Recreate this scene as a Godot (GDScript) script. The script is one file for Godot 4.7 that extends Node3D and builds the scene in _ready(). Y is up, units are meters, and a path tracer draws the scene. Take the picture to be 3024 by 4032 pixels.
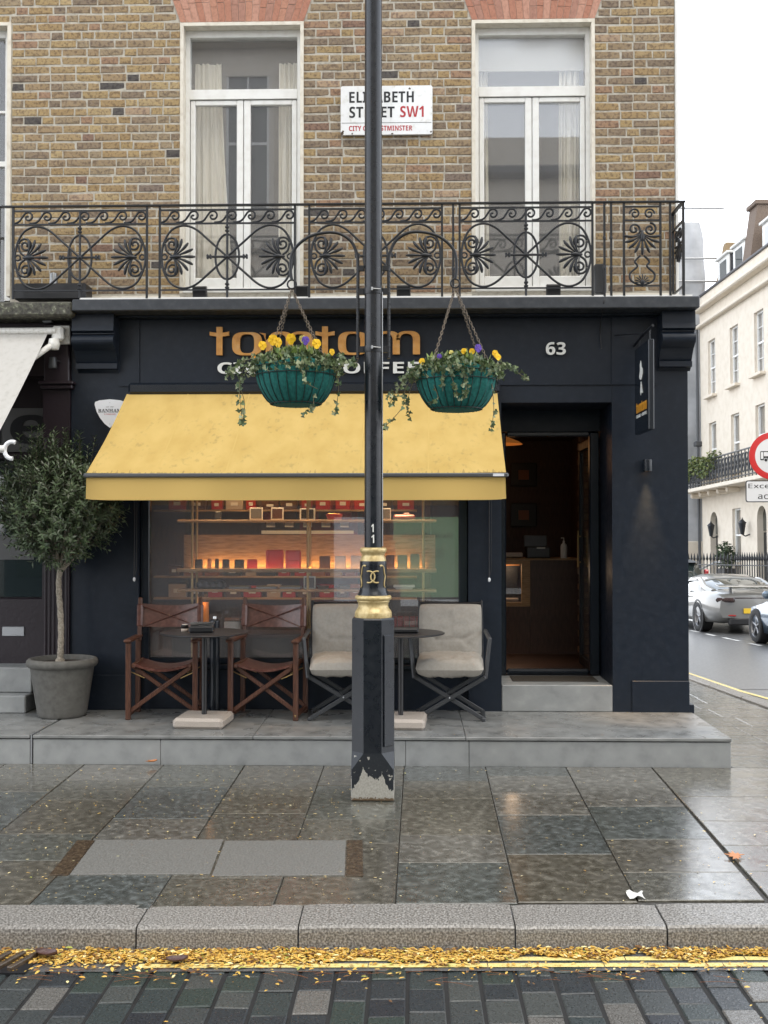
extends Node3D
# A corner coffee and cigar shop on a wet London pavement, built in metres: x runs along the shopfront, y up, z out into the street.
var M := {}
var counts := {}
var rng := RandomNumberGenerator.new()
# the side street falls away from the corner: its own frame (z_local runs back up the street)
var FR := Transform3D(Basis.from_euler(Vector3(-0.028, 0.051, 0)), Vector3(0, -0.12, 0))

class MB:
	var v := PackedVector3Array()
	var n := PackedVector3Array()
	var t := PackedVector2Array()
	var c := PackedColorArray()
	var i := PackedInt32Array()
	var col := Color(1, 1, 1)
	func tri(a: Vector3, b: Vector3, d: Vector3) -> void:
		var m := (b - a).cross(d - a).normalized()
		var k := v.size()
		v.append_array([a, b, d]); n.append_array([m, m, m]); c.append_array([col, col, col])
		t.append_array([Vector2(0, 0), Vector2(1, 0), Vector2(1, 1)])
		i.append_array([k, k + 2, k + 1])
	func quad(a: Vector3, b: Vector3, d: Vector3, e: Vector3) -> void:
		var m := (d - a).cross(e - b).normalized()
		var k := v.size()
		v.append_array([a, b, d, e]); n.append_array([m, m, m, m]); c.append_array([col, col, col, col])
		t.append_array([Vector2(0, 1), Vector2(1, 1), Vector2(1, 0), Vector2(0, 0)])
		i.append_array([k, k + 2, k + 1, k, k + 3, k + 2])
	func box(p: Vector3, s: Vector3, b := Basis()) -> MB:
		var h := s * 0.5
		var q := []
		for z in [-1, 1]:
			for y in [-1, 1]:
				for x in [-1, 1]:
					q.append(p + b * Vector3(h.x * x, h.y * y, h.z * z))
		quad(q[4], q[5], q[7], q[6]); quad(q[1], q[0], q[2], q[3]); quad(q[5], q[1], q[3], q[7])
		quad(q[0], q[4], q[6], q[2]); quad(q[6], q[7], q[3], q[2]); quad(q[0], q[1], q[5], q[4])
		return self
	func span(x0: float, x1: float, y0: float, y1: float, z0: float, z1: float) -> MB:
		return box(Vector3(x0 + x1, y0 + y1, z0 + z1) * 0.5, Vector3(absf(x1 - x0), absf(y1 - y0), absf(z1 - z0)))
	# box with chamfered edges
	func cbox(p: Vector3, s: Vector3, ch: float, b := Basis()) -> MB:
		var h := s * 0.5
		var g := Vector3(h.x - ch, h.y - ch, h.z - ch)
		var f := func(x, y, z): return p + b * Vector3(x, y, z)
		for d in [-1, 1]:
			_face(f.call(d * h.x, -g.y, -g.z), f.call(d * h.x, g.y, -g.z), f.call(d * h.x, g.y, g.z), f.call(d * h.x, -g.y, g.z), d)
			_face(f.call(-g.x, d * h.y, -g.z), f.call(-g.x, d * h.y, g.z), f.call(g.x, d * h.y, g.z), f.call(g.x, d * h.y, -g.z), d)
			_face(f.call(-g.x, -g.y, d * h.z), f.call(g.x, -g.y, d * h.z), f.call(g.x, g.y, d * h.z), f.call(-g.x, g.y, d * h.z), d)
			for e in [-1, 1]:
				_face(f.call(d * h.x, -g.y, e * g.z), f.call(d * h.x, g.y, e * g.z), f.call(d * g.x, g.y, e * h.z), f.call(d * g.x, -g.y, e * h.z), d * e)
				_face(f.call(-g.x, d * h.y, e * g.z), f.call(-g.x, d * g.y, e * h.z), f.call(g.x, d * g.y, e * h.z), f.call(g.x, d * h.y, e * g.z), d * e)
				_face(f.call(d * h.x, e * g.y, -g.z), f.call(d * g.x, e * h.y, -g.z), f.call(d * g.x, e * h.y, g.z), f.call(d * h.x, e * g.y, g.z), d * e)
				for w in [-1, 1]:
					var a = f.call(d * h.x, e * g.y, w * g.z); var q = f.call(d * g.x, e * h.y, w * g.z); var r = f.call(d * g.x, e * g.y, w * h.z)
					if d * e * w > 0: tri(a, q, r)
					else: tri(a, r, q)
		return self
	func _face(a: Vector3, b: Vector3, d: Vector3, e: Vector3, s: int) -> void:
		if s > 0: quad(a, b, d, e)
		else: quad(a, e, d, b)
	# smooth sheet from rows of points
	func sheet(rows: Array, close_u := false, flip := false) -> MB:
		var nr := rows.size(); var nc: int = rows[0].size()
		var k := v.size()
		var nn := PackedVector3Array(); nn.resize(nr * nc)
		var lim := nc if close_u else nc - 1
		for r in nr - 1:
			for q in lim:
				var q2 := (q + 1) % nc
				var a: Vector3 = rows[r][q]; var b: Vector3 = rows[r][q2]; var d: Vector3 = rows[r + 1][q2]; var e: Vector3 = rows[r + 1][q]
				var m := (d - a).cross(e - b)
				if flip: m = -m
				for w in [r * nc + q, r * nc + q2, (r + 1) * nc + q2, (r + 1) * nc + q]: nn[w] += m
				var i0 := k + r * nc + q; var i1 := k + r * nc + q2; var i2 := k + (r + 1) * nc + q2; var i3 := k + (r + 1) * nc + q
				if flip: i.append_array([i0, i1, i2, i0, i2, i3])
				else: i.append_array([i0, i2, i1, i0, i3, i2])
		for r in nr:
			for q in nc:
				v.append(rows[r][q]); n.append(nn[r * nc + q].normalized()); c.append(col)
				t.append(Vector2(float(q) / maxf(1, nc - 1), float(r) / maxf(1, nr - 1)))
		return self
	# round bar along points; rad is a number or a list
	func tube(p: Array, rad, sides := 6, closed := false) -> MB:
		var rows := []
		var np := p.size()
		var up := Vector3(0.013, 0.021, 1).normalized()
		for k in np:
			var a: Vector3 = p[k - 1] if k > 0 else (p[np - 1] if closed else p[k]); var b: Vector3 = p[k + 1] if k < np - 1 else (p[0] if closed else p[k])
			var d := (b - a).normalized()
			if absf(d.dot(up)) > 0.95: up = Vector3(0.3, 1, 0.2).normalized() if absf(d.y) < 0.8 else Vector3(1, 0.1, 0.2).normalized()
			var x := d.cross(up).normalized(); var y := x.cross(d)
			up = y
			var r: float = rad[k] if rad is Array else rad
			var row := PackedVector3Array()
			for s in sides:
				var w := TAU * s / sides
				row.append(p[k] + (x * cos(w) + y * sin(w)) * r)
			rows.append(row)
		if closed: rows.append(rows[0])
		sheet(rows, true, true)
		if not closed:
			for e in 2:
				var row: PackedVector3Array = rows[0] if e == 0 else rows[np - 1]
				for s in range(1, sides - 1):
					if e == 0: tri(row[0], row[s], row[s + 1])
					else: tri(row[0], row[s + 1], row[s])
		return self
	# turned shape: profile of (radius, height) from bottom to top
	func lathe(o: Vector3, pr: Array, seg := 24) -> MB:
		var rows := []
		for q in pr:
			var row := PackedVector3Array()
			for s in seg:
				var w := -TAU * s / seg
				row.append(o + Vector3(cos(w) * q.x, q.y, sin(w) * q.x))
			rows.append(row)
		return sheet(rows, true)
	# flat outline extruded from z0 to z1 (outline counter-clockwise in x, y)
	func prism(poly: PackedVector2Array, z0: float, z1: float, xf := Transform3D()) -> MB:
		if Geometry2D.is_polygon_clockwise(poly): poly.reverse()
		var ix := Geometry2D.triangulate_polygon(poly)
		for k in range(0, ix.size(), 3):
			var a := poly[ix[k]]; var b := poly[ix[k + 1]]; var d := poly[ix[k + 2]]
			if (b - a).cross(d - a) < 0: var w := b; b = d; d = w
			tri(xf * Vector3(a.x, a.y, z1), xf * Vector3(b.x, b.y, z1), xf * Vector3(d.x, d.y, z1))
			tri(xf * Vector3(a.x, a.y, z0), xf * Vector3(d.x, d.y, z0), xf * Vector3(b.x, b.y, z0))
		for k in poly.size():
			var a := poly[k]; var b := poly[(k + 1) % poly.size()]
			quad(xf * Vector3(a.x, a.y, z0), xf * Vector3(b.x, b.y, z0), xf * Vector3(b.x, b.y, z1), xf * Vector3(a.x, a.y, z1))
		return self
	func mesh() -> ArrayMesh:
		var a := []; a.resize(Mesh.ARRAY_MAX)
		a[Mesh.ARRAY_VERTEX] = v; a[Mesh.ARRAY_NORMAL] = n; a[Mesh.ARRAY_TEX_UV] = t; a[Mesh.ARRAY_COLOR] = c; a[Mesh.ARRAY_INDEX] = i
		var m := ArrayMesh.new()
		m.add_surface_from_arrays(Mesh.PRIMITIVE_TRIANGLES, a)
		return m

# ---- naming and placing
func numbered(parent: Node, called: String) -> String:
	var key := str(parent.get_instance_id()) + called
	var k: int = counts.get(key, 0)
	counts[key] = k + 1
	return called if k == 0 else "%s_%03d" % [called, k]

func put(parent: Node, called: String, mesh, material, xf := Transform3D()) -> MeshInstance3D:
	var o := MeshInstance3D.new()
	o.name = numbered(parent, called)
	o.mesh = mesh.mesh() if mesh is MB else mesh
	if material is String: material = M[material]
	o.material_override = material
	o.transform = xf
	parent.add_child(o, true)
	return o

func tag(o: Node, label: String, category: String, group := "") -> Node:
	o.set_meta("label", label); o.set_meta("category", category)
	if group: o.set_meta("group", group)
	return o

func thing(called: String, label: String, category: String, at := Vector3.ZERO, turn := 0.0, group := "") -> Node3D:
	var o := Node3D.new()
	o.name = numbered(self, called)
	o.position = at; o.rotation.y = turn
	add_child(o, true)
	tag(o, label, category, group)
	return o

func part(parent: Node, called: String, at := Vector3.ZERO) -> Node3D:
	var o := Node3D.new()
	o.name = numbered(parent, called)
	o.position = at
	parent.add_child(o, true)
	return o

func structure(called: String, mesh, material) -> MeshInstance3D:
	var o := put(self, called, mesh, material)
	o.set_meta("kind", "structure")
	return o

func single(called: String, label: String, category: String, mesh, material, at := Vector3.ZERO, group := "") -> MeshInstance3D:
	var o := put(self, called, mesh, material, Transform3D(Basis(), at))
	tag(o, label, category, group)
	return o

func lettering(parent: Node, called: String, words: String, p: Vector3, w: float, h: float, material, o := {}) -> MeshInstance3D:
	var f := SystemFont.new()
	f.font_names = PackedStringArray([o.get("font", "Droid Sans")])
	f.font_weight = o.get("weight", 400)
	var tm := TextMesh.new()
	tm.text = words; tm.font = f; tm.font_size = 64; tm.pixel_size = 0.01; tm.depth = 0.01; tm.curve_step = 1.0
	tm.horizontal_alignment = HORIZONTAL_ALIGNMENT_LEFT
	var ab := tm.get_aabb()
	var sc := Vector3(w / ab.size.x, h / ab.size.y, o.get("depth", 0.004) / 0.01)
	var x := Transform3D(Basis.from_scale(sc), Vector3.ZERO)
	x.origin = Vector3(-ab.position.x * sc.x, -ab.position.y * sc.y, -ab.position.z * sc.z)
	var xf: Transform3D = o.get("xf", Transform3D())
	return put(parent, called, tm, material, xf * Transform3D(Basis(), p) * x)

# the same lettering, each character a part
func letters(parent: Node, words: String, p: Vector3, w: float, h: float, material, o := {}) -> void:
	var f := SystemFont.new()
	f.font_names = PackedStringArray([o.get("font", "Droid Sans")])
	f.font_weight = o.get("weight", 400)
	var full := TextMesh.new()
	full.text = words; full.font = f; full.font_size = 64; full.pixel_size = 0.01; full.horizontal_alignment = HORIZONTAL_ALIGNMENT_LEFT
	var ab := full.get_aabb()
	var sc := Vector3(w / ab.size.x, h / ab.size.y, o.get("depth", 0.004) / 0.01)
	for k in words.length():
		var tm := TextMesh.new()
		tm.text = words[k]; tm.font = f; tm.font_size = 64; tm.pixel_size = 0.01; tm.depth = 0.01; tm.curve_step = 1.0; tm.horizontal_alignment = HORIZONTAL_ALIGNMENT_LEFT
		var adv: float = f.get_string_size(words.substr(0, k), HORIZONTAL_ALIGNMENT_LEFT, -1, 64).x * 0.01
		put(parent, "letter", tm, material, Transform3D(Basis.from_scale(sc), p + Vector3((adv - ab.position.x) * sc.x, -ab.position.y * sc.y, 0.005 * sc.z)))

# ---- materials
func lin(r: float, g: float, b: float) -> Color:
	return Color(r, g, b).linear_to_srgb()

func noise_image(sd: int, freq: float, size := 512, octaves := 4, kind := FastNoiseLite.TYPE_SIMPLEX_SMOOTH) -> Image:
	var f := FastNoiseLite.new()
	f.seed = sd; f.frequency = freq; f.noise_type = kind; f.fractal_octaves = octaves
	return f.get_seamless_image(size, size)

# colour texture from a noise picture and a list of [position, linear colour]
func ramp(im: Image, stops: Array) -> ImageTexture:
	var lut := PackedByteArray(); lut.resize(256 * 3)
	for k in 256:
		var x := k / 255.0
		var cc: Color = stops[0][1]
		for s in stops.size() - 1:
			if x >= stops[s][0]:
				cc = (stops[s][1] as Color).lerp(stops[s + 1][1], clampf((x - stops[s][0]) / maxf(1e-4, stops[s + 1][0] - stops[s][0]), 0, 1))
		cc = cc.linear_to_srgb()
		lut[k * 3] = int(clampf(cc.r, 0, 1) * 255); lut[k * 3 + 1] = int(clampf(cc.g, 0, 1) * 255); lut[k * 3 + 2] = int(clampf(cc.b, 0, 1) * 255)
	var d := im.get_data()
	var out := PackedByteArray(); out.resize(d.size() * 3)
	for k in d.size():
		var w := d[k] * 3
		out[k * 3] = lut[w]; out[k * 3 + 1] = lut[w + 1]; out[k * 3 + 2] = lut[w + 2]
	return ImageTexture.create_from_image(Image.create_from_data(im.get_width(), im.get_height(), false, Image.FORMAT_RGB8, out))

# plain (linear) data texture with its range squeezed
func data_tex(im: Image, lo: float, hi: float, gamma := 1.0) -> ImageTexture:
	var d := im.get_data()
	var lut := PackedByteArray(); lut.resize(256)
	for k in 256: lut[k] = int(clampf(lo + (hi - lo) * pow(k / 255.0, gamma), 0, 1) * 255)
	for k in d.size(): d[k] = lut[d[k]]
	return ImageTexture.create_from_image(Image.create_from_data(im.get_width(), im.get_height(), false, Image.FORMAT_L8, d))

func mk(key: String, colour: Color, rough: float, o := {}) -> StandardMaterial3D:
	var m := StandardMaterial3D.new()
	m.resource_name = key
	m.albedo_color = colour; m.roughness = rough
	m.metallic = o.get("metal", 0.0); m.metallic_specular = o.get("spec", 0.5)
	if o.has("tex"): m.albedo_texture = o.tex
	if o.has("rtex"): m.roughness_texture = o.rtex; m.roughness = 1.0
	if o.has("bump"):
		m.heightmap_enabled = true; m.heightmap_texture = o.bump; m.heightmap_scale = o.get("cm", 0.2)
	if o.has("size"):
		m.uv1_triplanar = true; m.uv1_world_triplanar = o.get("world", true)
		var s: float = 1.0 / o.size
		m.uv1_scale = o.get("scale3", Vector3(s, s, s))
	if o.has("coat"):
		m.clearcoat_enabled = true; m.clearcoat = o.coat; m.clearcoat_roughness = o.get("coat_r", 0.1)
		if o.has("coat_tex"): m.clearcoat_texture = o.coat_tex
	if o.has("alpha"):
		m.transparency = BaseMaterial3D.TRANSPARENCY_ALPHA; m.albedo_color.a = o.alpha
	if o.has("emit"):
		m.emission_enabled = true; m.emission = o.emit; m.emission_energy_multiplier = o.get("power", 1.0)
	if o.get("vc", false): m.vertex_color_use_as_albedo = true
	if o.has("back"):
		m.backlight_enabled = true; m.backlight = o.back
	m.cull_mode = BaseMaterial3D.CULL_DISABLED
	M[key] = m
	return m

func make_materials() -> void:
	var fine := noise_image(3, 0.09, 256, 3)
	var mid := noise_image(5, 0.02, 512, 5)
	var big := noise_image(7, 0.008, 512, 4)
	var cell := noise_image(11, 0.12, 256, 2, FastNoiseLite.TYPE_CELLULAR)
	var t_fine := data_tex(fine, 0.0, 1.0)
	var t_mid := data_tex(mid, 0.0, 1.0)
	var t_big := data_tex(big, 0.0, 1.0)
	var t_cell := data_tex(cell, 0.0, 1.0)
	var W := Color(1, 1, 1)
	# bricks: one mottle shared by all the tones
	var mot := ramp(noise_image(21, 0.022, 512, 5), [[0.0, Color(0.4, 0.36, 0.36)], [0.3, Color(0.66, 0.6, 0.56)], [0.45, Color(0.9, 0.82, 0.72)], [0.55, Color(1.0, 0.97, 0.9)], [0.68, Color(1.0, 0.88, 0.66)], [0.8, Color(1.0, 0.98, 0.95)], [1.0, Color(0.85, 0.72, 0.66)]])
	var tones := TONES
	for k in tones.size():
		mk("brick%d" % k, lin(tones[k][0] * 1.15, tones[k][1] * 1.15, tones[k][2] * 1.15), 0.85, {"tex": mot, "size": 0.42 + 0.05 * (k % 4), "bump": t_mid, "cm": 0.25, "spec": 0.35})
	mk("brick_mix", W, 0.85, {"tex": mot, "size": 0.5, "bump": t_mid, "cm": 0.35, "spec": 0.35, "vc": true})
	mk("soot_brick", lin(0.035, 0.035, 0.042), 0.8, {"tex": mot, "size": 0.4})
	mk("mortar", W, 0.95, {"tex": ramp(mid, [[0.0, Color(0.27, 0.245, 0.2)], [0.4, Color(0.44, 0.405, 0.34)], [1.0, Color(0.54, 0.51, 0.44)]]), "size": 0.7, "bump": t_mid, "cm": 0.3})
	for k in 4:
		var q: Array = [[0.46, 0.225, 0.15], [0.42, 0.19, 0.125], [0.5, 0.265, 0.19], [0.39, 0.2, 0.145]][k]
		mk("red_brick%d" % k, lin(q[0], q[1], q[2]), 0.8, {"tex": ramp(mid, [[0.0, Color(0.7, 0.66, 0.64)], [0.6, Color(1, 1, 1)]]), "size": 0.3 + 0.06 * k})
	mk("lime", lin(0.55, 0.45, 0.38), 0.95)
	mk("white_paint", W, 0.42, {"tex": ramp(mid, [[0.0, Color(0.74, 0.73, 0.69)], [0.6, Color(0.82, 0.815, 0.79)]]), "size": 1.3})
	mk("cream_paint", W, 0.6, {"tex": ramp(mid, [[0.0, Color(0.56, 0.5, 0.41)], [0.5, Color(0.72, 0.67, 0.57)], [1.0, Color(0.76, 0.72, 0.63)]]), "size": 1.1, "bump": t_fine, "cm": 0.05})
	# shopfront paint, a worn satin blue black with faint streaks of dirt
	var streak := noise_image(31, 0.02, 512, 4)
	mk("shop_black", W, 0.5, {"tex": ramp(streak, [[0.0, Color(0.0095, 0.0143, 0.0235)], [0.6, Color(0.011, 0.0165, 0.027)], [0.85, Color(0.0132, 0.019, 0.03)], [1.0, Color(0.02, 0.026, 0.035)]]), "size": 0.9, "rtex": data_tex(mid, 0.34, 0.5), "bump": t_mid, "cm": 0.03, "spec": 0.42})
	mk("shop_gloss", lin(0.008, 0.0118, 0.018), 0.26, {"bump": t_big, "cm": 0.05, "size": 0.8})
	mk("cornice_grey", W, 0.55, {"tex": ramp(streak, [[0.0, Color(0.025, 0.029, 0.036)], [0.6, Color(0.036, 0.041, 0.049)], [1.0, Color(0.055, 0.06, 0.066)]]), "size": 1.0, "rtex": data_tex(mid, 0.3, 0.65)})
	mk("iron", lin(0.012, 0.014, 0.018), 0.38, {"bump": t_fine, "cm": 0.04, "size": 0.12})
	mk("post_black", W, 0.3, {"tex": ramp(mid, [[0.0, Color(0.007, 0.009, 0.0135)], [0.7, Color(0.0095, 0.012, 0.017)], [0.88, Color(0.013, 0.0155, 0.02)], [1.0, Color(0.04, 0.042, 0.045)]]), "size": 0.8, "rtex": data_tex(mid, 0.22, 0.4), "bump": t_fine, "cm": 0.02})
	mk("gold_paint", W, 0.36, {"tex": ramp(mid, [[0.0, Color(0.36, 0.25, 0.1)], [0.5, Color(0.56, 0.43, 0.2)], [1.0, Color(0.66, 0.54, 0.28)]]), "size": 0.3, "metal": 0.25, "bump": t_fine, "cm": 0.03})
	mk("zinc", lin(0.4, 0.41, 0.42), 0.35, {"metal": 0.8})
	mk("steel", lin(0.55, 0.56, 0.57), 0.3, {"metal": 1.0})
	mk("rusty_chain", W, 0.6, {"tex": ramp(fine, [[0.0, Color(0.08, 0.045, 0.025)], [0.5, Color(0.2, 0.16, 0.12)], [1.0, Color(0.34, 0.32, 0.28)]]), "size": 0.06, "metal": 0.4})
	mk("glass", W, 0.0, {"alpha": 0.03})
	mk("opaque_dark_glass", lin(0.02, 0.03, 0.03), 0.04, {"coat": 1.0, "coat_r": 0.02})  # opaque; in house windows this near-black stands in for shaded rooms behind
	mk("brown_room", lin(0.085, 0.055, 0.04), 0.8)
	mk("sett_joint", lin(0.012, 0.011, 0.01), 0.8)
	mk("bare_room", lin(0.16, 0.15, 0.13), 0.9)
	mk("pale_room", lin(0.34, 0.32, 0.28), 0.9)
	mk("curtain", lin(0.82, 0.78, 0.66), 0.9, {"back": Color(0.3, 0.28, 0.22), "bump": t_fine, "cm": 0.05, "size": 0.2})
	mk("blind", lin(0.5, 0.48, 0.42), 0.9)
	# letters and signs
	mk("bronze_letter", W, 0.34, {"tex": ramp(big, [[0.0, Color(0.55, 0.25, 0.07)], [0.5, Color(0.68, 0.34, 0.09)], [1.0, Color(0.7, 0.4, 0.17)]]), "size": 0.5, "metal": 0.2})
	mk("white_letter", lin(0.82, 0.82, 0.78), 0.35)
	mk("enamel_white", W, 0.12, {"tex": ramp(mid, [[0.0, Color(0.5, 0.44, 0.36)], [0.14, Color(0.72, 0.72, 0.69)], [0.4, Color(0.8, 0.81, 0.81)], [1.0, Color(0.83, 0.84, 0.84)]]), "size": 0.9, "coat": 0.5})
	mk("sign_black", lin(0.015, 0.016, 0.02), 0.3)
	mk("sign_red", lin(0.45, 0.03, 0.04), 0.3)
	mk("traffic_red", lin(0.62, 0.03, 0.03), 0.3)
	mk("acrylic_white", lin(0.8, 0.81, 0.83), 0.15, {"coat": 1.0, "coat_r": 0.05})
	mk("logo_orange", lin(0.75, 0.33, 0.03), 0.4)
	mk("poster_green", lin(0.36, 0.58, 0.31), 0.6)
	mk("poster_ink", lin(0.03, 0.06, 0.03), 0.6)
	mk("poster_grey", lin(0.7, 0.73, 0.75), 0.5)
	# street
	var slab_bump := data_tex(noise_image(41, 0.09, 512, 4), 0, 1)
	var wet := data_tex(noise_image(43, 0.014, 512, 6), 0.08, 0.42)
	var tone := [[0.098, 0.093, 0.075], [0.09, 0.091, 0.077], [0.083, 0.089, 0.083], [0.106, 0.097, 0.075], [0.093, 0.084, 0.065], [0.08, 0.085, 0.076], [0.122, 0.115, 0.098]]
	for k in tone.size():
		var q: Array = tone[k]
		mk("slab%d" % k, lin(1, 1, 1), 0.3, {"tex": ramp(noise_image(50 + k, 0.04, 512, 6), [[0.0, Color(q[0] * 0.5, q[1] * 0.48, q[2] * 0.44)], [0.4, Color(q[0] * 0.88, q[1] * 0.87, q[2] * 0.85)], [0.62, Color(q[0] * 1.15, q[1] * 1.15, q[2] * 1.16)], [0.8, Color(q[0] * 1.75, q[1] * 1.76, q[2] * 1.8)], [1.0, Color(q[0] * 2.3, q[1] * 2.3, q[2] * 2.3)]]), "size": 1.1 + 0.09 * k, "rtex": wet, "bump": slab_bump, "cm": 0.03, "spec": 0.55, "coat": 0.85, "coat_r": 0.15})
	mk("joint", W, 0.7, {"tex": ramp(mid, [[0.0, Color(0.02, 0.018, 0.015)], [0.6, Color(0.05, 0.045, 0.038)], [1.0, Color(0.09, 0.085, 0.075)]]), "size": 0.5, "bump": t_mid, "cm": 0.3})
	mk("cover_concrete", W, 0.5, {"tex": ramp(fine, [[0.0, Color(0.1, 0.096, 0.087)], [0.5, Color(0.16, 0.155, 0.142)], [1.0, Color(0.23, 0.225, 0.21)]]), "size": 0.35, "rtex": data_tex(mid, 0.25, 0.6), "bump": t_fine, "cm": 0.12})
	mk("rust_iron", W, 0.6, {"tex": ramp(mid, [[0.0, Color(0.03, 0.02, 0.012)], [0.6, Color(0.07, 0.048, 0.03)], [1.0, Color(0.12, 0.085, 0.05)]]), "size": 0.4, "rtex": wet})
	var speck := ramp(noise_image(13, 0.075, 512, 4), [[0.0, Color(0.04, 0.037, 0.035)], [0.3, Color(0.13, 0.122, 0.113)], [0.5, Color(0.23, 0.217, 0.2)], [0.7, Color(0.36, 0.345, 0.325)], [1.0, Color(0.55, 0.53, 0.5)]])
	for k in 3:
		mk("kerb%d" % k, lin(0.95 - 0.05 * k, 0.94 - 0.05 * k, 0.92 - 0.05 * k), 0.4, {"tex": speck, "size": 0.5 + 0.07 * k, "rtex": data_tex(mid, 0.2, 0.5), "bump": t_fine, "cm": 0.06})
	for k in 6:
		var q: Array = [[0.034, 0.043, 0.043], [0.027, 0.032, 0.036], [0.044, 0.049, 0.049], [0.032, 0.044, 0.039], [0.023, 0.026, 0.031], [0.058, 0.063, 0.06]][k]
		mk("sett%d" % k, W, 0.3, {"tex": ramp(noise_image(70 + k, 0.07, 256, 4), [[0.0, Color(q[0] * 0.6, q[1] * 0.6, q[2] * 0.6)], [0.55, Color(q[0], q[1], q[2])], [1.0, Color(q[0] * 1.9, q[1] * 1.9, q[2] * 1.9)]]), "size": 0.25, "rtex": data_tex(mid, 0.16, 0.5), "bump": t_fine, "cm": 0.12})
	mk("sett_granite", lin(0.5, 0.5, 0.49), 0.35, {"tex": speck, "size": 0.34, "bump": t_fine, "cm": 0.1, "rtex": data_tex(mid, 0.12, 0.45)})
	mk("asphalt", W, 0.3, {"tex": ramp(fine, [[0.0, Color(0.06, 0.061, 0.063)], [0.5, Color(0.1, 0.101, 0.103)], [1.0, Color(0.16, 0.16, 0.16)]]), "size": 0.3, "rtex": data_tex(big, 0.3, 0.5), "bump": t_fine, "cm": 0.04, "spec": 0.6, "coat": 0.9, "coat_r": 0.3})
	mk("yellow_line", W, 0.45, {"tex": ramp(mid, [[0.0, Color(0.35, 0.26, 0.08)], [0.35, Color(0.7, 0.56, 0.2)], [1.0, Color(0.78, 0.65, 0.28)]]), "size": 0.25})
	mk("white_line", lin(0.62, 0.62, 0.6), 0.5)
	mk("leaf_litter", W, 0.5, {"vc": true, "back": Color(0.18, 0.14, 0.05)})
	mk("brown_leaf", lin(0.09, 0.045, 0.04), 0.45)
	mk("orange_leaf", lin(0.5, 0.2, 0.07), 0.5, {"back": Color(0.2, 0.1, 0.03)})
	mk("step_stone", W, 0.5, {"tex": ramp(noise_image(81, 0.012, 512, 5), [[0.0, Color(0.21, 0.217, 0.217)], [0.35, Color(0.262, 0.27, 0.268)], [0.7, Color(0.285, 0.293, 0.29)], [1.0, Color(0.33, 0.338, 0.333)]]), "size": 1.3, "rtex": data_tex(mid, 0.25, 0.7), "bump": t_fine, "cm": 0.05})
	mk("step_wet", W, 0.3, {"tex": ramp(noise_image(83, 0.012, 512, 5), [[0.0, Color(0.13, 0.132, 0.129)], [0.4, Color(0.19, 0.194, 0.19)], [1.0, Color(0.25, 0.254, 0.249)]]), "size": 1.4, "rtex": data_tex(big, 0.12, 0.6), "bump": t_fine, "cm": 0.04})
	mk("coir", W, 1.0, {"tex": ramp(fine, [[0.0, Color(0.03, 0.026, 0.02)], [1.0, Color(0.1, 0.08, 0.06)]]), "size": 0.08, "bump": t_fine, "cm": 0.5})
	mk("moss_stone", W, 0.8, {"tex": ramp(mid, [[0.0, Color(0.025, 0.024, 0.02)], [0.5, Color(0.07, 0.067, 0.055)], [0.75, Color(0.11, 0.115, 0.08)], [1.0, Color(0.4, 0.38, 0.33)]]), "size": 0.6, "bump": t_mid, "cm": 0.6})
	mk("purple_paint", lin(0.015, 0.008, 0.0125), 0.42, {"bump": t_mid, "cm": 0.08, "size": 0.5})
	# furniture and fabric
	mk("teak", W, 0.42, {"tex": ramp(noise_image(91, 0.02, 256, 4), [[0.0, Color(0.045, 0.018, 0.011)], [0.5, Color(0.092, 0.036, 0.02)], [1.0, Color(0.14, 0.06, 0.033)]]), "size": 0.5, "scale3": Vector3(12, 1.5, 12)})
	mk("leather", W, 0.3, {"tex": ramp(mid, [[0.0, Color(0.06, 0.02, 0.014)], [0.5, Color(0.11, 0.037, 0.025)], [1.0, Color(0.19, 0.085, 0.06)]]), "size": 0.5, "bump": t_fine, "cm": 0.05, "coat": 0.3, "coat_r": 0.35})
	mk("brass", lin(0.42, 0.29, 0.13), 0.35, {"metal": 1.0})
	mk("grey_cloth", W, 0.95, {"tex": ramp(mid, [[0.0, Color(0.31, 0.287, 0.25)], [0.5, Color(0.345, 0.322, 0.285)], [1.0, Color(0.375, 0.352, 0.315)]]), "size": 0.35, "bump": t_fine, "cm": 0.12})
	mk("grey_metal", lin(0.06, 0.063, 0.068), 0.42, {"metal": 0.3})
	mk("table_black", lin(0.022, 0.022, 0.024), 0.35, {"bump": t_fine, "cm": 0.03, "size": 0.2})
	mk("pink_granite", lin(0.78, 0.75, 0.71), 0.45, {"tex": ramp(cell, [[0.0, Color(0.16, 0.14, 0.13)], [0.3, Color(0.5, 0.45, 0.41)], [1.0, Color(0.75, 0.71, 0.66)]]), "size": 0.13})
	mk("black_plastic", lin(0.014, 0.014, 0.016), 0.4)
	mk("pot_clay", W, 0.85, {"tex": ramp(mid, [[0.0, Color(0.075, 0.072, 0.064)], [0.5, Color(0.108, 0.104, 0.094)], [1.0, Color(0.14, 0.136, 0.124)]]), "size": 0.7, "bump": t_mid, "cm": 0.15})
	mk("soil", W, 1.0, {"tex": ramp(fine, [[0.0, Color(0.015, 0.01, 0.008)], [1.0, Color(0.1, 0.06, 0.04)]]), "size": 0.12, "bump": t_fine, "cm": 1.5})
	mk("bark", W, 0.9, {"tex": ramp(mid, [[0.0, Color(0.12, 0.1, 0.075)], [0.5, Color(0.28, 0.245, 0.195)], [1.0, Color(0.4, 0.36, 0.3)]]), "size": 0.25, "bump": t_mid, "cm": 0.5})
	mk("leaves", W, 0.5, {"vc": true, "back": Color(0.16, 0.2, 0.08)})
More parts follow.
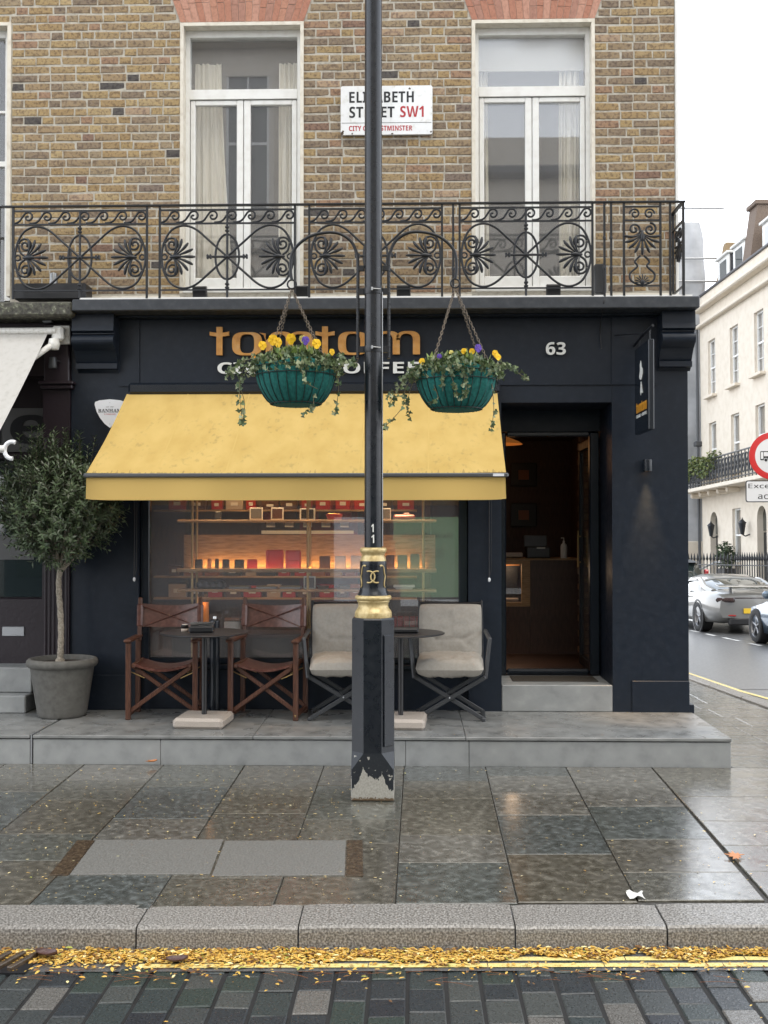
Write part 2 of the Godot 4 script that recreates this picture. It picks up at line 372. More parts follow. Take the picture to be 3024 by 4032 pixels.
	mk("petal", W, 0.6, {"vc": true, "back": Color(0.3, 0.25, 0.1)})
	mk("liner", W, 0.95, {"tex": ramp(mid, [[0.0, Color(0.008, 0.065, 0.062)], [0.5, Color(0.013, 0.135, 0.118)], [1.0, Color(0.022, 0.2, 0.175)]]), "size": 0.3, "bump": t_fine, "cm": 0.3})
	mk("wire_green", lin(0.01, 0.02, 0.018), 0.5)
	mk("awning_bar", lin(0.13, 0.135, 0.145), 0.4, {"metal": 0.6})
	mk("white_canvas", W, 0.9, {"tex": ramp(mid, [[0.0, Color(0.36, 0.345, 0.315)], [0.35, Color(0.47, 0.455, 0.425)], [1.0, Color(0.5, 0.488, 0.462)]]), "size": 0.8, "back": Color(0.3, 0.29, 0.27)})
	mk("white_metal", W, 0.4, {"tex": ramp(mid, [[0.0, Color(0.5, 0.47, 0.4)], [0.4, Color(0.72, 0.71, 0.67)], [1.0, Color(0.8, 0.79, 0.76)]]), "size": 0.4})
	# shop interior
	mk("oak", W, 0.5, {"tex": ramp(noise_image(95, 0.02, 256, 4), [[0.0, Color(0.2, 0.12, 0.055)], [0.5, Color(0.34, 0.215, 0.105)], [1.0, Color(0.42, 0.28, 0.15)]]), "size": 0.6, "scale3": Vector3(1.2, 9, 9)})
	mk("walnut", W, 0.45, {"tex": ramp(noise_image(96, 0.02, 256, 4), [[0.0, Color(0.035, 0.019, 0.015)], [0.5, Color(0.058, 0.031, 0.023)], [1.0, Color(0.085, 0.046, 0.033)]]), "size": 0.6, "scale3": Vector3(9, 1.2, 9)})
	mk("red_panel", lin(0.17, 0.018, 0.018), 0.5)
	mk("case_black", lin(0.016, 0.014, 0.013), 0.35)
	mk("case_brown", lin(0.08, 0.035, 0.02), 0.35)
	mk("case_tan", lin(0.26, 0.1, 0.04), 0.4)
	mk("case_red", lin(0.36, 0.016, 0.018), 0.35)
	mk("case_green", lin(0.09, 0.1, 0.08), 0.5)
	mk("case_cream", lin(0.42, 0.35, 0.29), 0.5)
	mk("paper_white", lin(0.7, 0.69, 0.65), 0.8)
	mk("ink_grey", lin(0.12, 0.12, 0.12), 0.8)
	mk("bulb_shade", lin(0.6, 0.25, 0.06), 0.6, {"emit": lin(0.9, 0.3, 0.06), "power": 0.05})
	mk("bulb_warm", lin(1, 0.7, 0.4), 0.5, {"emit": lin(1.0, 0.55, 0.2), "power": 1.5})
	# cars and the terrace
	mk("silver_car", lin(0.24, 0.237, 0.226), 0.3, {"metal": 0.45, "coat": 1.0, "coat_r": 0.04})
	mk("blue_car", lin(0.13, 0.18, 0.24), 0.28, {"metal": 0.45, "coat": 1.0, "coat_r": 0.04})
	mk("dark_car", lin(0.05, 0.058, 0.07), 0.28, {"metal": 0.4, "coat": 1.0, "coat_r": 0.04})
	mk("tyre", lin(0.015, 0.015, 0.016), 0.75)
	mk("alloy", lin(0.28, 0.28, 0.29), 0.35, {"metal": 0.9})
	mk("tail_red", lin(0.4, 0.015, 0.015), 0.15, {"coat": 1.0})
	mk("tail_smoke", lin(0.03, 0.012, 0.014), 0.12, {"coat": 1.0})
	mk("plate_yellow", lin(0.75, 0.5, 0.03), 0.4)
	mk("stucco", W, 0.85, {"tex": ramp(mid, [[0.0, Color(0.64, 0.565, 0.46)], [0.5, Color(0.7, 0.625, 0.52)], [1.0, Color(0.73, 0.66, 0.56)]]), "size": 4.0})
	mk("slate", W, 0.5, {"tex": ramp(mid, [[0.0, Color(0.04, 0.042, 0.05)], [1.0, Color(0.1, 0.1, 0.11)]]), "size": 0.8})
	mk("sheeting", W, 0.5, {"tex": ramp(big, [[0.0, Color(0.36, 0.37, 0.385)], [1.0, Color(0.5, 0.51, 0.525)]]), "size": 3.0, "back": Color(0.25, 0.25, 0.25)})
	mk("bush_green", W, 0.6, {"vc": true, "back": Color(0.12, 0.15, 0.05)})

const TONES := [[0.325, 0.255, 0.15], [0.305, 0.24, 0.15], [0.28, 0.22, 0.148], [0.258, 0.208, 0.15], [0.36, 0.29, 0.18], [0.3, 0.228, 0.135], [0.228, 0.186, 0.144], [0.28, 0.195, 0.145], [0.21, 0.145, 0.12], [0.18, 0.15, 0.135], [0.09, 0.088, 0.092], [0.335, 0.262, 0.2], [0.272, 0.226, 0.165], [0.2, 0.166, 0.134]]

func brick_shape(ix: float, iy: float) -> MB:
	var m := MB.new()
	var out := []; var inn := []
	for q in [[-0.5, -0.5], [-0.17, -0.5], [0.2, -0.5], [0.5, -0.5], [0.5, 0.05], [0.5, 0.5], [0.15, 0.5], [-0.2, 0.5], [-0.5, 0.5], [-0.5, -0.02]]:
		var jx := rng.randf_range(-0.25, 0.25) * ix; var jy := rng.randf_range(-0.5, 0.3) * iy
		out.append(Vector3(q[0] + jx, q[1] + jy * signf(q[1]), 0))
		var wear := 1.0 + (rng.randf() * 1.6 if rng.randf() < 0.22 else 0.0)
		inn.append(Vector3(q[0] - signf(q[0]) * ix * wear, q[1] - signf(q[1]) * iy * wear * (1.0 if absf(q[1]) > 0.2 else 0.0), rng.randf_range(0.75, 1.0)))
	for k in 10:
		var j := (k + 1) % 10
		m.quad(out[k], out[j], inn[j], inn[k])
	var mid := Vector3(0.02, 0, 0.96)
	for k in 10: m.tri(mid, inn[k], inn[(k + 1) % 10])
	return m

func tone_at(x: float, y: float) -> int:
	var r := rng.randf()
	if r < 0.02: return 10
	if r < 0.055: return [8, 9, 7][rng.randi() % 3]
	if r < 0.15: return [11, 7, 13][rng.randi() % 3]
	if x < -1.0 and r < 0.7: return [0, 1, 4, 2, 5, 12][rng.randi() % 6]
	return [0, 1, 2, 3, 5, 6, 12, 13, 3, 6][rng.randi() % 10]

func brickwork(b: Node3D) -> void:
	var wall := part(b, "brick_wall")
	var ZB := -0.128
	# mortar bed with the window openings left out
	var bed := MB.new()
	for s in [[-4.6, -3.535, 6.245, 7.4], [-3.535, -2.034, 3.7, 7.4], [-2.034, -0.947, 6.222, 7.4], [-2.034, -0.947, 3.7, 3.84], [-0.947, 0.523, 3.7, 7.4], [0.523, 1.592, 6.215, 7.4], [0.523, 1.592, 3.7, 3.84], [1.592, 2.284, 3.7, 7.4]]:
		bed.span(s[0], s[1], s[2], s[3], ZB - 0.3, ZB)
	put(wall, "mortar_bed", bed, "mortar")
	put(wall, "upper_wall", MB.new().span(-4.6, 2.284, 7.402, 11.5, ZB - 0.3, ZB), "brick3")
	var shapes := []; var heads := []
	for k in 7: shapes.append(brick_shape(0.022, 0.075))
	for k in 5: heads.append(brick_shape(0.045, 0.075))
	var holes := [[-4.7, -3.525, 3.6, 6.245], [-2.034, -0.947, 3.6, 6.222], [0.523, 1.592, 3.6, 6.215]]
	var list := []
	var course := 0
	var y := 3.832
	while y < 7.36:
		var ym := y + 0.0335
		var cuts := []
		for h in holes:
			if ym < h[3]: cuts.append([h[0], h[1]])
			elif ym < h[3] + 0.315 and h[0] > -4: cuts.append([h[0] - 0.012 - (ym - h[3]) * 0.36, h[1] + 0.012 + (ym - h[3]) * 0.36])
		var x := -4.6
		var segs := []
		for q in cuts:
			if q[0] > x: segs.append([x, q[0]])
			x = q[1]
		segs.append([x, 2.284])
		for s in segs:
			var xx: float = s[0]
			if absf(xx + 4.6) < 0.01: xx -= rng.randf() * 0.2
			var head := (course % 2) == 0
			while xx < s[1] - 0.02:
				var w := (0.102 if head else 0.216) * rng.randf_range(0.95, 1.04)
				if rng.randf() < 0.14: w = 0.216 if head else 0.15
				if s[1] - (xx + w + 0.011) < 0.055: w = s[1] - xx - 0.004
				list.append([xx + w * 0.5, ym + rng.randf_range(-0.0025, 0.0025), w, 0.0632 * rng.randf_range(0.94, 1.04), tone_at(xx, ym)])
				xx += w + rng.randf_range(0.009, 0.0135)
				head = not head
		y += 0.0752
		course += 1
	# the bricks that show largest stand alone, the others are joined
	var order := []
	for k in list.size():
		var q: Array = list[k]
		var seen: bool = q[1] < 6.4 and q[0] > -3.5 and q[1] > 4.52
		order.append([(q[2] * q[3] if seen else 0.0), k])
	order.sort_custom(func(p, q): return p[0] > q[0])
	var rest := MB.new()
	for o in order.size():
		var q: Array = list[order[o][1]]
		var big: bool = q[2] > 0.14
		var shape: MB = shapes[rng.randi() % 7] if big else heads[rng.randi() % 5]
		var dirs := -1.0 if rng.randf() < 0.5 else 1.0
		var tilt := Basis.from_euler(Vector3(rng.randf_range(-0.05, 0.05), rng.randf_range(-0.02, 0.02), PI if dirs < 0 else 0.0))
		var proud := rng.randf_range(0.0035, 0.0065)
		var xf := Transform3D(tilt * Basis.from_scale(Vector3(q[2], q[3], proud)), Vector3(q[0], q[1], ZB - 0.0005))
		if o < 255:
			if not shape.has_meta("m"): shape.set_meta("m", shape.mesh())
			put(wall, "brick", shape.get_meta("m"), "brick%d" % q[4], xf)
		else:
			var k0 := rest.v.size()
			var tc: Array = TONES[q[4]]
			var cc := Color(tc[0] * 1.15, tc[1] * 1.15, tc[2] * 1.15)
			var nb := xf.basis.inverse().transposed()
			for k in shape.v.size():
				rest.v.append(xf * shape.v[k]); rest.n.append((nb * shape.n[k]).normalized()); rest.t.append(Vector2.ZERO); rest.c.append(cc)
			for k in shape.i: rest.i.append(k0 + k)
	put(wall, "brick_remainder", rest, "brick_mix").set_meta("kind", "stuff")
	# rubbed red flat arches over the windows
	for h in [[-2.034, -0.947, 6.226], [0.523, 1.592, 6.219]]:
		var arch := part(b, "flat_arch")
		var bk := MB.new()
		bk.prism(PackedVector2Array([Vector2(h[0], h[2]), Vector2(h[1], h[2]), Vector2(h[1] + 0.11, h[2] + 0.31), Vector2(h[0] - 0.11, h[2] + 0.31)]), ZB + 0.0006, ZB + 0.003)
		put(arch, "lime_joint", bk, "lime")
		var nb := 19
		for k in nb:
			var a0 := (k + 0.035) / nb; var a1 := (k + 0.965) / nb
			var f := func(u: float, yy: float): return Vector2(lerpf(h[0] - yy * 0.355, h[1] + yy * 0.355, u), h[2] + yy)
			var cut := rng.randf_range(0.1, 0.2)
			var m := MB.new()
			m.prism(PackedVector2Array([f.call(a0, 0.002), f.call(a1, 0.002), f.call(a1, cut), f.call(a0, cut)]), ZB, ZB + rng.randf_range(0.007, 0.0095))
			m.prism(PackedVector2Array([f.call(a0, cut + 0.005), f.call(a1, cut + 0.005), f.call(a1, 0.305), f.call(a0, 0.305)]), ZB, ZB + rng.randf_range(0.007, 0.0095))
			put(arch, "brick", m, "red_brick%d" % (rng.randi() % 4))

# tall window: fanlight over a pair of glazed leaves
func tall_window(b: Node3D, x0: float, x1: float, y0: float, y1: float) -> void:
	var w := part(b, "tall_window")
	var rv := MB.new()
	var t := 0.03
	rv.span(x0, x0 + t, y0, y1 - t, -0.3, -0.116); rv.span(x1 - t, x1, y0, y1 - t, -0.3, -0.116); rv.span(x0, x1, y1 - t, y1, -0.3, -0.1155)
	put(w, "reveal", rv, "cream_paint")
	put(w, "sill", MB.new().cbox(Vector3((x0 + x1) / 2, y0 + 0.02, -0.2), Vector3(x1 - x0 - 0.062, 0.04, 0.2), 0.006), "white_paint")
	var a := x0 + t + 0.001; var c := x1 - t - 0.001
	var tr := y0 + 1.775          # transom
	var top := y1 - t - 0.001
	var zf := -0.245
	var f := MB.new()
	f.span(a, a + 0.035, y0 + 0.04, top, zf - 0.05, zf + 0.03); f.span(c - 0.035, c, y0 + 0.04, top, zf - 0.05, zf + 0.03)
	f.span(a + 0.036, c - 0.036, top - 0.06, top, zf - 0.05, zf + 0.029); f.span(a + 0.036, c - 0.036, tr - 0.035, tr + 0.05, zf - 0.05, zf + 0.034)
	put(w, "frame", f, "white_paint")
	var p := put(w, "fanlight_pane", MB.new().span(a + 0.037, c - 0.037, tr + 0.051, top - 0.061, zf - 0.012, zf - 0.008), "glass")
	var p2 := put(w, "fanlight_pane", MB.new().span(a + 0.037, c - 0.037, tr + 0.051, top - 0.061, zf - 0.034, zf - 0.03), "glass")
	var mx := (a + c) / 2
	for s in 2:
		var l0 := a + 0.04 if s == 0 else mx + 0.003
		var l1 := mx - 0.003 if s == 0 else c - 0.04
		var leaf := part(w, "glazed_leaf")
		var yb := y0 + 0.045; var yt := tr - 0.042
		var st := MB.new()
		var so := 0.042
		var si := 0.058
		var la := l0 + (so if s == 0 else si); var lb := l1 - (si if s == 0 else so)
		st.cbox(Vector3((l0 + la) / 2, (yb + yt) / 2, zf), Vector3(la - l0, yt - yb, 0.045), 0.006); st.cbox(Vector3((lb + l1) / 2, (yb + yt) / 2, zf), Vector3(l1 - lb, yt - yb, 0.045), 0.006)
		st.cbox(Vector3((la + lb) / 2, yb + 0.055, zf), Vector3(lb - la, 0.11, 0.043), 0.006); st.cbox(Vector3((la + lb) / 2, yt - 0.022, zf), Vector3(lb - la, 0.044, 0.043), 0.006)
		put(leaf, "leaf_frame", st, "white_paint")
		put(leaf, "pane", MB.new().span(la + 0.001, lb - 0.001, yb + 0.111, yt - 0.045, zf + 0.002, zf + 0.006), "glass")
		put(leaf, "pane", MB.new().span(la + 0.001, lb - 0.001, yb + 0.111, yt - 0.045, zf - 0.018, zf - 0.014), "glass")

func curtain(label: String, x0: float, x1: float, y0: float, y1: float, z: float, flare: float, sd: int) -> void:
	var rows := []
	var nz := FastNoiseLite.new(); nz.seed = sd; nz.frequency = 0.9
	for r in 15:
		var q := r / 14.0
		var row := PackedVector3Array()
		for k in 41:
			var u := k / 40.0
			var w := 0.8 + 0.2 * sin(q * 2.2 + sd)
			row.append(Vector3(lerpf(x0, x1 + flare * pow(1 - q, 1.5), u), lerpf(y0, y1, q), z + 0.028 * w * sin(u * 26.0 + nz.get_noise_2d(u * 3, q) * 5.0) + 0.02 * nz.get_noise_2d(u * 8, q * 3)))
		rows.append(row)
	single("curtain", label, "curtain", MB.new().sheet(rows), "curtain", Vector3.ZERO, "curtains behind the upper windows")

func corbel(b: Node3D, x0: float, x1: float) -> void:
	var pr := [Vector2(0.0, 3.6), Vector2(0.185, 3.6), Vector2(0.19, 3.5), Vector2(0.2, 3.455), Vector2(0.165, 3.44), Vector2(0.165, 3.43)]
	for k in 9:
		var a := PI * 0.5 - k * PI / 10
		pr.append(Vector2(0.15 + 0.055 * cos(a), 3.375 + 0.05 * sin(a)))
	for k in 8:
		var a := k / 7.0
		pr.append(Vector2(lerpf(0.15, 0.055, pow(a, 0.7)), lerpf(3.31, 3.2, a)))
	pr.append_array([Vector2(0.075, 3.195), Vector2(0.075, 3.15), Vector2(0.03, 3.145), Vector2(0.0, 3.12)])
	var poly := PackedVector2Array(pr)
	# profile in (z, y), pushed along x
	var xf := Transform3D(Basis(Vector3(0, 0, 1), Vector3(0, 1, 0), Vector3(-1, 0, 0)), Vector3(0, 0, 0))
	put(b, "corbel", MB.new().prism(poly, -x1, -x0, xf), "shop_black")

func build_shop() -> void:
	var b := thing("corner_building", "brick corner building with blue-black shopfront and tall white windows", "building")
	brickwork(b)
	tall_window(b, -2.034, -0.947, 3.84, 6.222)
	tall_window(b, 0.523, 1.592, 3.84, 6.215)
	# sash window at the far end of the brick wall
	var sw := part(b, "sash_window")
	put(sw, "reveal", MB.new().span(-3.567, -3.535, 3.82, 6.215, -0.3, -0.116).span(-4.6, -3.535, 6.215, 6.245, -0.3, -0.1155), "cream_paint")
	put(sw, "frame", MB.new().span(-3.62, -3.568, 3.8, 6.213, -0.29, -0.215).span(-4.6, -3.621, 6.15, 6.213, -0.29, -0.216).span(-4.6, -3.621, 5.0, 5.045, -0.28, -0.22).span(-4.6, -3.621, 5.48, 5.5, -0.275, -0.225), "white_paint")
	put(sw, "pane", MB.new().span(-4.6, -3.622, 3.8, 4.999, -0.254, -0.25), "glass")
	put(sw, "pane", MB.new().span(-4.6, -3.622, 5.046, 6.149, -0.254, -0.25), "glass")
	# rooms behind the upper windows
	for r in [[-2.3, -0.7], [0.25, 1.9], [-4.55, -3.3]]:
		var room := MB.new()
		room.span(r[0] - 0.05, r[0], 3.6, 6.5, -2.4, -0.44); room.span(r[1], r[1] + 0.05, 3.6, 6.5, -2.4, -0.44); room.span(r[0], r[1], 3.6, 6.5, -2.45, -2.4)
		room.span(r[0], r[1], 6.45, 6.5, -2.4, -0.44); room.span(r[0], r[1], 3.6, 3.65, -2.4, -0.44)
		put(b, "room", room, "bare_room")
	put(b, "stone_band", MB.new().span(-2.87, -2.036, 3.7, 3.815, -0.128, -0.105).span(-0.945, 0.52, 3.7, 3.815, -0.128, -0.105).span(1.594, 2.284, 3.7, 3.815, -0.128, -0.105), "cream_paint")
	put(b, "quoin_strip", MB.new().span(2.286, 2.309, 3.7, 9.0, -0.4, -0.112), "white_paint")
	put(b, "side_wall", MB.new().span(2.05, 2.283, 3.7, 11.5, -10.0, -0.43).span(2.05, 2.352, 0.1, 3.6, -10, -0.71), "stucco")
	put(b, "rear_wall", MB.new().span(-6.0, 2.05, 0.1, 11.5, -10.2, -10.0), "stucco")
	# balcony slab with its fascia and pale flashing
	var slab := MB.new()
	slab.cbox(Vector3(-0.236, 3.652, 0.09), Vector3(5.232, 0.098, 0.42), 0.008)
	put(b, "cornice", slab, "cornice_grey")
	put(b, "flashing", MB.new().span(-2.8, 2.33, 3.702, 3.722, -0.1, 0.255), "white_paint")
	put(b, "soffit_moulding", MB.new().span(-2.8, 2.34, 3.585, 3.602, 0.001, 0.1), "shop_black")
	# fascia board and piers
	put(b, "fascia_board", MB.new().span(-2.53, 2.095, 3.022, 3.6, -0.16, -0.012), "shop_black")
	var mould := MB.new()
	mould.span(0.76, 2.095, 3.006, 3.021, -0.1, 0.012).span(-2.53, 0.759, 3.006, 3.021, -0.1, 0.01)
	put(b, "fascia_moulding", mould, "shop_black")
	corbel(b, -2.887, -2.531)
	corbel(b, 2.096, 2.372)
	var pier := MB.new().span(1.708, 2.352, 0.2, 3.6, -0.7, 0.0)
	put(b, "pier", pier, "shop_black")
	put(b, "pier", MB.new().span(-2.947, -2.357, 0.2, 3.6, -0.4, 0.0), "shop_black")
	put(b, "pier", MB.new().span(0.482, 0.764, 0.2, 3.005, -0.6, 0.0), "shop_black")
	put(b, "plinth", MB.new().cbox(Vector3(2.112, 0.349, 0.0), Vector3(0.486, 0.268, 0.03), 0.005), "shop_black")
	put(b, "plinth", MB.new().cbox(Vector3(-2.64, 0.366, 0.0), Vector3(0.56, 0.3, 0.03), 0.005), "shop_black")
	put(b, "plinth_stop", MB.new().cbox(Vector3(2.375, 0.245, -0.05), Vector3(0.04, 0.075, 0.12), 0.004), "shop_black")
	put(b, "lintel_panel", MB.new().span(0.765, 1.707, 2.856, 3.005, -0.7, -0.001), "shop_black")
	put(b, "window_head", MB.new().span(-2.356, 0.481, 2.84, 3.005, -0.3, -0.02), "shop_black")
	put(b, "stall_riser", MB.new().span(-2.356, 0.481, 0.2, 0.56, -0.3, -0.06), "shop_black")
	put(b, "window_sill", MB.new().cbox(Vector3(-0.9375, 0.585, -0.09), Vector3(2.83, 0.05, 0.16), 0.01), "shop_gloss")
	var shopwin := part(b, "shop_window")
	var fr := MB.new()
	for s in [[-2.355, -2.275, 0.611, 2.839], [0.402, 0.481, 0.611, 2.839], [-2.274, 0.401, 0.611, 0.66], [-2.274, 0.401, 2.78, 2.839]]:
		fr.cbox(Vector3((s[0] + s[1]) / 2, (s[2] + s[3]) / 2, -0.08), Vector3(s[1] - s[0], s[3] - s[2], 0.07), 0.008)
	put(shopwin, "frame", fr, "shop_gloss")
	for zz in [-0.08, -0.1]: put(shopwin, "pane", MB.new().span(-2.274, 0.401, 0.661, 2.779, zz - 0.003, zz + 0.003), "glass")  # second pane added behind the first to strengthen the reflections
	# doorway
	var dw := part(b, "doorway")
	put(dw, "transom_panel", MB.new().span(0.765, 1.707, 2.66, 2.855, -0.66, -0.6), "shop_black")
	var df := MB.new()
	df.cbox(Vector3(1.654, 1.55, -0.61), Vector3(0.088, 2.2, 0.09), 0.01).cbox(Vector3(1.235, 2.635, -0.61), Vector3(0.748, 0.045, 0.09), 0.01).cbox(Vector3(0.81, 1.55, -0.61), Vector3(0.088, 2.2, 0.09), 0.01)
	put(dw, "door_frame", df, "shop_gloss")
	var door := part(b, "door")
	# the glazed leaf stands open, swung back into the shop
	var dl := MB.new()
	dl.cbox(Vector3(1.66, 0.5, -1.04), Vector3(0.045, 0.09, 0.74), 0.006).cbox(Vector3(1.66, 2.57, -1.04), Vector3(0.045, 0.08, 0.74), 0.006).cbox(Vector3(1.66, 1.535, -0.69), Vector3(0.045, 1.98, 0.05), 0.006).cbox(Vector3(1.66, 1.535, -1.385), Vector3(0.045, 1.98, 0.05), 0.006)
	put(door, "leaf_frame", dl, "shop_black")
	put(door, "pane", MB.new().span(1.657, 1.663, 0.546, 2.529, -1.359, -0.716), "glass")
	put(door, "pull_handle", MB.new().tube([Vector3(1.615, 1.4, -1.3), Vector3(1.615, 1.755, -1.3)], 0.009, 8).tube([Vector3(1.615, 1.45, -1.3), Vector3(1.64, 1.45, -1.3)], 0.006, 6).tube([Vector3(1.615, 1.7, -1.3), Vector3(1.64, 1.7, -1.3)], 0.006, 6), "brass")
	put(dw, "threshold", MB.new().cbox(Vector3(1.233, 0.475, -0.615), Vector3(0.755, 0.055, 0.06), 0.02), "shop_gloss")
	# shop interior shell
	var sh := part(b, "interior")
	put(sh, "interior_floor", MB.new().span(0.5, 2.05, 0.38, 0.45, -4.2, -0.66).span(-2.9, 0.5, 0.38, 0.45, -4.2, -0.3), "walnut")
	put(sh, "ceiling", MB.new().span(-2.9, 0.6, 2.86, 2.95, -4.2, -0.301).span(0.6, 2.05, 2.86, 2.95, -4.2, -0.701), "brown_room")
	put(sh, "interior_wall", MB.new().span(-2.9, 2.05, 0.45, 2.86, -4.3, -4.2), "walnut")
	put(sh, "interior_wall", MB.new().span(-2.95, -2.9, 0.38, 2.95, -4.3, -0.4), "brown_room")
	put(sh, "interior_wall", MB.new().span(1.96, 2.049, 0.45, 2.86, -4.2, -0.701), "brown_room")
	# exposed bricks beside the door
	var bp := part(b, "brick_pier")
	put(bp, "pier_core", MB.new().span(1.7, 1.959, 0.45, 2.86, -1.75, -1.5), "brown_room")
	for k in 30:
		put(bp, "brick", MB.new().cbox(Vector3(1.655 + 0.06 + (0.012 if k % 2 == 0 else 0.0), 0.5 + k * 0.0775, -1.53), Vector3(0.13, 0.066, 0.11), 0.008), "brick%d" % [7, 8, 2, 9][k % 4])
	build_sign_letters()

# ---- the bronze name over the window, drawn from its strokes
func super_arc(cx: float, cy: float, rx: float, ry: float, a0: float, a1: float, n: int, e := 3.2) -> Array:
	var r := []
	for k in n + 1:
		var a := lerpf(a0, a1, float(k) / n)
		r.append(Vector2(cx + rx * signf(cos(a)) * pow(absf(cos(a)), 2.0 / e), cy + ry * signf(sin(a)) * pow(absf(sin(a)), 2.0 / e)))
	return r

func band(m: MB, outer: Array, inner: Array, z0: float, z1: float) -> void:
	for k in outer.size() - 1:
		var a: Vector2 = outer[k]; var b: Vector2 = outer[k + 1]; var c: Vector2 = inner[k]; var d: Vector2 = inner[k + 1]
		m.quad(Vector3(a.x, a.y, z1), Vector3(b.x, b.y, z1), Vector3(d.x, d.y, z1), Vector3(c.x, c.y, z1))
		m.quad(Vector3(b.x, b.y, z1), Vector3(a.x, a.y, z1), Vector3(a.x, a.y, z0), Vector3(b.x, b.y, z0))
		m.quad(Vector3(c.x, c.y, z1), Vector3(d.x, d.y, z1), Vector3(d.x, d.y, z0), Vector3(c.x, c.y, z0))

func letter_t(m: MB, x: float, w: float, y: float, h: float, z0: float, z1: float) -> void:
	var s := w * 0.31; var c := x + w * 0.5
	m.prism(PackedVector2Array([Vector2(c - s / 2, y), Vector2(c + s / 2, y), Vector2(c + s / 2, y + h * 0.66), Vector2(c + w / 2, y + h * 0.695), Vector2(c + w / 2, y + h * 0.83), Vector2(c + s / 2, y + h * 0.79), Vector2(c + s / 2, y + h), Vector2(c - s / 2, y + h), Vector2(c - s / 2, y + h * 0.79), Vector2(c - w / 2, y + h * 0.83), Vector2(c - w / 2, y + h * 0.695), Vector2(c - s / 2, y + h * 0.66)]), z0, z1)

func letter_o(m: MB, x: float, w: float, y: float, h: float, z0: float, z1: float) -> void:
	var cx := x + w / 2; var cy := y + h / 2
	band(m, super_arc(cx, cy, w / 2, h / 2, 0, TAU, 40), super_arc(cx, cy, w * 0.24, h * 0.41, 0, TAU, 40), z0, z1)

func letter_m(m: MB, x: float, w: float, y: float, h: float, z0: float, z1: float) -> void:
	var s := w * 0.15; var g := (w - s) / 2
	for k in 3:
		var sx := x + k * g
		m.prism(PackedVector2Array([Vector2(sx, y), Vector2(sx + s, y), Vector2(sx + s, y + h * 0.62), Vector2(sx, y + h * 0.62)]), z0, z1)
	for k in 2:
		var x0 := x + k * g; var x1 := x0 + g + s
		var o := super_arc((x0 + x1) / 2 + s * 0.25, y + h * 0.62, (x1 - x0) / 2 - s * 0.25, h * 0.38, PI, 0, 22, 2.8)
		var ii := super_arc((x0 + x1) / 2, y + h * 0.62, (x1 - x0) / 2 - s, h * 0.27, PI, 0, 22, 2.4)
		if k == 0:
			o[0] = Vector2(x0, y + h * 0.62)
		else:
			o[0] = Vector2(x0 + s * 0.5, y + h * 0.62)
		o.reverse(); ii.reverse()
		band(m, o, ii, z0, z1)
	m.prism(PackedVector2Array([Vector2(x - s * 0.9, y + h * 0.96), Vector2(x - s * 0.3, y + h * 0.86), Vector2(x - 0.001, y + h * 0.62), Vector2(x - 0.001, y + h * 0.92)]), z0, z1)

func build_sign_letters() -> void:
	var s := thing("shop_name_sign", "bronze lower-case name letters above white capitals on black fascia", "sign", Vector3(0, 0, 0))
	var z0 := 0.004; var z1 := 0.03
	var y := 3.27; var h := 0.205
	for q in [["t", -1.741, 0.168, 0.243], ["o", -1.547, 0.258, 0.2], ["m", -1.257, 0.407, 0.2], ["t", -0.829, 0.165, 0.243], ["o", -0.634, 0.259, 0.2], ["m", -0.338, 0.407, 0.2]]:
		var m := MB.new()
		if q[0] == "t": letter_t(m, q[1], q[2], y, q[3], z0, z1)
		elif q[0] == "o": letter_o(m, q[1], q[2], y - 0.003, q[3], z0, z1)
		else: letter_m(m, q[1], q[2], y, q[3], z0, z1)
		put(s, "letter", m, "bronze_letter")
	letters(s, "CIGARS", Vector3(-1.674, 3.108, 0.004), 0.78, 0.1, "white_letter", {"weight": 700, "depth": 0.018})
	letters(s, "COFFEE", Vector3(-0.735, 3.108, 0.004), 0.795, 0.1, "white_letter", {"weight": 700, "depth": 0.018})
	put(s, "dot", MB.new().lathe(Vector3.ZERO, [Vector2(0.0, 0.0), Vector2(0.016, 0.0), Vector2(0.016, 0.016), Vector2(0.0, 0.016)], 12), "white_letter", Transform3D(Basis(Vector3.RIGHT, PI / 2), Vector3(-0.815, 3.158, 0.004)))
	for q in [["6", 1.146], ["3", 1.236]]:
		var d := lettering(self, "house_number", q[0], Vector3(q[1], 3.262, 0.004), 0.078, 0.108, "white_letter", {"weight": 700, "depth": 0.02})
		tag(d, "white raised house numeral %s on black fascia" % ("six" if q[0] == "6" else "three"), "number", "house number on the fascia")

# ---- balcony railing: cast panels between bars
func spiral(cx: float, cy: float, r0: float, r1: float, a0: float, turns: float, n := 22) -> Array:
	var p := []
	for k in n + 1:
		var f := float(k) / n
		var a := a0 + turns * TAU * f
		var r := lerpf(r0, r1, f)
		p.append(Vector3(cx + r * cos(a), cy + r * sin(a), 0))
	return p

func smooth(pts: Array, n := 6) -> Array:
	var r := []
	for k in pts.size() - 1:
		var a: Vector3 = pts[maxi(k - 1, 0)]; var b: Vector3 = pts[k]; var c: Vector3 = pts[k + 1]; var d: Vector3 = pts[mini(k + 2, pts.size() - 1)]
		for j in n: r.append(b.cubic_interpolate(c, a, d, float(j) / n))
	r.append(pts[pts.size() - 1])
	return r

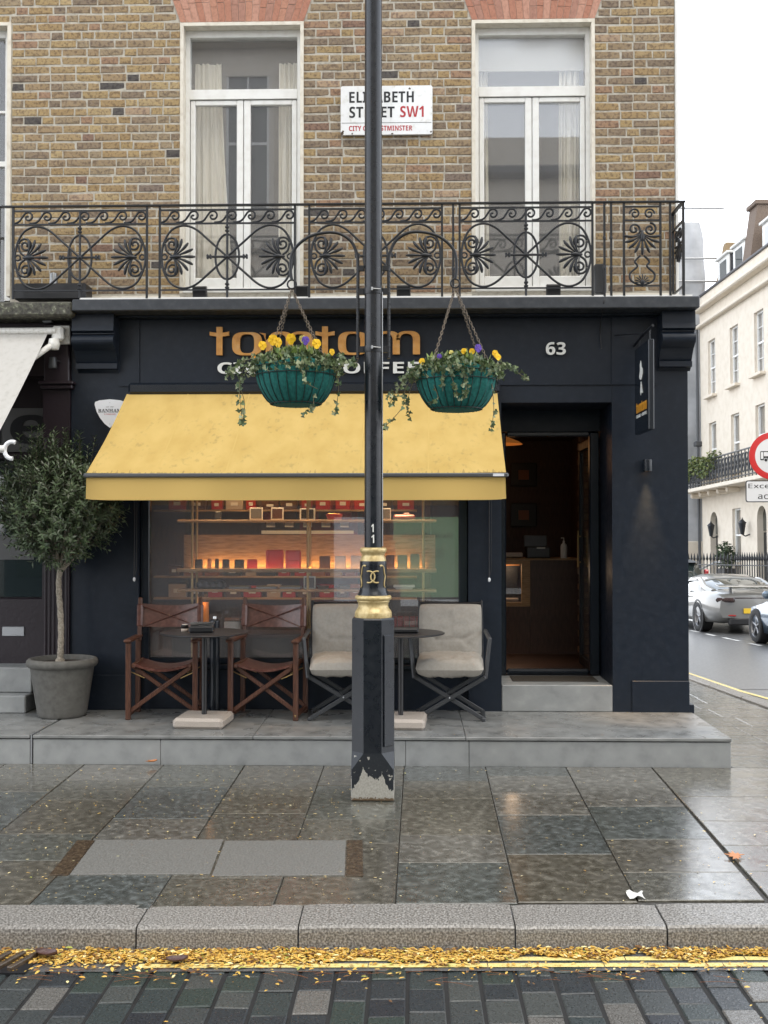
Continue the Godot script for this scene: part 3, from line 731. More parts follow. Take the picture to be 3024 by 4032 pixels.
func palmette(o: Vector3, turn: float, size: float) -> MB:
	var m := MB.new()
	var z := Vector3(0, 0, 1)
	for k in 9:
		var a := deg_to_rad(-78 + k * 19.5)
		var l := size * (0.94 - 0.16 * absf(a) / 1.3)
		var p := []; var r := []
		for j in 9:
			var f := j / 8.0
			var bend := a * (0.6 + 0.45 * f)
			p.append(o + Vector3(l * f * cos(bend), l * f * sin(bend), 0.005 + 0.007 * sin(f * PI)).rotated(z, turn))
			r.append([0.0045, 0.005, 0.006, 0.0075, 0.0095, 0.0115, 0.013, 0.0125, 0.0065][j] * (size / 0.2))
		m.tube(p, r, 6)
	m.tube([o + Vector3(-0.02, 0, 0.0).rotated(z, turn), o + Vector3(size * 0.18, 0, 0.012).rotated(z, turn), o + Vector3(size * 0.36, 0, 0.008).rotated(z, turn)], [0.009, 0.021, 0.012], 8)
	return m

func wave_scroll(x0: float, x1: float, y0: float, y1: float, n: int) -> MB:
	var m := MB.new()
	var w := (x1 - x0) / n; var h := y1 - y0
	for k in n:
		var p := []
		for q in [[-0.18, 0.02], [0.1, 0.06], [0.3, 0.22], [0.46, 0.55], [0.62, 0.88], [0.82, 0.97], [0.97, 0.82], [1.0, 0.55], [0.9, 0.33], [0.74, 0.3], [0.64, 0.46], [0.7, 0.62], [0.8, 0.6]]:
			p.append(Vector3(x0 + w * (k + q[0] * 0.96 - 0.02), y0 + h * q[1], 0))
		p[0].x = maxf(p[0].x, x0)
		m.tube(smooth(p, 3), 0.0088, 5)
	return m

func railing_panel(r: Node3D, x0: float, x1: float) -> void:
	var p := part(r, "railing_panel", Vector3(x0, 0, 0.25))
	var w := x1 - x0
	var f := MB.new()
	f.span(-0.009, 0.009, 3.715, 4.49, -0.009, 0.009); f.span(w - 0.009, w + 0.009, 3.715, 4.49, -0.009, 0.009)
	f.span(0.009, w - 0.009, 4.452, 4.466, -0.007, 0.007); f.span(0.009, w - 0.009, 4.338, 4.352, -0.007, 0.007); f.span(0.009, w - 0.009, 3.778, 3.79, -0.007, 0.007)
	put(p, "panel_frame", f, "iron")
	put(p, "wave_scroll", wave_scroll(0.01, w - 0.005, 4.352, 4.452, 7), "iron")
	# crossing loops
	var lo := []
	for q in [[0.0, 0.5], [0.02, 0.28], [0.075, 0.09], [0.165, 0.015], [0.26, 0.07], [0.37, 0.26], [0.5, 0.5], [0.63, 0.74], [0.74, 0.93], [0.835, 0.985], [0.925, 0.91], [0.98, 0.72], [1.0, 0.5], [0.98, 0.28], [0.925, 0.09], [0.835, 0.015], [0.74, 0.07], [0.63, 0.26], [0.5, 0.5], [0.37, 0.74], [0.26, 0.93], [0.165, 0.985], [0.075, 0.91], [0.02, 0.72], [0.0, 0.5]]:
		lo.append(Vector3(0.012 + (w - 0.024) * q[0], lerpf(4.336, 3.79, q[1]), 0))
	put(p, "crossing_loop", MB.new().tube(smooth(lo, 4), 0.0098, 6), "iron")
	var cx := w / 2; var cy := 4.063
	var el := []
	for k in 28: el.append(Vector3(cx + 0.1 * cos(TAU * k / 28), cy + 0.19 * sin(TAU * k / 28), 0.0))
	var ov := MB.new().tube(el, 0.0098, 6, true)
	put(p, "oval_ring", ov, "iron")
	var cr := MB.new()
	cr.tube([Vector3(cx, 3.72, 0), Vector3(cx, 4.45, 0)], 0.0105, 6); cr.tube([Vector3(cx - 0.17, cy, 0.002), Vector3(cx + 0.17, cy, 0.002)], 0.0105, 6)
	for q in [[cx, 4.31], [cx, 4.28], [cx, 3.83], [cx, 3.80], [cx - 0.165, cy], [cx + 0.165, cy], [cx - 0.14, cy], [cx + 0.14, cy]]:
		cr.cbox(Vector3(q[0], q[1], 0.003), Vector3(0.035, 0.02, 0.03) if q[0] == cx else Vector3(0.018, 0.04, 0.03), 0.006)
	cr.lathe(Vector3(cx, cy, 0), [Vector2(0, -0.022), Vector2(0.018, -0.014), Vector2(0.024, 0), Vector2(0.018, 0.014), Vector2(0, 0.022)], 10)
	put(p, "cross_bar", cr, "iron")
	for s in [0, 1]:
		var ox := 0.105 if s == 0 else w - 0.105
		var d := 1.0 if s == 0 else -1.0
		put(p, "palmette", palmette(Vector3(ox, cy, 0), 0.0 if s == 0 else PI, 0.21), "iron")
		var sc := MB.new()
		for e in [-1.0, 1.0]:
			var sp := spiral(ox + d * 0.0, cy + e * 0.105, 0.062, 0.012, (PI if d > 0 else 0.0) - e * d * 0.2, -1.6 * e * d, 24)
			sc.tube(sp, 0.0098, 5)
			sc.tube(smooth([Vector3(ox - d * 0.06, cy + e * 0.11, 0), Vector3(ox - d * 0.045, cy + e * 0.05, 0), Vector3(ox + d * 0.0, cy + e * 0.012, 0)], 4), 0.0098, 5)
		var ring := []
		for k in 14: ring.append(Vector3(ox - d * 0.065 + 0.022 * cos(TAU * k / 14), cy + 0.022 * sin(TAU * k / 14), 0))
		sc.tube(ring, 0.008, 5, true)
		put(p, "volute", sc, "iron")

func build_railing() -> void:
	var r := thing("balcony_railing", "black wrought iron balcony railing with scrolls and palmettes", "railing")
	put(r, "top_rail", MB.new().cbox(Vector3(-0.98, 4.498, 0.25), Vector3(6.51, 0.016, 0.038), 0.004).cbox(Vector3(2.257, 4.498, 0.04), Vector3(0.036, 0.0155, 0.38), 0.004), "iron")
	for q in [[-3.37, -2.232], [-2.123, -0.982], [-0.861, 0.252], [0.399, 1.505]]: railing_panel(r, q[0], q[1])
	for x in [-3.49, 0.345, 1.604, 1.66]:
		put(r, "bar", MB.new().span(x - 0.009, x + 0.009, 3.715, 4.489, 0.241, 0.259).lathe(Vector3(x, 4.2, 0.25), [Vector2(0.009, -0.02), Vector2(0.016, 0), Vector2(0.009, 0.02)], 8).lathe(Vector3(x, 3.95, 0.25), [Vector2(0.009, -0.02), Vector2(0.016, 0), Vector2(0.009, 0.02)], 8), "iron")
	# narrow end panel with an upright palmette
	var p := part(r, "end_panel", Vector3(0, 0, 0.25))
	put(p, "panel_frame", MB.new().span(1.757, 1.775, 3.715, 4.49, -0.009, 0.009).span(2.059, 2.077, 3.715, 4.49, -0.009, 0.009).span(1.776, 2.058, 4.338, 4.352, -0.007, 0.007).span(1.776, 2.058, 3.79, 3.802, -0.007, 0.007).span(1.776, 2.058, 4.452, 4.466, -0.007, 0.007), "iron")
	put(p, "palmette", palmette(Vector3(1.917, 4.24, 0), -PI / 2, 0.2), "iron")
	for d in [-1.0, 1.0]:
		put(p, "volute", MB.new().tube(spiral(1.917 + d * 0.065, 4.27, 0.055, 0.01, PI * 0.5 * d, -1.5 * d), 0.0095, 5), "iron")
		put(p, "volute", MB.new().tube(spiral(1.917 + d * 0.06, 4.4, 0.045, 0.01, 0.0 if d > 0 else PI, 1.4 * d), 0.0085, 5), "iron")
		put(p, "volute", MB.new().tube(smooth([Vector3(1.917 + d * 0.015, 4.05, 0), Vector3(1.917 + d * 0.06, 4.0, 0), Vector3(1.917 + d * 0.04, 3.96, 0), Vector3(1.917 + d * 0.1, 3.9, 0), Vector3(1.917 + d * 0.09, 3.84, 0), Vector3(1.917 + d * 0.01, 3.8, 0)], 5), 0.0095, 5), "iron")
	put(p, "palmette", palmette(Vector3(1.917, 3.81, 0), PI / 2, 0.09), "iron")
	# return to the wall
	var e := part(r, "return_panel")
	var rt := MB.new()
	rt.span(2.248, 2.268, 3.715, 4.489, 0.24, 0.26).span(2.14, 2.158, 3.715, 4.489, 0.241, 0.259).span(2.25, 2.266, 3.79, 3.802, -0.1, 0.239).span(2.25, 2.266, 4.338, 4.352, -0.1, 0.239).span(2.249, 2.267, 3.715, 4.489, -0.112, -0.1)
	put(e, "panel_frame", rt, "iron")
	var pm := palmette(Vector3(0, 0, 0), -PI / 2, 0.2)
	put(e, "palmette", pm, "iron", Transform3D(Basis(Vector3.UP, PI / 2), Vector3(2.258, 4.22, 0.08)))
	put(e, "volute", MB.new().tube(spiral(0.06, 0, 0.055, 0.01, PI, -1.5), 0.009, 5), "iron", Transform3D(Basis(Vector3.UP, PI / 2), Vector3(2.258, 4.26, 0.08)))
	put(e, "volute", MB.new().tube(spiral(-0.06, 0, 0.055, 0.01, 0, 1.5), 0.009, 5), "iron", Transform3D(Basis(Vector3.UP, PI / 2), Vector3(2.258, 4.26, 0.08)))
	# floodlights and a junction box on the balcony edge
	var k := 0
	for x in [-1.8, -0.935, -0.07, 1.19]:
		var f := thing("floodlight", ["small black floodlight on the balcony below the french window with open curtains", "small black floodlight on the balcony next to hanging basket with more yellow flowers", "small black floodlight on the balcony just beside the lamp post", "small black floodlight on the balcony below the window with a blind"][k], "floodlight", Vector3(x, 3.722, 0.16), 0.0, "floodlights along the balcony edge")
		put(f, "housing", MB.new().cbox(Vector3(0, 0.062, 0), Vector3(0.118, 0.1, 0.07), 0.008, Basis(Vector3.RIGHT, 0.25)), "black_plastic")
		put(f, "bracket", MB.new().span(-0.012, 0.012, 0, 0.03, -0.02, 0.02), "black_plastic")
		k += 1
	var jb := thing("junction_box", "dark grey electrical box hanging inside the balcony railing", "box", Vector3(1.586, 3.73, 0.13))
	put(jb, "case", MB.new().cbox(Vector3(0, 0.15, 0), Vector3(0.1, 0.25, 0.08), 0.01), "grey_metal")
	put(jb, "cable", MB.new().tube(smooth([Vector3(0, 0.03, 0.02), Vector3(0.02, -0.01, 0.12), Vector3(0, -0.1, 0.16), Vector3(0.02, -0.25, -0.1), Vector3(0.03, -0.42, -0.1)], 6), 0.006, 5), "black_plastic")
	# trough and clutter on the neighbouring balcony
	var tr := thing("planter_trough", "black planter trough behind the balcony railing", "planter", Vector3(-3.1, 3.74, 0.02))
	put(tr, "trough", MB.new().cbox(Vector3(0, 0.07, 0), Vector3(0.62, 0.14, 0.2), 0.01), "black_plastic")
	var sp := thing("outdoor_lamp", "grey spotlight clipped behind the balcony railing", "lamp", Vector3(-2.98, 3.87, 0.05))
	put(sp, "arm", MB.new().tube([Vector3(0.03, 0, 0), Vector3(0.03, 0.3, 0)], 0.016, 8), "grey_metal")
	put(sp, "head", MB.new().lathe(Vector3(-0.1, 0.05, 0.03), [Vector2(0.0, -0.06), Vector2(0.04, -0.05), Vector2(0.03, 0.05), Vector2(0.0, 0.06)], 10), "zinc")

# ---- lamp post
func build_lamp_post() -> void:
	var L := thing("lamp_post", "black cast iron lamp post with gold collars and chipped base", "lamp post", Vector3(-0.262, -0.02, 1.97))
	var y0 := -0.02
	var lo := func(y: float): return y - y0
	# plinth: square foot with chipped paint, broached to an octagonal box
	var hw := 0.1425
	var foot := MB.new()
	var sq := func(h: float, c: float, y: float): # square with cut corners
		var r := PackedVector3Array()
		for q in [[h, -c], [h, c], [c, h], [-c, h], [-h, c], [-h, -c], [-c, -h], [c, -h]]: r.append(Vector3(q[0], y, -q[1]))
		return r
	var flat_rings := func(m: MB, rings: Array):
		for k in rings.size() - 1:
			for s in 8:
				var s2 := (s + 1) % 8
				m.quad(rings[k][s], rings[k][s2], rings[k + 1][s2], rings[k + 1][s])
	flat_rings.call(foot, [sq.call(hw, hw - 0.006, 0.0), sq.call(hw, hw - 0.006, 0.12)])
	var foot_uv := foot
	for k in foot_uv.v.size():
		var p := foot_uv.v[k]
		foot_uv.t[k] = Vector2((atan2(p.x, p.z) / TAU) * 2.0 + 0.5, 1.0 - p.y / 0.32)
	var br := MB.new()
	flat_rings.call(br, [sq.call(hw, hw - 0.006, 0.12), sq.call(hw, hw - 0.006, 0.205), sq.call(hw - 0.001, hw * 0.42, 0.31)])
	for k in br.v.size():
		var p := br.v[k]
		br.t[k] = Vector2((atan2(p.x, p.z) / TAU) * 2.0 + 0.5, 1.0 - p.y / 0.32)
	var k0 := foot.v.size()
	foot.v.append_array(br.v); foot.n.append_array(br.n); foot.t.append_array(br.t); foot.c.append_array(br.c)
	for q in br.i: foot.i.append(q + k0)
	put(L, "foot", foot, chipped_paint())
	var bx := MB.new()
	flat_rings.call(bx, [sq.call(hw - 0.001, hw * 0.42, 0.31), sq.call(hw - 0.002, hw * 0.42, 1.19), sq.call(hw - 0.008, hw * 0.4, 1.2), sq.call(0.02, 0.01, 1.2)])
	put(L, "base_box", bx, "post_black")
	put(L, "access_door", MB.new().cbox(Vector3(0.104, 0.72, 0.104), Vector3(0.085, 0.74, 0.012), 0.004, Basis(Vector3.UP, PI / 4)), "post_black")
	var z := 0.000272
	var prof := func(rows: Array):
		var r := []
		for q in rows: r.append(Vector2(q[1] * z, q[0] - y0))
		return r
	put(L, "collar", MB.new().lathe(Vector3.ZERO, prof.call([[1.18, 455], [1.181, 463], [1.211, 463], [1.214, 455], [1.222, 448], [1.232, 418], [1.245, 388], [1.258, 373], [1.27, 372], [1.28, 384], [1.283, 400], [1.287, 405], [1.293, 402], [1.2945, 398], [1.296, 415], [1.3, 440], [1.307, 454], [1.314, 455], [1.322, 446], [1.327, 425], [1.329, 395]]), 40), "gold_paint")
	put(L, "drum", MB.new().lathe(Vector3.ZERO, prof.call([[1.329, 395], [1.336, 388], [1.35, 362], [1.365, 340], [1.385, 329], [1.447, 330], [1.529, 335], [1.555, 330], [1.56, 322]]), 40), "post_black")
	put(L, "collar", MB.new().lathe(Vector3.ZERO, prof.call([[1.56, 322], [1.563, 320], [1.572, 312], [1.585, 296], [1.597, 276], [1.601, 272], [1.603, 288], [1.608, 290], [1.612, 286], [1.613, 300], [1.618, 320], [1.625, 329], [1.634, 331], [1.643, 325], [1.649, 305], [1.651, 222]]), 40), "gold_paint")
	put(L, "shaft", MB.new().lathe(Vector3.ZERO, [Vector2(0.06, 1.668), Vector2(0.0596, 3.0), Vector2(0.0585, 5.4), Vector2(0.055, 7.6)], 28), "post_black")
	put(L, "conduit", MB.new().tube([Vector3(0.062, 1.68, 0.02), Vector3(0.061, 3.4, 0.02)], 0.0045, 6), "zinc")
	# raised emblem and scrolls on the drum
	var em := MB.new()
	var em_at := func(u: float, w: float): # wrap a flat point round the drum
		var rr := 0.0925
		var a := u / rr
		return Vector3(rr * sin(a), 1.455 + w - y0, rr * cos(a))
	for d in [-1.0, 1.0]:
		var p := []
		for q in [[0.040, 0.037], [0.025, 0.0385], [0.008, 0.034], [-0.008, 0.02], [-0.013, 0.0], [-0.008, -0.02], [0.008, -0.034], [0.025, -0.0385], [0.040, -0.037]]:
			p.append(em_at.call(d * q[0], q[1]))
		em.tube(smooth(p, 4), 0.0052, 6)
	put(L, "emblem", em, "gold_paint")
	var sw := MB.new()
	for a in [-1.0, 1.0]:
		var p := []
		for q in [[0.05, 0.072], [0.066, 0.076], [0.078, 0.068], [0.086, 0.045], [0.09, 0.02], [0.098, 0.005], [0.094, -0.02], [0.088, -0.045], [0.092, -0.065], [0.1, -0.07]]:
			p.append(em_at.call(a * q[0] * 1.0, q[1]))
		sw.tube(smooth(p, 4), [0.007, 0.007, 0.007, 0.006, 0.006] + (func(): var r := []; r.resize(32); r.fill(0.0045); return r).call(), 6)
	put(L, "scroll", sw, "gold_paint")
	lettering(L, "numeral", "1", Vector3(-0.011, 1.681 + 0.02, 0.0595), 0.019, 0.056, "white_letter", {"weight": 700, "depth": 0.002})
	lettering(L, "numeral", "1", Vector3(-0.012, 1.755 + 0.02, 0.0595), 0.017, 0.054, "white_letter", {"weight": 700, "depth": 0.002})
	# twisted crook brackets
	for d in [-1.0, 1.0]:
		var br2 := part(L, "crook_bracket")
		var p := []
		var x = 0.105 * d
		for q in [[0.0, 2.93], [0.0, 3.3], [0.0, 3.58], [0.012, 3.66], [0.05, 3.735], [0.13, 3.785], [0.23, 3.79], [0.34, 3.76], [0.425, 3.69], [0.455, 3.62], [0.458, 3.53], [0.45, 3.47]]:
			p.append(Vector3(x + d * q[0], q[1] - y0, 0.0))
		put(br2, "bar", MB.new().tube(smooth(p, 5), 0.011, 8), "iron")
		var tw := MB.new()
		var hx := []
		for k in 150: hx.append(Vector3(x + 0.0105 * cos(k * 0.75), 2.95 + k * 0.0044, 0.0105 * sin(k * 0.75)))
		tw.tube(hx, 0.0034, 4)
		put(br2, "twist", tw, "iron")
		var eye := []
		for k in 14: eye.append(Vector3(x + d * 0.45 + 0.03 * cos(TAU * k / 14), 3.44 - y0 + 0.03 * sin(TAU * k / 14), 0))
		put(br2, "hook_ring", MB.new().tube(eye, 0.006, 6, true), "iron")
	for y in [3.387, 2.993]:
		var st := part(L, "clamp")
		put(st, "strap", MB.new().lathe(Vector3(0, y - y0, 0), [Vector2(0.0598, -0.022), Vector2(0.065, -0.022), Vector2(0.065, 0.022), Vector2(0.0598, 0.022)], 24).cbox(Vector3(-0.085, y - y0, 0), Vector3(0.045, 0.044, 0.02), 0.003).cbox(Vector3(0.085, y - y0, 0), Vector3(0.045, 0.044, 0.02), 0.003), "iron")
		put(st, "bolt", MB.new().tube([Vector3(-0.004, y - y0 + 0.006, 0.074), Vector3(0.052, y - y0 + 0.002, 0.066)], 0.004, 6).cbox(Vector3(-0.006, y - y0 + 0.004, 0.072), Vector3(0.012, 0.024, 0.014), 0.002), "zinc")
	var cross := part(L, "cross_stay")
	put(cross, "stay", MB.new().cbox(Vector3(-0.083, 3.545 - y0, 0), Vector3(0.045, 0.04, 0.018), 0.004).cbox(Vector3(0.083, 3.545 - y0, 0), Vector3(0.045, 0.04, 0.018), 0.004), "iron")

# black paint flaked off down to the grey undercoat, with a ragged edge
func chipped_paint() -> StandardMaterial3D:
	var w := 512; var h := 256
	var im := Image.create(w, h, false, Image.FORMAT_RGB8)
	var f := FastNoiseLite.new(); f.seed = 5; f.frequency = 0.018; f.fractal_octaves = 4
	var g := FastNoiseLite.new(); g.seed = 9; g.frequency = 0.06
	for y in h:
		for x in w:
			var up := 1.0 - float(y) / h              # 0 at the ground
			var fx := clampf((float(x) / w - 0.25) * 2.0, 0, 1) if x < w * 0.75 and x > w * 0.25 else fposmod(float(x) / w * 2.0 + 0.13, 1.0)
			var pk := [0.22, 0.3, 0.42, 0.69, 0.55, 0.5, 0.48, 0.43, 0.53, 0.36, 0.2, 0.2]
			var at := fx * 10.99
			var edge: float = lerpf(pk[int(at)], pk[int(at) + 1], at - int(at)) + 0.07 * g.get_noise_2d(x * 0.9, y * 0.5) + 0.05 * f.get_noise_2d(x * 3.0, y)
			var n2 := g.get_noise_2d(x, y)
			var cc := Color(0.014, 0.017, 0.022).lerp(Color(0.028, 0.031, 0.036), clampf(n2, 0, 1))
			if up < edge or (up < 0.9 and f.get_noise_2d(x * 1.1 + 930, y * 1.1) > 0.5): cc = Color(0.4, 0.385, 0.34) * (0.82 + 0.25 * n2)
			if up < 0.05 + 0.06 * n2: cc = Color(0.11, 0.075, 0.045)
			im.set_pixel(x, y, cc.linear_to_srgb())
	return mk("chipped_paint", Color(1, 1, 1), 0.42, {"tex": ImageTexture.create_from_image(im)})

# ---- hanging baskets
func ivy_leaf(m: MB, at: Vector3, s: float, b: Basis, cc: Color) -> void:
	m.col = cc
	var o := [Vector3(0, -0.15, 0), Vector3(0.35, -0.28, 0.05), Vector3(0.5, 0.05, 0.1), Vector3(0.28, 0.2, 0.05), Vector3(0.0, 0.75, -0.08), Vector3(-0.28, 0.2, 0.05), Vector3(-0.5, 0.05, 0.1), Vector3(-0.35, -0.28, 0.05)]
	var mid := at + b * (Vector3(0, 0.05, 0.0) * s)
	for k in 8: m.tri(mid, at + b * (o[k] * s), at + b * (o[(k + 1) % 8] * s))

func rand_basis(tilt := 3.1) -> Basis:
	return Basis.from_euler(Vector3(rng.randf_range(-tilt, tilt), rng.randf_range(-PI, PI), rng.randf_range(-tilt, tilt)))

func ivy_colour() -> Color:
	var r := rng.randf()
	if r < 0.2: return Color(0.34, 0.38, 0.22)
	if r < 0.5: return Color(0.14, 0.19, 0.08)
	return Color(0.055, 0.1, 0.04).lerp(Color(0.13, 0.165, 0.09), rng.randf())

func pansy(parent: Node3D, at: Vector3, yaw: float, tip: float, s: float, cc: Color) -> void:
	var m := MB.new()
	var b := Basis.from_euler(Vector3(tip, yaw, 0))
	for k in 5:
		var a: float = [0.55, -0.55, 1.7, -1.7, PI][k]
		var l: float = [1.0, 1.0, 0.95, 0.95, 1.15][k]
		m.col = cc * rng.randf_range(0.85, 1.1)
		var d := Vector3(sin(a), cos(a), 0); var e := Vector3(cos(a), -sin(a), 0)
		var zz := 0.05 * (k - 2)
		var pts := [Vector3(0, 0, 0.02)]
		for q in [[0.45, 0.3], [0.52, 0.7], [0.3, 1.0], [0.0, 1.08], [-0.3, 1.0], [-0.52, 0.7], [-0.45, 0.3]]: pts.append((d * q[1] * l + e * q[0] * 1.15) + Vector3(0, 0, zz + rng.randf_range(-0.1, 0.1)))
		for j in range(1, 7): m.tri(at + b * (pts[0] * s), at + b * (pts[j] * s), at + b * (pts[j + 1] * s))
	m.col = Color(0.35, 0.18, 0.02)
	m.lathe(at + b * Vector3(0, 0, 0.1 * s), [Vector2(0, -0.1 * s), Vector2(0.12 * s, 0), Vector2(0, 0.1 * s)], 6)
	put(parent, "flower", m, "petal")

func chain(m: MB, a: Vector3, b: Vector3) -> void:
	var d := b - a
	var n := int(d.length() / 0.0215)
	var z := d.normalized(); var x := z.cross(Vector3(0.2, 0.1, 1)).normalized(); var y := z.cross(x)
	for k in n:
		var c := a + d * ((k + 0.5) / n)
		var u := x if k % 2 == 0 else y
		var p := []
		for j in 8:
			var w := TAU * j / 8
			p.append(c + z * cos(w) * 0.0155 + u * sin(w) * 0.0075)
		m.tube(p, 0.002, 4, true)

func hanging_basket(label: String, at: Vector3, hook: Vector3, flowers: Array, trails: Array, sd: int) -> void:
	rng.seed = sd
	var B := thing("hanging_basket", label, "hanging basket", at, 0.0, "flower baskets hanging from the lamp post")
	var R := 0.268; var H := 0.3; var rb := 0.15
	# pleated green liner
	var rows := []
	var prof := func(f: float): return rb + (R - rb) * pow(sin(minf(f * 1.25, 1.0) * PI * 0.5), 0.7)
	for k in 13:
		var f := k / 12.0
		var row := PackedVector3Array()
		for s in 96:
			var a := TAU * s / 96
			var pl := 1.0 + 0.022 * sin(a * 21.0 + sin(a * 3.0 + sd) * 1.4 + f * 0.6) * (0.5 + 0.5 * f) + 0.01 * sin(a * 5.0 + f * 7.0 + sd)
			row.append(Vector3(cos(a) * prof.call(f) * pl, f * (H * 0.93 + 0.014 * sin(a * 4.0 + sd)), -sin(a) * prof.call(f) * pl))
		rows.append(row)
	var ln := MB.new().sheet(rows, true)
	ln.lathe(Vector3(0, 0.001, 0), [Vector2(0.0, 0.0), Vector2(rb, 0.0)], 32)
	put(B, "liner", ln, "liner")
	var wire := MB.new()
	for f in [0.03, 0.66, 0.84]:
		var ring := []
		for s in 40: ring.append(Vector3(cos(TAU * s / 40) * (prof.call(f) * 1.025 + 0.004), f * H, sin(TAU * s / 40) * (prof.call(f) * 1.025 + 0.004)))
		wire.tube(ring, 0.0035, 5, true)
	for s in 26:
		var a := TAU * s / 26
		var p := []
		for k in 9: p.append(Vector3(cos(a) * (prof.call(k / 8.0 * 0.84) * 1.022 + 0.002), k / 8.0 * 0.84 * H, sin(a) * (prof.call(k / 8.0 * 0.84) * 1.022 + 0.002)))
		wire.tube(p, 0.0026, 4)
	put(B, "wire_frame", wire, "wire_green")
	put(B, "compost", MB.new().lathe(Vector3(0, H * 0.84, 0), [Vector2(R * 0.98, 0.0), Vector2(0.12, 0.05), Vector2(0, 0.06)], 24), "soil")
	for a in [0.5, 2.3, 3.9, 5.6]:
		var m := MB.new()
		chain(m, hook - at, Vector3(cos(a) * R * 0.97, H * 0.86, sin(a) * R * 0.97))
		put(B, "chain", m, "rusty_chain")
	var nest := MB.new()
	# mound of ivy and pansy leaves
	for k in 1400:
		var a := rng.randf() * TAU
		var r := sqrt(rng.randf()) * R * 1.2
		var y := H * 0.9 + 0.11 * cos(r / R * 1.3) * rng.randf_range(0.3, 1.15)
		if r > R * 0.9: y -= rng.randf() * 0.085 - 0.01
		var b := Basis(Vector3.UP, -a + PI / 2 + rng.randf_range(-0.9, 0.9)) * Basis(Vector3.RIGHT, rng.randf_range(-0.3, 1.5)) * Basis(Vector3.FORWARD, rng.randf_range(-0.8, 0.8))
		ivy_leaf(nest, Vector3(cos(a) * r, y, sin(a) * r), rng.randf_range(0.024, 0.042), b, ivy_colour())
	# upright pansy leaves
	for k in 110:
		var a := rng.randf() * TAU
		var r := sqrt(rng.randf()) * R * 0.8
		nest.col = Color(0.12, 0.2, 0.045).lerp(Color(0.3, 0.36, 0.1), rng.randf() * 0.8)
		var o := Vector3(cos(a) * r, H * 0.95, sin(a) * r)
		var l := rng.randf_range(0.07, 0.13); var d := Vector3(rng.randf_range(-0.6, 0.6), 1, rng.randf_range(-0.6, 0.6)).normalized() * l
		var s := Vector3(rng.randf_range(-1, 1), 0, rng.randf_range(-1, 1)).normalized() * l * 0.2
		nest.quad(o, o + d * 0.5 + s, o + d, o + d * 0.5 - s)
	put(B, "ivy", nest, "leaves").set_meta("kind", "stuff")
	var tr := MB.new()
	for q in trails:
		# q: points of the stem, leaves per metre, leaf size
		var st := smooth(q[0], 6)
		tr.col = Color(0.12, 0.1, 0.05)
		tr.tube(st, 0.0022, 4)
		for k in int(q[1]):
			var f := rng.randf()
			var p: Vector3 = st[int(f * (st.size() - 1))]
			var b := Basis(Vector3.UP, rng.randf_range(-0.9, 0.9)) * Basis(Vector3.RIGHT, rng.randf_range(-0.5, 0.9)) * Basis(Vector3.FORWARD, rng.randf_range(-2.6, 2.6))
			ivy_leaf(tr, p + Vector3(rng.randf_range(-1, 1), rng.randf_range(-1, 1), rng.randf_range(-1, 1)) * float(q[2]), rng.randf_range(0.02, 0.038), b, ivy_colour())
	put(B, "trailing_ivy", tr, "leaves").set_meta("kind", "stuff")
	for q in flowers: pansy(B, q[0], q[1], q[2], q[3] * 0.78, q[4])

func V(x: float, y: float, z := 0.0) -> Vector3:
	return Vector3(x, y, z)

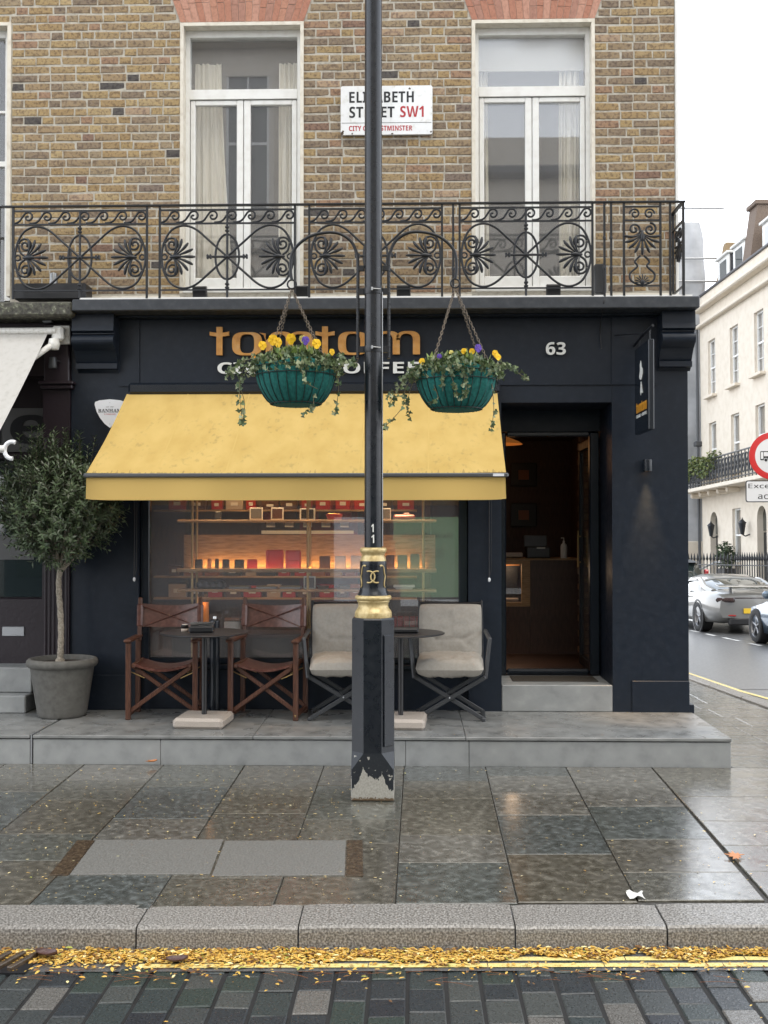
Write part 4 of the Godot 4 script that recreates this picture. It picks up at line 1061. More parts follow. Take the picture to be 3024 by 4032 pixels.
func build_baskets() -> void:
	var Y := Color(0.85, 0.52, 0.01); var P := Color(0.12, 0.06, 0.4); var O := Color(0.8, 0.3, 0.01); var LY := Color(0.75, 0.66, 0.2)
	hanging_basket("green hanging basket with a cluster of yellow pansies and one purple", V(-0.789, 2.614, 1.97), V(-0.817, 3.41, 1.97),
		[[V(-0.205, 0.385, 0.16), 0.3, -0.1, 0.036, Y], [V(-0.135, 0.42, 0.17), -0.2, 0.1, 0.042, Y], [V(-0.1, 0.4, 0.19), 0.5, 0, 0.04, Y], [V(-0.02, 0.435, 0.12), 0.1, 0.2, 0.042, Y], [V(0.08, 0.42, 0.14), 0.2, 0, 0.034, P], [V(0.155, 0.395, 0.16), 0.2, -0.1, 0.04, Y], [V(0.255, 0.345, 0.12), 0.5, 0, 0.026, Y], [V(-0.275, 0.315, 0.1), -0.6, 0.1, 0.026, O], [V(0.05, 0.445, 0.05), 0, 0.3, 0.03, LY]],
		[[[V(-0.22, 0.3, 0.15), V(-0.32, 0.28, 0.18), V(-0.4, 0.22, 0.16), V(-0.44, 0.17, 0.15)], 60, 0.03], [[V(-0.25, 0.28, 0.1), V(-0.33, 0.24, 0.15), V(-0.36, 0.1, 0.15), V(-0.35, -0.03, 0.15), V(-0.34, -0.15, 0.14)], 42, 0.02], [[V(-0.28, 0.25, 0.1), V(-0.36, 0.15, 0.12), V(-0.33, 0.0, 0.12), V(-0.345, -0.13, 0.13)], 22, 0.02],
		[[V(0.24, 0.28, 0.1), V(0.32, 0.3, 0.14), V(0.38, 0.26, 0.16), V(0.43, 0.28, 0.15)], 46, 0.03], [[V(0.25, 0.27, 0.12), V(0.3, 0.15, 0.14), V(0.29, 0.0, 0.14), V(0.275, -0.08, 0.14)], 16, 0.015], [[V(0.05, 0.27, 0.24), V(0.07, 0.2, 0.285), V(0.1, 0.12, 0.28), V(0.17, 0.08, 0.25)], 16, 0.012], [[V(0.1, 0.26, 0.0), V(0.14, 0.0, 0.2), V(0.12, -0.04, 0.2), V(0.06, -0.1, 0.2)], 14, 0.012]], 101)
	hanging_basket("green hanging basket with sparse pansies and ivy trailing over its front", V(0.301, 2.576, 1.97), V(0.293, 3.41, 1.97),
		[[V(-0.235, 0.315, 0.14), -0.3, 0, 0.026, Y], [V(0.045, 0.38, 0.14), 0, 0, 0.026, Y], [V(0.1, 0.385, 0.1), 0.2, 0, 0.026, Y], [V(0.14, 0.405, 0.12), 0.3, 0, 0.032, P], [V(0.255, 0.37, 0.1), 0.4, 0, 0.03, Y], [V(0.272, 0.345, 0.12), 0.3, -0.2, 0.028, Y], [V(-0.12, 0.34, 0.18), 0.1, 0, 0.022, P], [V(-0.04, 0.37, 0.15), 0.1, 0, 0.02, LY]],
		[[[V(0.22, 0.3, 0.1), V(0.31, 0.29, 0.14), V(0.38, 0.25, 0.15), V(0.47, 0.18, 0.15)], 52, 0.02], [[V(-0.24, 0.28, 0.12), V(-0.33, 0.22, 0.16), V(-0.4, 0.12, 0.15), V(-0.45, 0.03, 0.15)], 70, 0.035], [[V(-0.24, 0.26, 0.1), V(-0.34, 0.14, 0.14), V(-0.36, 0.02, 0.14), V(-0.44, -0.08, 0.13), V(-0.49, -0.12, 0.13)], 30, 0.02], [[V(-0.28, 0.22, 0.1), V(-0.33, 0.05, 0.14), V(-0.31, -0.07, 0.14)], 12, 0.012],
		[[V(-0.03, 0.3, 0.24), V(-0.05, 0.22, 0.29), V(-0.02, 0.12, 0.285), V(0.0, 0.04, 0.25)], 22, 0.014], [[V(0.04, 0.3, 0.24), V(0.04, 0.2, 0.29), V(0.05, 0.1, 0.28), V(0.04, 0.05, 0.25)], 34, 0.02], [[V(-0.12, 0.28, 0.2), V(-0.1, 0.2, 0.26), V(-0.1, 0.1, 0.26)], 14, 0.015], [[V(-0.2, 0.25, 0.15), V(-0.13, 0.06, 0.24), V(-0.2, 0.03, 0.22)], 8, 0.01], [[V(0.22, 0.25, 0.12), V(0.24, 0.02, 0.16), V(0.23, -0.1, 0.16), V(0.22, -0.15, 0.16)], 14, 0.012]], 202)

# ---- yellow awning
func canvas_texture() -> ImageTexture:
	var w := 1024; var h := 256
	var im := Image.create(w, h, false, Image.FORMAT_RGB8)
	var f := FastNoiseLite.new(); f.seed = 15; f.frequency = 0.012; f.fractal_octaves = 4
	var g := FastNoiseLite.new(); g.seed = 19; g.frequency = 0.05; g.fractal_octaves = 3
	var run := FastNoiseLite.new(); run.seed = 4; run.frequency = 0.03
	for y in h:
		for x in w:
			var n := f.get_noise_2d(x, y) * 0.5 + 0.5
			var cc := Color(0.5, 0.335, 0.093).lerp(Color(0.62, 0.44, 0.15), n)
			# mildew speckle
			var mil := clampf((g.get_noise_2d(x, y) - 0.15) * 2.2, 0, 1) * clampf(f.get_noise_2d(x * 0.7 + 300, y * 0.7) * 1.6 + 0.15, 0, 1)
			cc = cc.lerp(Color(0.36, 0.265, 0.09), 0.7 * mil)
			# dark runs where water gathers over the front bar
			var r := run.get_noise_2d(x * 3.0, 0)
			var reach := 5.0 + 26.0 * maxf(0.0, r - 0.1)
			if h - y < reach and g.get_noise_2d(x * 2.0, y * 0.35) > -0.1 + 0.5 * (h - y) / reach: cc = cc.lerp(Color(0.2, 0.14, 0.06), 0.5)
			im.set_pixel(x, y, cc.linear_to_srgb())
	return ImageTexture.create_from_image(im)

func build_awning() -> void:
	var A := thing("yellow_awning", "yellow fabric awning over the shop window with a straight valance", "awning", Vector3(0, 0, 0))
	mk("yellow_canvas", Color(1, 1, 1), 0.9, {"tex": canvas_texture(), "back": Color(0.28, 0.2, 0.06)})
	mk("yellow_canvas_plain", lin(0.565, 0.392, 0.122), 0.9)
	mk("yellow_valance", lin(0.58, 0.4, 0.125), 0.9, {"back": Color(0.28, 0.2, 0.06)})
	put(A, "cassette", MB.new().cbox(Vector3(-0.84, 2.972, 0.07), Vector3(3.16, 0.1, 0.13), 0.02), "shop_gloss")
	put(A, "roller", MB.new().tube([Vector3(-2.42, 2.915, 0.09), Vector3(0.73, 2.915, 0.09)], 0.03, 12), "black_plastic")
	var rows := []
	var back := []
	for r in 13:
		var q := r / 12.0
		var row := PackedVector3Array(); var row2 := PackedVector3Array()
		for k in 61:
			var u := k / 60.0
			var x := lerpf(lerpf(-2.434, 0.722, u), lerpf(-2.548, 0.728, u), q)
			var sag := -0.022 * sin(q * PI) - 0.007 * sin(q * PI) * sin(u * 13.0 + q * 2.0) - 0.004 * sin(u * 41.0 + q * 5.0) * sin(q * PI) - 0.01 * q * sin(u * PI)
			var p := Vector3(x, lerpf(2.925, 2.213, q) + sag, lerpf(0.115, 0.885, q))
			row.append(p); row2.append(p - Vector3(0, 0.0035, 0.003))
		rows.append(row); back.append(row2)
	put(A, "canopy", MB.new().sheet(rows, false, true), "yellow_canvas")
	for u in [0.17, 0.335, 0.5, 0.665, 0.83]:
		var seam := MB.new()
		for r in 12:
			var a: Vector3 = rows[r][int(u * 60)]; var b: Vector3 = rows[r + 1][int(u * 60)]
			var up := Vector3(0, 0.0012, 0.0011)
			seam.quad(a + up - Vector3(0.006, 0, 0), b + up - Vector3(0.006, 0, 0), b + up + Vector3(0.006, 0, 0), a + up + Vector3(0.006, 0, 0))
		put(A, "seam", seam, "yellow_canvas_plain")
	var val := []
	for r in 7:
		var q := r / 6.0
		var row := PackedVector3Array()
		for k in 90:
			var u := k / 89.0
			var edge := minf(u, 1 - u)
			row.append(Vector3(lerpf(-2.543, 0.722, u) + (0.008 * q if u > 0.9 else -0.012 * q * (1 if u < 0.02 else 0)), lerpf(2.18, 1.998 + 0.012 * exp(-edge * 45.0), q), 0.9 + q * (0.012 * sin(u * 9.0) + 0.006 * sin(u * 31.0)) - 0.03 * exp(-edge * 60.0) * q))
		val.append(row)
	put(A, "valance", MB.new().sheet(val, false, true), "yellow_valance")
	var hem := MB.new()
	for k in 89: hem.quad(val[6][k] + Vector3(0, 0, 0.002), val[6][k + 1] + Vector3(0, 0, 0.002), val[6][k + 1] + Vector3(0, 0.012, 0.002), val[6][k] + Vector3(0, 0.012, 0.002))
	put(A, "hem", hem, "yellow_valance")
	put(A, "front_bar", MB.new().cbox(Vector3(-0.909, 2.192, 0.9), Vector3(3.308, 0.032, 0.045), 0.008), "awning_bar")
	put(A, "maker_plate", MB.new().span(0.625, 0.71, 2.182, 2.202, 0.9235, 0.926), "acrylic_white")
	for x in [-2.2, 0.45]:
		put(A, "folding_arm", MB.new().tube([Vector3(x, 2.78, 0.06), Vector3(x + (0.5 if x < 0 else -0.5), 2.42, 0.5), Vector3(x, 2.19, 0.86)], 0.018, 8), "awning_bar")
	for x in [-2.385, 0.657]:
		put(A, "pull_cord", MB.new().tube([Vector3(x, 2.9, 0.04), Vector3(x, 1.36, 0.04)], 0.0055, 6).tube([Vector3(x + 0.02, 2.9, 0.035), Vector3(x + 0.017, 1.42, 0.035), Vector3(x, 1.36, 0.04)], 0.004, 5), "black_plastic")
		put(A, "cord_knob", MB.new().lathe(Vector3(x, 1.34, 0.04), [Vector2(0, -0.02), Vector2(0.012, -0.01), Vector2(0.012, 0.01), Vector2(0.004, 0.022)], 8), "acrylic_white")

# ---- the shop next door, only its edge in view
func build_neighbour() -> void:
	var n := thing("neighbouring_shopfront", "dark purple shopfront with fluted pilaster and mossy ledge", "shopfront")
	put(n, "ledge", MB.new().cbox(Vector3(-3.78, 3.625, 0.09), Vector3(1.845, 0.12, 0.4), 0.015), "moss_stone")
	put(n, "upper_fascia", MB.new().span(-4.6, -2.949, 3.1, 3.56, -0.2, 0.0), "purple_paint")
	put(n, "block", MB.new().cbox(Vector3(-3.06, 3.26, 0.02), Vector3(0.22, 0.56, 0.08), 0.01), "purple_paint")
	var cap := MB.new().cbox(Vector3(-3.055, 3.03, 0.03), Vector3(0.3, 0.03, 0.14), 0.008).cbox(Vector3(-3.055, 2.995, 0.025), Vector3(0.275, 0.035, 0.11), 0.008)
	put(n, "capital", cap, "purple_paint")
	var pil := part(n, "pilaster")
	put(pil, "shaft", MB.new().span(-3.185, -2.95, 0.25, 2.976, -0.2, 0.03), "purple_paint")
	for k in 6: put(pil, "flute", MB.new().tube([Vector3(-3.155 + k * 0.036, 0.5, 0.03), Vector3(-3.155 + k * 0.036, 2.55, 0.03)], 0.012, 6), "purple_paint")
	put(n, "reveal", MB.new().span(-4.6, -3.187, 0.2, 3.4, -0.32, -0.3), "purple_paint")
	put(n, "rear_mass", MB.new().span(-4.6, -2.96, 0.2, 3.6, -9.9, -0.45), "brown_room")
	var door := part(n, "door")
	put(door, "lower_panel", MB.new().cbox(Vector3(-3.75, 0.85, -0.26), Vector3(1.1, 0.62, 0.05), 0.01), "purple_paint")
	put(door, "pane", MB.new().span(-4.3, -3.2, 1.17, 2.38, -0.27, -0.265), "opaque_dark_glass")
	put(door, "letter_plate", MB.new().cbox(Vector3(-3.53, 0.867, -0.23), Vector3(0.2, 0.085, 0.012), 0.004), "zinc")
	put(door, "notice", MB.new().span(-3.51, -3.42, 1.06, 1.15, -0.264, -0.262), "paper_white")
	put(door, "letter_screen", MB.new().span(-4.3, -3.36, 1.5, 1.72, -0.262, -0.26), "ink_grey")
	var tl := part(n, "transom_light")
	put(tl, "frame", MB.new().cbox(Vector3(-3.9, 2.42, -0.25), Vector3(1.42, 0.06, 0.07), 0.01), "purple_paint")
	put(tl, "panel", MB.new().span(-4.6, -3.2, 2.46, 2.85, -0.28, -0.27), "ink_grey")
	lettering(tl, "lettering", "ne", Vector3(-4.02, 2.53, -0.27), 0.8, 0.26, "sign_black", {"weight": 700, "depth": 0.006})
	put(n, "far_bay", MB.new().span(-9.0, -4.602, 0.2, 3.56, -0.5, 0.0), "purple_paint")
	put(n, "far_ledge", MB.new().cbox(Vector3(-6.85, 3.625, 0.09), Vector3(4.29, 0.12, 0.4), 0.015), "moss_stone")
	put(n, "far_upper_wall", MB.new().span(-9.0, -4.602, 3.69, 11.5, -0.5, -0.128), "brick3")
	var steps := thing("entrance_step", "pair of grey stone steps up to the purple door", "step", Vector3(-3.9, 0.216, 0))
	put(steps, "lower_step", MB.new().cbox(Vector3(0, 0.075, 0.0), Vector3(1.28, 0.15, 0.42), 0.01), "step_stone")
	put(steps, "upper_step", MB.new().cbox(Vector3(0, 0.26, -0.12), Vector3(1.28, 0.215, 0.36), 0.01), "step_stone")
	# white awning
	var a := thing("white_awning", "white canvas awning of the next shop with its folding arm", "awning")
	put(a, "roller_bar", MB.new().tube([Vector3(-4.6, 3.46, 0.16), Vector3(-3.03, 3.46, 0.16)], 0.03, 12), "white_metal")
	var rows := []
	for r in 9:
		var q := r / 8.0
		var row := PackedVector3Array()
		for k in 21:
			row.append(Vector3(lerpf(-4.7, -3.1 + 0.0 * q, k / 20.0), lerpf(3.435, 2.36, q) - 0.015 * sin(q * PI), lerpf(0.17, 1.42, q)))
		rows.append(row)
	put(a, "canvas", MB.new().sheet(rows, false, true), "white_canvas")
	put(a, "wall_bracket", MB.new().cbox(Vector3(-2.98, 3.44, 0.075), Vector3(0.09, 0.16, 0.03), 0.006).cbox(Vector3(-3.02, 3.44, 0.13), Vector3(0.1, 0.13, 0.09), 0.02), "white_metal")
	put(a, "shoulder_joint", MB.new().lathe(Vector3(-3.035, 3.34, 0.2), [Vector2(0, -0.05), Vector2(0.04, -0.045), Vector2(0.05, 0), Vector2(0.04, 0.045), Vector2(0, 0.05)], 14), "white_metal")
	put(a, "folding_arm", MB.new().tube([Vector3(-3.05, 3.33, 0.22), Vector3(-3.33, 3.02, 0.5), Vector3(-3.6, 2.62, 0.9)], 0.026, 8), "white_metal")
	put(a, "front_bar", MB.new().tube([Vector3(-4.6, 2.36, 1.44), Vector3(-2.98, 2.36, 1.44)], 0.028, 10), "white_metal")
	var hook := []
	for k in 13: hook.append(Vector3(-2.93, 2.352, 1.44) + Vector3(0.055 * cos(PI * 0.35 + k * 0.31), 0.062 * sin(PI * 0.35 + k * 0.31), 0))
	put(a, "gutter_end", MB.new().tube(hook, 0.017, 8), "acrylic_white")
	var s := thing("wall_spotlight", "small grey cylinder spotlight on purple pilaster block", "spotlight", Vector3(-3.07, 3.19, 0.12))
	put(s, "body", MB.new().lathe(Vector3.ZERO, [Vector2(0, 0.05), Vector2(0.03, 0.05), Vector2(0.036, -0.04), Vector2(0.0, -0.045)], 14), "grey_metal")
	put(s, "stem", MB.new().tube([Vector3(0.02, 0.03, 0), Vector3(0.05, 0.02, -0.06)], 0.006, 6), "grey_metal")
	var j := thing("cable_box", "small pale cable box under the mossy ledge", "box", Vector3(-3.135, 3.59, 0.06))
	put(j, "case", MB.new().cbox(Vector3(0, -0.02, 0), Vector3(0.085, 0.04, 0.05), 0.006), "zinc")
	put(j, "cable", MB.new().tube(smooth([Vector3(0.04, -0.02, 0), Vector3(0.08, -0.005, 0), Vector3(0.12, 0.0, -0.02)], 4), 0.004, 5), "grey_metal")

# ---- signs on the wall
func rounded_rect(x0: float, x1: float, y0: float, y1: float, r: float, n := 5) -> PackedVector2Array:
	var p := PackedVector2Array()
	for q in [[x1 - r, y1 - r, 0], [x0 + r, y1 - r, 1], [x0 + r, y0 + r, 2], [x1 - r, y0 + r, 3]]:
		for k in n + 1:
			var a: float = (q[2] + float(k) / n) * PI / 2
			p.append(Vector2(q[0] + r * cos(a), q[1] + r * sin(a)))
	return p

func build_signs() -> void:
	var s := thing("street_nameplate", "white enamel street nameplate with black and red lettering on bricks", "street sign", Vector3(-0.62, 5.207, -0.118))
	put(s, "plate", MB.new().prism(rounded_rect(0, 0.799, 0, 0.427, 0.018), 0.0, 0.028), "enamel_white")
	lettering(s, "lettering", "ELIZABETH", Vector3(0.075, 0.281, 0.0282), 0.562, 0.097, "sign_black", {"weight": 700, "depth": 0.0012})
	lettering(s, "lettering", "STREET", Vector3(0.075, 0.148, 0.0282), 0.395, 0.098, "sign_black", {"weight": 700, "depth": 0.0012})
	lettering(s, "red_lettering", "SW1", Vector3(0.518, 0.15, 0.0282), 0.205, 0.098, "sign_red", {"weight": 700, "depth": 0.0012})
	lettering(s, "red_lettering", "CITY OF WESTMINSTER", Vector3(0.072, 0.033, 0.0282), 0.552, 0.045, "sign_red", {"weight": 700, "depth": 0.0012})
	put(s, "rule", MB.new().span(0.008, 0.79, 0.1015, 0.105, 0.0282, 0.0292), "sign_black")
	var chip := MB.new()
	for q in [[0.6, 0.4, 0.012], [0.012, 0.012, 0.02], [0.02, 0.03, 0.012], [0.785, 0.02, 0.01], [0.3, 0.008, 0.008], [0.45, 0.006, 0.012], [0.1, 0.01, 0.01]]:
		var p := PackedVector2Array()
		for k in 9: p.append(Vector2(clampf(q[0] + q[2] * cos(TAU * k / 9) * rng.randf_range(0.5, 1.1), 0.001, 0.798), clampf(q[1] + q[2] * sin(TAU * k / 9) * rng.randf_range(0.5, 1.1), 0.001, 0.426)))
		chip.prism(p, 0.0282, 0.0288)
	put(s, "rust_chip", chip, "rust_iron")
	# alarm shield
	var al := thing("alarm_box", "white shield-shaped alarm box with serif name half behind awning", "alarm box", Vector3(-2.588, 2.64, 0.0))
	var sh := PackedVector2Array([Vector2(0, 0)])
	for q in [[0.045, 0.035], [0.085, 0.085], [0.115, 0.14], [0.132, 0.2], [0.128, 0.222], [0.09, 0.236], [0.0, 0.245], [-0.09, 0.236], [-0.128, 0.222], [-0.132, 0.2], [-0.115, 0.14], [-0.085, 0.085], [-0.045, 0.035]]: sh.append(Vector2(q[0], q[1]))
	put(al, "case", MB.new().prism(sh, 0.0, 0.085), "acrylic_white")
	lettering(al, "lettering", "BANHAM", Vector3(-0.1, 0.132, 0.0855), 0.2, 0.03, "sign_black", {"depth": 0.001, "font": "Droid Serif", "weight": 700})
	lettering(al, "small_lettering", "EST  1926", Vector3(-0.032, 0.175, 0.0855), 0.064, 0.009, "ink_grey", {"depth": 0.001, "font": "Droid Serif"})
	lettering(al, "small_lettering", "LONDON", Vector3(-0.05, 0.112, 0.0855), 0.1, 0.01, "sign_red", {"depth": 0.001, "font": "Droid Serif"})
	put(al, "screw", MB.new().span(-0.003, 0.003, 0.213, 0.219, 0.0855, 0.087).span(-0.003, 0.003, 0.03, 0.036, 0.0855, 0.087), "zinc")
	# projecting sign, hung square to the wall
	var ps := thing("projecting_sign", "black hanging sign board square to the pier with white emblem", "hanging sign", Vector3(1.9, 2.57, 0.12))
	put(ps, "board", MB.new().cbox(Vector3(0.0, 0.355, 0.27), Vector3(0.045, 0.72, 0.54), 0.006), "shop_gloss")
	var face := Transform3D(Basis(Vector3.UP, -PI / 2), Vector3(-0.0235, 0, 0))
	# on the face: x runs towards the street
	var emb := MB.new()
	emb.prism(PackedVector2Array([Vector2(0.255, 0.585), Vector2(0.275, 0.56), Vector2(0.285, 0.53), Vector2(0.325, 0.51), Vector2(0.33, 0.47), Vector2(0.30, 0.44), Vector2(0.275, 0.425), Vector2(0.24, 0.43), Vector2(0.21, 0.44), Vector2(0.2, 0.465), Vector2(0.225, 0.5), Vector2(0.225, 0.555)]), 0, 0.002)
	emb.prism(PackedVector2Array([Vector2(0.265, 0.415), Vector2(0.3, 0.36), Vector2(0.33, 0.31), Vector2(0.28, 0.32), Vector2(0.25, 0.3), Vector2(0.235, 0.33), Vector2(0.245, 0.38)]), 0, 0.002)
	put(ps, "emblem", emb, "white_letter", face)
	lettering(ps, "lettering", "tomtom", Vector3(0.07, 0.165, 0), 0.4, 0.085, "logo_orange", {"depth": 0.002, "weight": 700, "xf": face})
	lettering(ps, "lettering", "CIGARS · COFFEE", Vector3(0.07, 0.125, 0), 0.4, 0.026, "white_letter", {"depth": 0.002, "weight": 700, "xf": face})
	put(ps, "bracket", MB.new().tube([Vector3(0, 0.77, -0.12), Vector3(0, 0.8, 0.2), Vector3(0, 0.81, 0.6)], 0.012, 8).tube([Vector3(0, 0.72, 0.08), Vector3(0, 0.8, 0.1)], 0.006, 6).tube([Vector3(0, 0.72, 0.48), Vector3(0, 0.81, 0.48)], 0.006, 6).tube([Vector3(-0.16, 0.86, -0.12), Vector3(-0.02, 0.8, 0.3)], 0.006, 6), "iron")
	# wall lamp throwing a narrow beam down the pier
	var wl := thing("wall_lamp", "small black cylinder wall lamp shining down the pier", "wall lamp", Vector3(1.998, 2.262, 0.055))
	put(wl, "shade", MB.new().lathe(Vector3.ZERO, [Vector2(0.036, 0.002), Vector2(0.0405, 0.0), Vector2(0.0405, 0.098), Vector2(0.036, 0.102), Vector2(0.0, 0.102)], 20).span(-0.02, 0.02, 0.03, 0.08, -0.085, -0.03), "shop_gloss")
	put(wl, "lamp_glow", MB.new().lathe(Vector3(0, 0.012, 0), [Vector2(0.034, 0.0), Vector2(0.0, 0.001)], 16), "bulb_warm")
	var sp := SpotLight3D.new()
	sp.name = "lamp_beam"; sp.position = Vector3(1.998, 2.256, 0.05); sp.rotation.x = -PI / 2 - 0.05; sp.spot_angle = 21; sp.spot_range = 4; sp.light_energy = 0.75; sp.light_color = lin(1, 0.6, 0.26); sp.light_size = 0.03; sp.shadow_enabled = true; sp.spot_attenuation = 2
	add_child(sp)

# ---- stone platform, steps
func build_platform() -> void:
	var p := thing("stone_platform", "long grey stone platform step under the shopfront", "step", Vector3(0, 0, 0))
	put(p, "core", MB.new().span(-9.0, 2.36, -0.12, 0.18, -0.3, 1.1), "joint")
	for q in [[-9.0, -6.2], [-6.197, -4.603], [-4.6, -2.893], [-2.869, -1.2], [-1.197, 0.4], [0.403, 2.379]]:
		put(p, "tread_slab", MB.new().cbox(Vector3((q[0] + q[1]) / 2, 0.203, 0.405), Vector3(q[1] - q[0], 0.026, 1.49), 0.005), "step_wet")
	for q in [[-9.0, -6.2], [-6.197, -4.603], [-4.6, -2.893], [-2.869, -1.9], [-1.897, -0.05], [-0.047, 0.425], [0.429, 2.375]]:
		put(p, "riser_slab", MB.new().cbox(Vector3((q[0] + q[1]) / 2, 0.088, 1.122), Vector3(q[1] - q[0], 0.19, 0.03), 0.003), "step_stone")
	put(p, "end_slab", MB.new().span(2.345, 2.374, -0.08, 0.186, -0.2, 1.1), "step_stone")
	put(p, "metal_strip", MB.new().span(-2.887, -2.876, -0.05, 0.218, 1.0, 1.142), "zinc")
	var d := thing("door_step", "pale grey stone doorstep with an inset mat", "step")
	put(d, "step_block", MB.new().cbox(Vector3(1.236, 0.33, -0.297), Vector3(0.94, 0.226, 0.602), 0.006), "step_stone")
	single("door_mat", "thin brown coir mat on the doorstep", "mat", MB.new().cbox(Vector3(1.25, 0.447, -0.36), Vector3(0.745, 0.008, 0.32), 0.002), "coir")

# ---- chairs
func director_chair(label: String, at: Vector3, turn: float) -> void:
	var c := thing("director_chair", label, "chair", at, turn, "leather folding chairs at the coffee table")
	var w := 0.272; var f := 0.2; var h := 0.95
	for s in [-1.0, 1.0]:
		var x: float = s * w
		put(c, "front_leg", MB.new().cbox(Vector3(x, 0.315, f), Vector3(0.042, 0.63, 0.034), 0.006), "teak")
		put(c, "rear_leg", MB.new().cbox(Vector3(x, 0.315, -f), Vector3(0.042, 0.63, 0.034), 0.006), "teak")
		put(c, "back_post", MB.new().cbox(Vector3(x * 0.94, 0.79, -f + 0.012), Vector3(0.034, 0.37, 0.034), 0.008, Basis(Vector3.RIGHT, -0.1)), "teak")
		put(c, "armrest", MB.new().cbox(Vector3(x, 0.645, 0.0), Vector3(0.062, 0.026, 0.5), 0.008), "teak")
		put(c, "foot_rail", MB.new().cbox(Vector3(x, 0.045, 0.0), Vector3(0.036, 0.036, 0.37), 0.006), "teak")
		put(c, "seat_rail", MB.new().cbox(Vector3(x * 0.86, 0.44, 0.0), Vector3(0.028, 0.04, 0.42), 0.008), "teak")
		for z in [-f + 0.03 + s * 0.016, f - 0.03 + s * 0.016]:
			var a := Vector3(-x, 0.06, z); var b := Vector3(x * 0.86, 0.425, z)
			var d := b - a
			put(c, "cross_leg", MB.new().cbox((a + b) / 2, Vector3(d.length(), 0.034, 0.02), 0.004, Basis(Vector3(0, 0, 1), atan2(d.y, d.x))), "teak")
			put(c, "brass_stay", MB.new().tube([Vector3(x * 0.96, 0.385, z), Vector3(x * 0.55, 0.335, z)], 0.005, 6), "brass")
			put(c, "bolt", MB.new().lathe(Vector3(x, 0.04, z + 0.025), [Vector2(0, -0.01), Vector2(0.009, -0.008), Vector2(0.009, 0.008), Vector2(0, 0.01)], 8), "brass")
	var seat := []
	for r in 9:
		var row := PackedVector3Array()
		for k in 13:
			var u := k / 12.0; var q := r / 8.0
			row.append(Vector3(lerpf(-w * 0.88, w * 0.88, u), 0.462 - 0.05 * sin(u * PI) - 0.012 * sin(q * PI), lerpf(-0.2, 0.2, q)))
		seat.append(row)
	put(c, "leather_seat", MB.new().sheet(seat), "leather")
	var lip := MB.new()
	for k in 12: lip.quad(seat[8][k] - Vector3(0, 0.022, 0), seat[8][k + 1] - Vector3(0, 0.022, 0), seat[8][k + 1], seat[8][k])
	put(c, "seat_edge", lip, "leather")
	var bk := []
	for r in 7:
		var row := PackedVector3Array()
		for k in 17:
			var u := k / 16.0; var q := r / 6.0
			row.append(Vector3(lerpf(-w * 0.98, w * 0.98, u), lerpf(0.725, 0.925, q) - 0.018 * sin(u * PI) * (0.3 + q), -0.185 - 0.03 * q - 0.04 * sin(u * PI)))
		bk.append(row)
	put(c, "leather_back", MB.new().sheet(bk, false), "leather")
	var xs := MB.new()
	for s in [-1.0, 1.0]:
		var p := []
		for k in 9:
			var u := k / 8.0
			p.append(Vector3(lerpf(-w * 0.85, w * 0.85, u), lerpf(0.735, 0.91, u if s > 0 else 1 - u) - 0.01, -0.2 - 0.04 * sin(u * PI) + 0.012))
		xs.tube(p, 0.0055, 5)
	put(c, "back_strap", xs, "leather")
	for s in [-1.0, 1.0]: put(c, "back_sleeve", MB.new().cbox(Vector3(s * w * 0.94, 0.822, -f + 0.01), Vector3(0.05, 0.2, 0.046), 0.014, Basis(Vector3.RIGHT, -0.1)), "leather")

func cushion(w: float, h: float, d: float, sd: int, puff: float, creases: Array) -> MB:
	# rounded pillow in x (w), y (h), thickness z (d)
	var nz := FastNoiseLite.new(); nz.seed = sd; nz.frequency = 2.2
	var m := MB.new()
	for side in [1.0, -1.0]:
		var rows := []
		for r in 29:
			var row := PackedVector3Array()
			for k in 29:
				var u := k / 14.0 - 1; var q := r / 14.0 - 1
				var eu := 1.0 - pow(absf(u), 6.0); var eq := 1.0 - pow(absf(q), 6.0)
				var t := d * 0.5 * pow(maxf(eu * eq, 0), 0.42) * (1.0 + puff * nz.get_noise_2d(u * 0.9, q * 0.9))
				for cr in creases:
					# a crease: line from (x0,y0) to (x1,y1), depth
					var a := Vector2(cr[0], cr[1]); var b := Vector2(cr[2], cr[3]); var p := Vector2(u, q)
					var near := Geometry2D.get_closest_point_to_segment(p, a, b)
					t -= cr[4] * exp(-pow((p - near).length() / cr[5], 2.0))
				var cx := 1.0 - 0.03 * pow(absf(q), 8.0); var cy := 1.0 - 0.03 * pow(absf(u), 8.0)
				row.append(Vector3(u * w * 0.5 * cx, q * h * 0.5 * cy, side * maxf(t, 0.0)))
			rows.append(row)
		m.sheet(rows, false, side < 0)
	return m

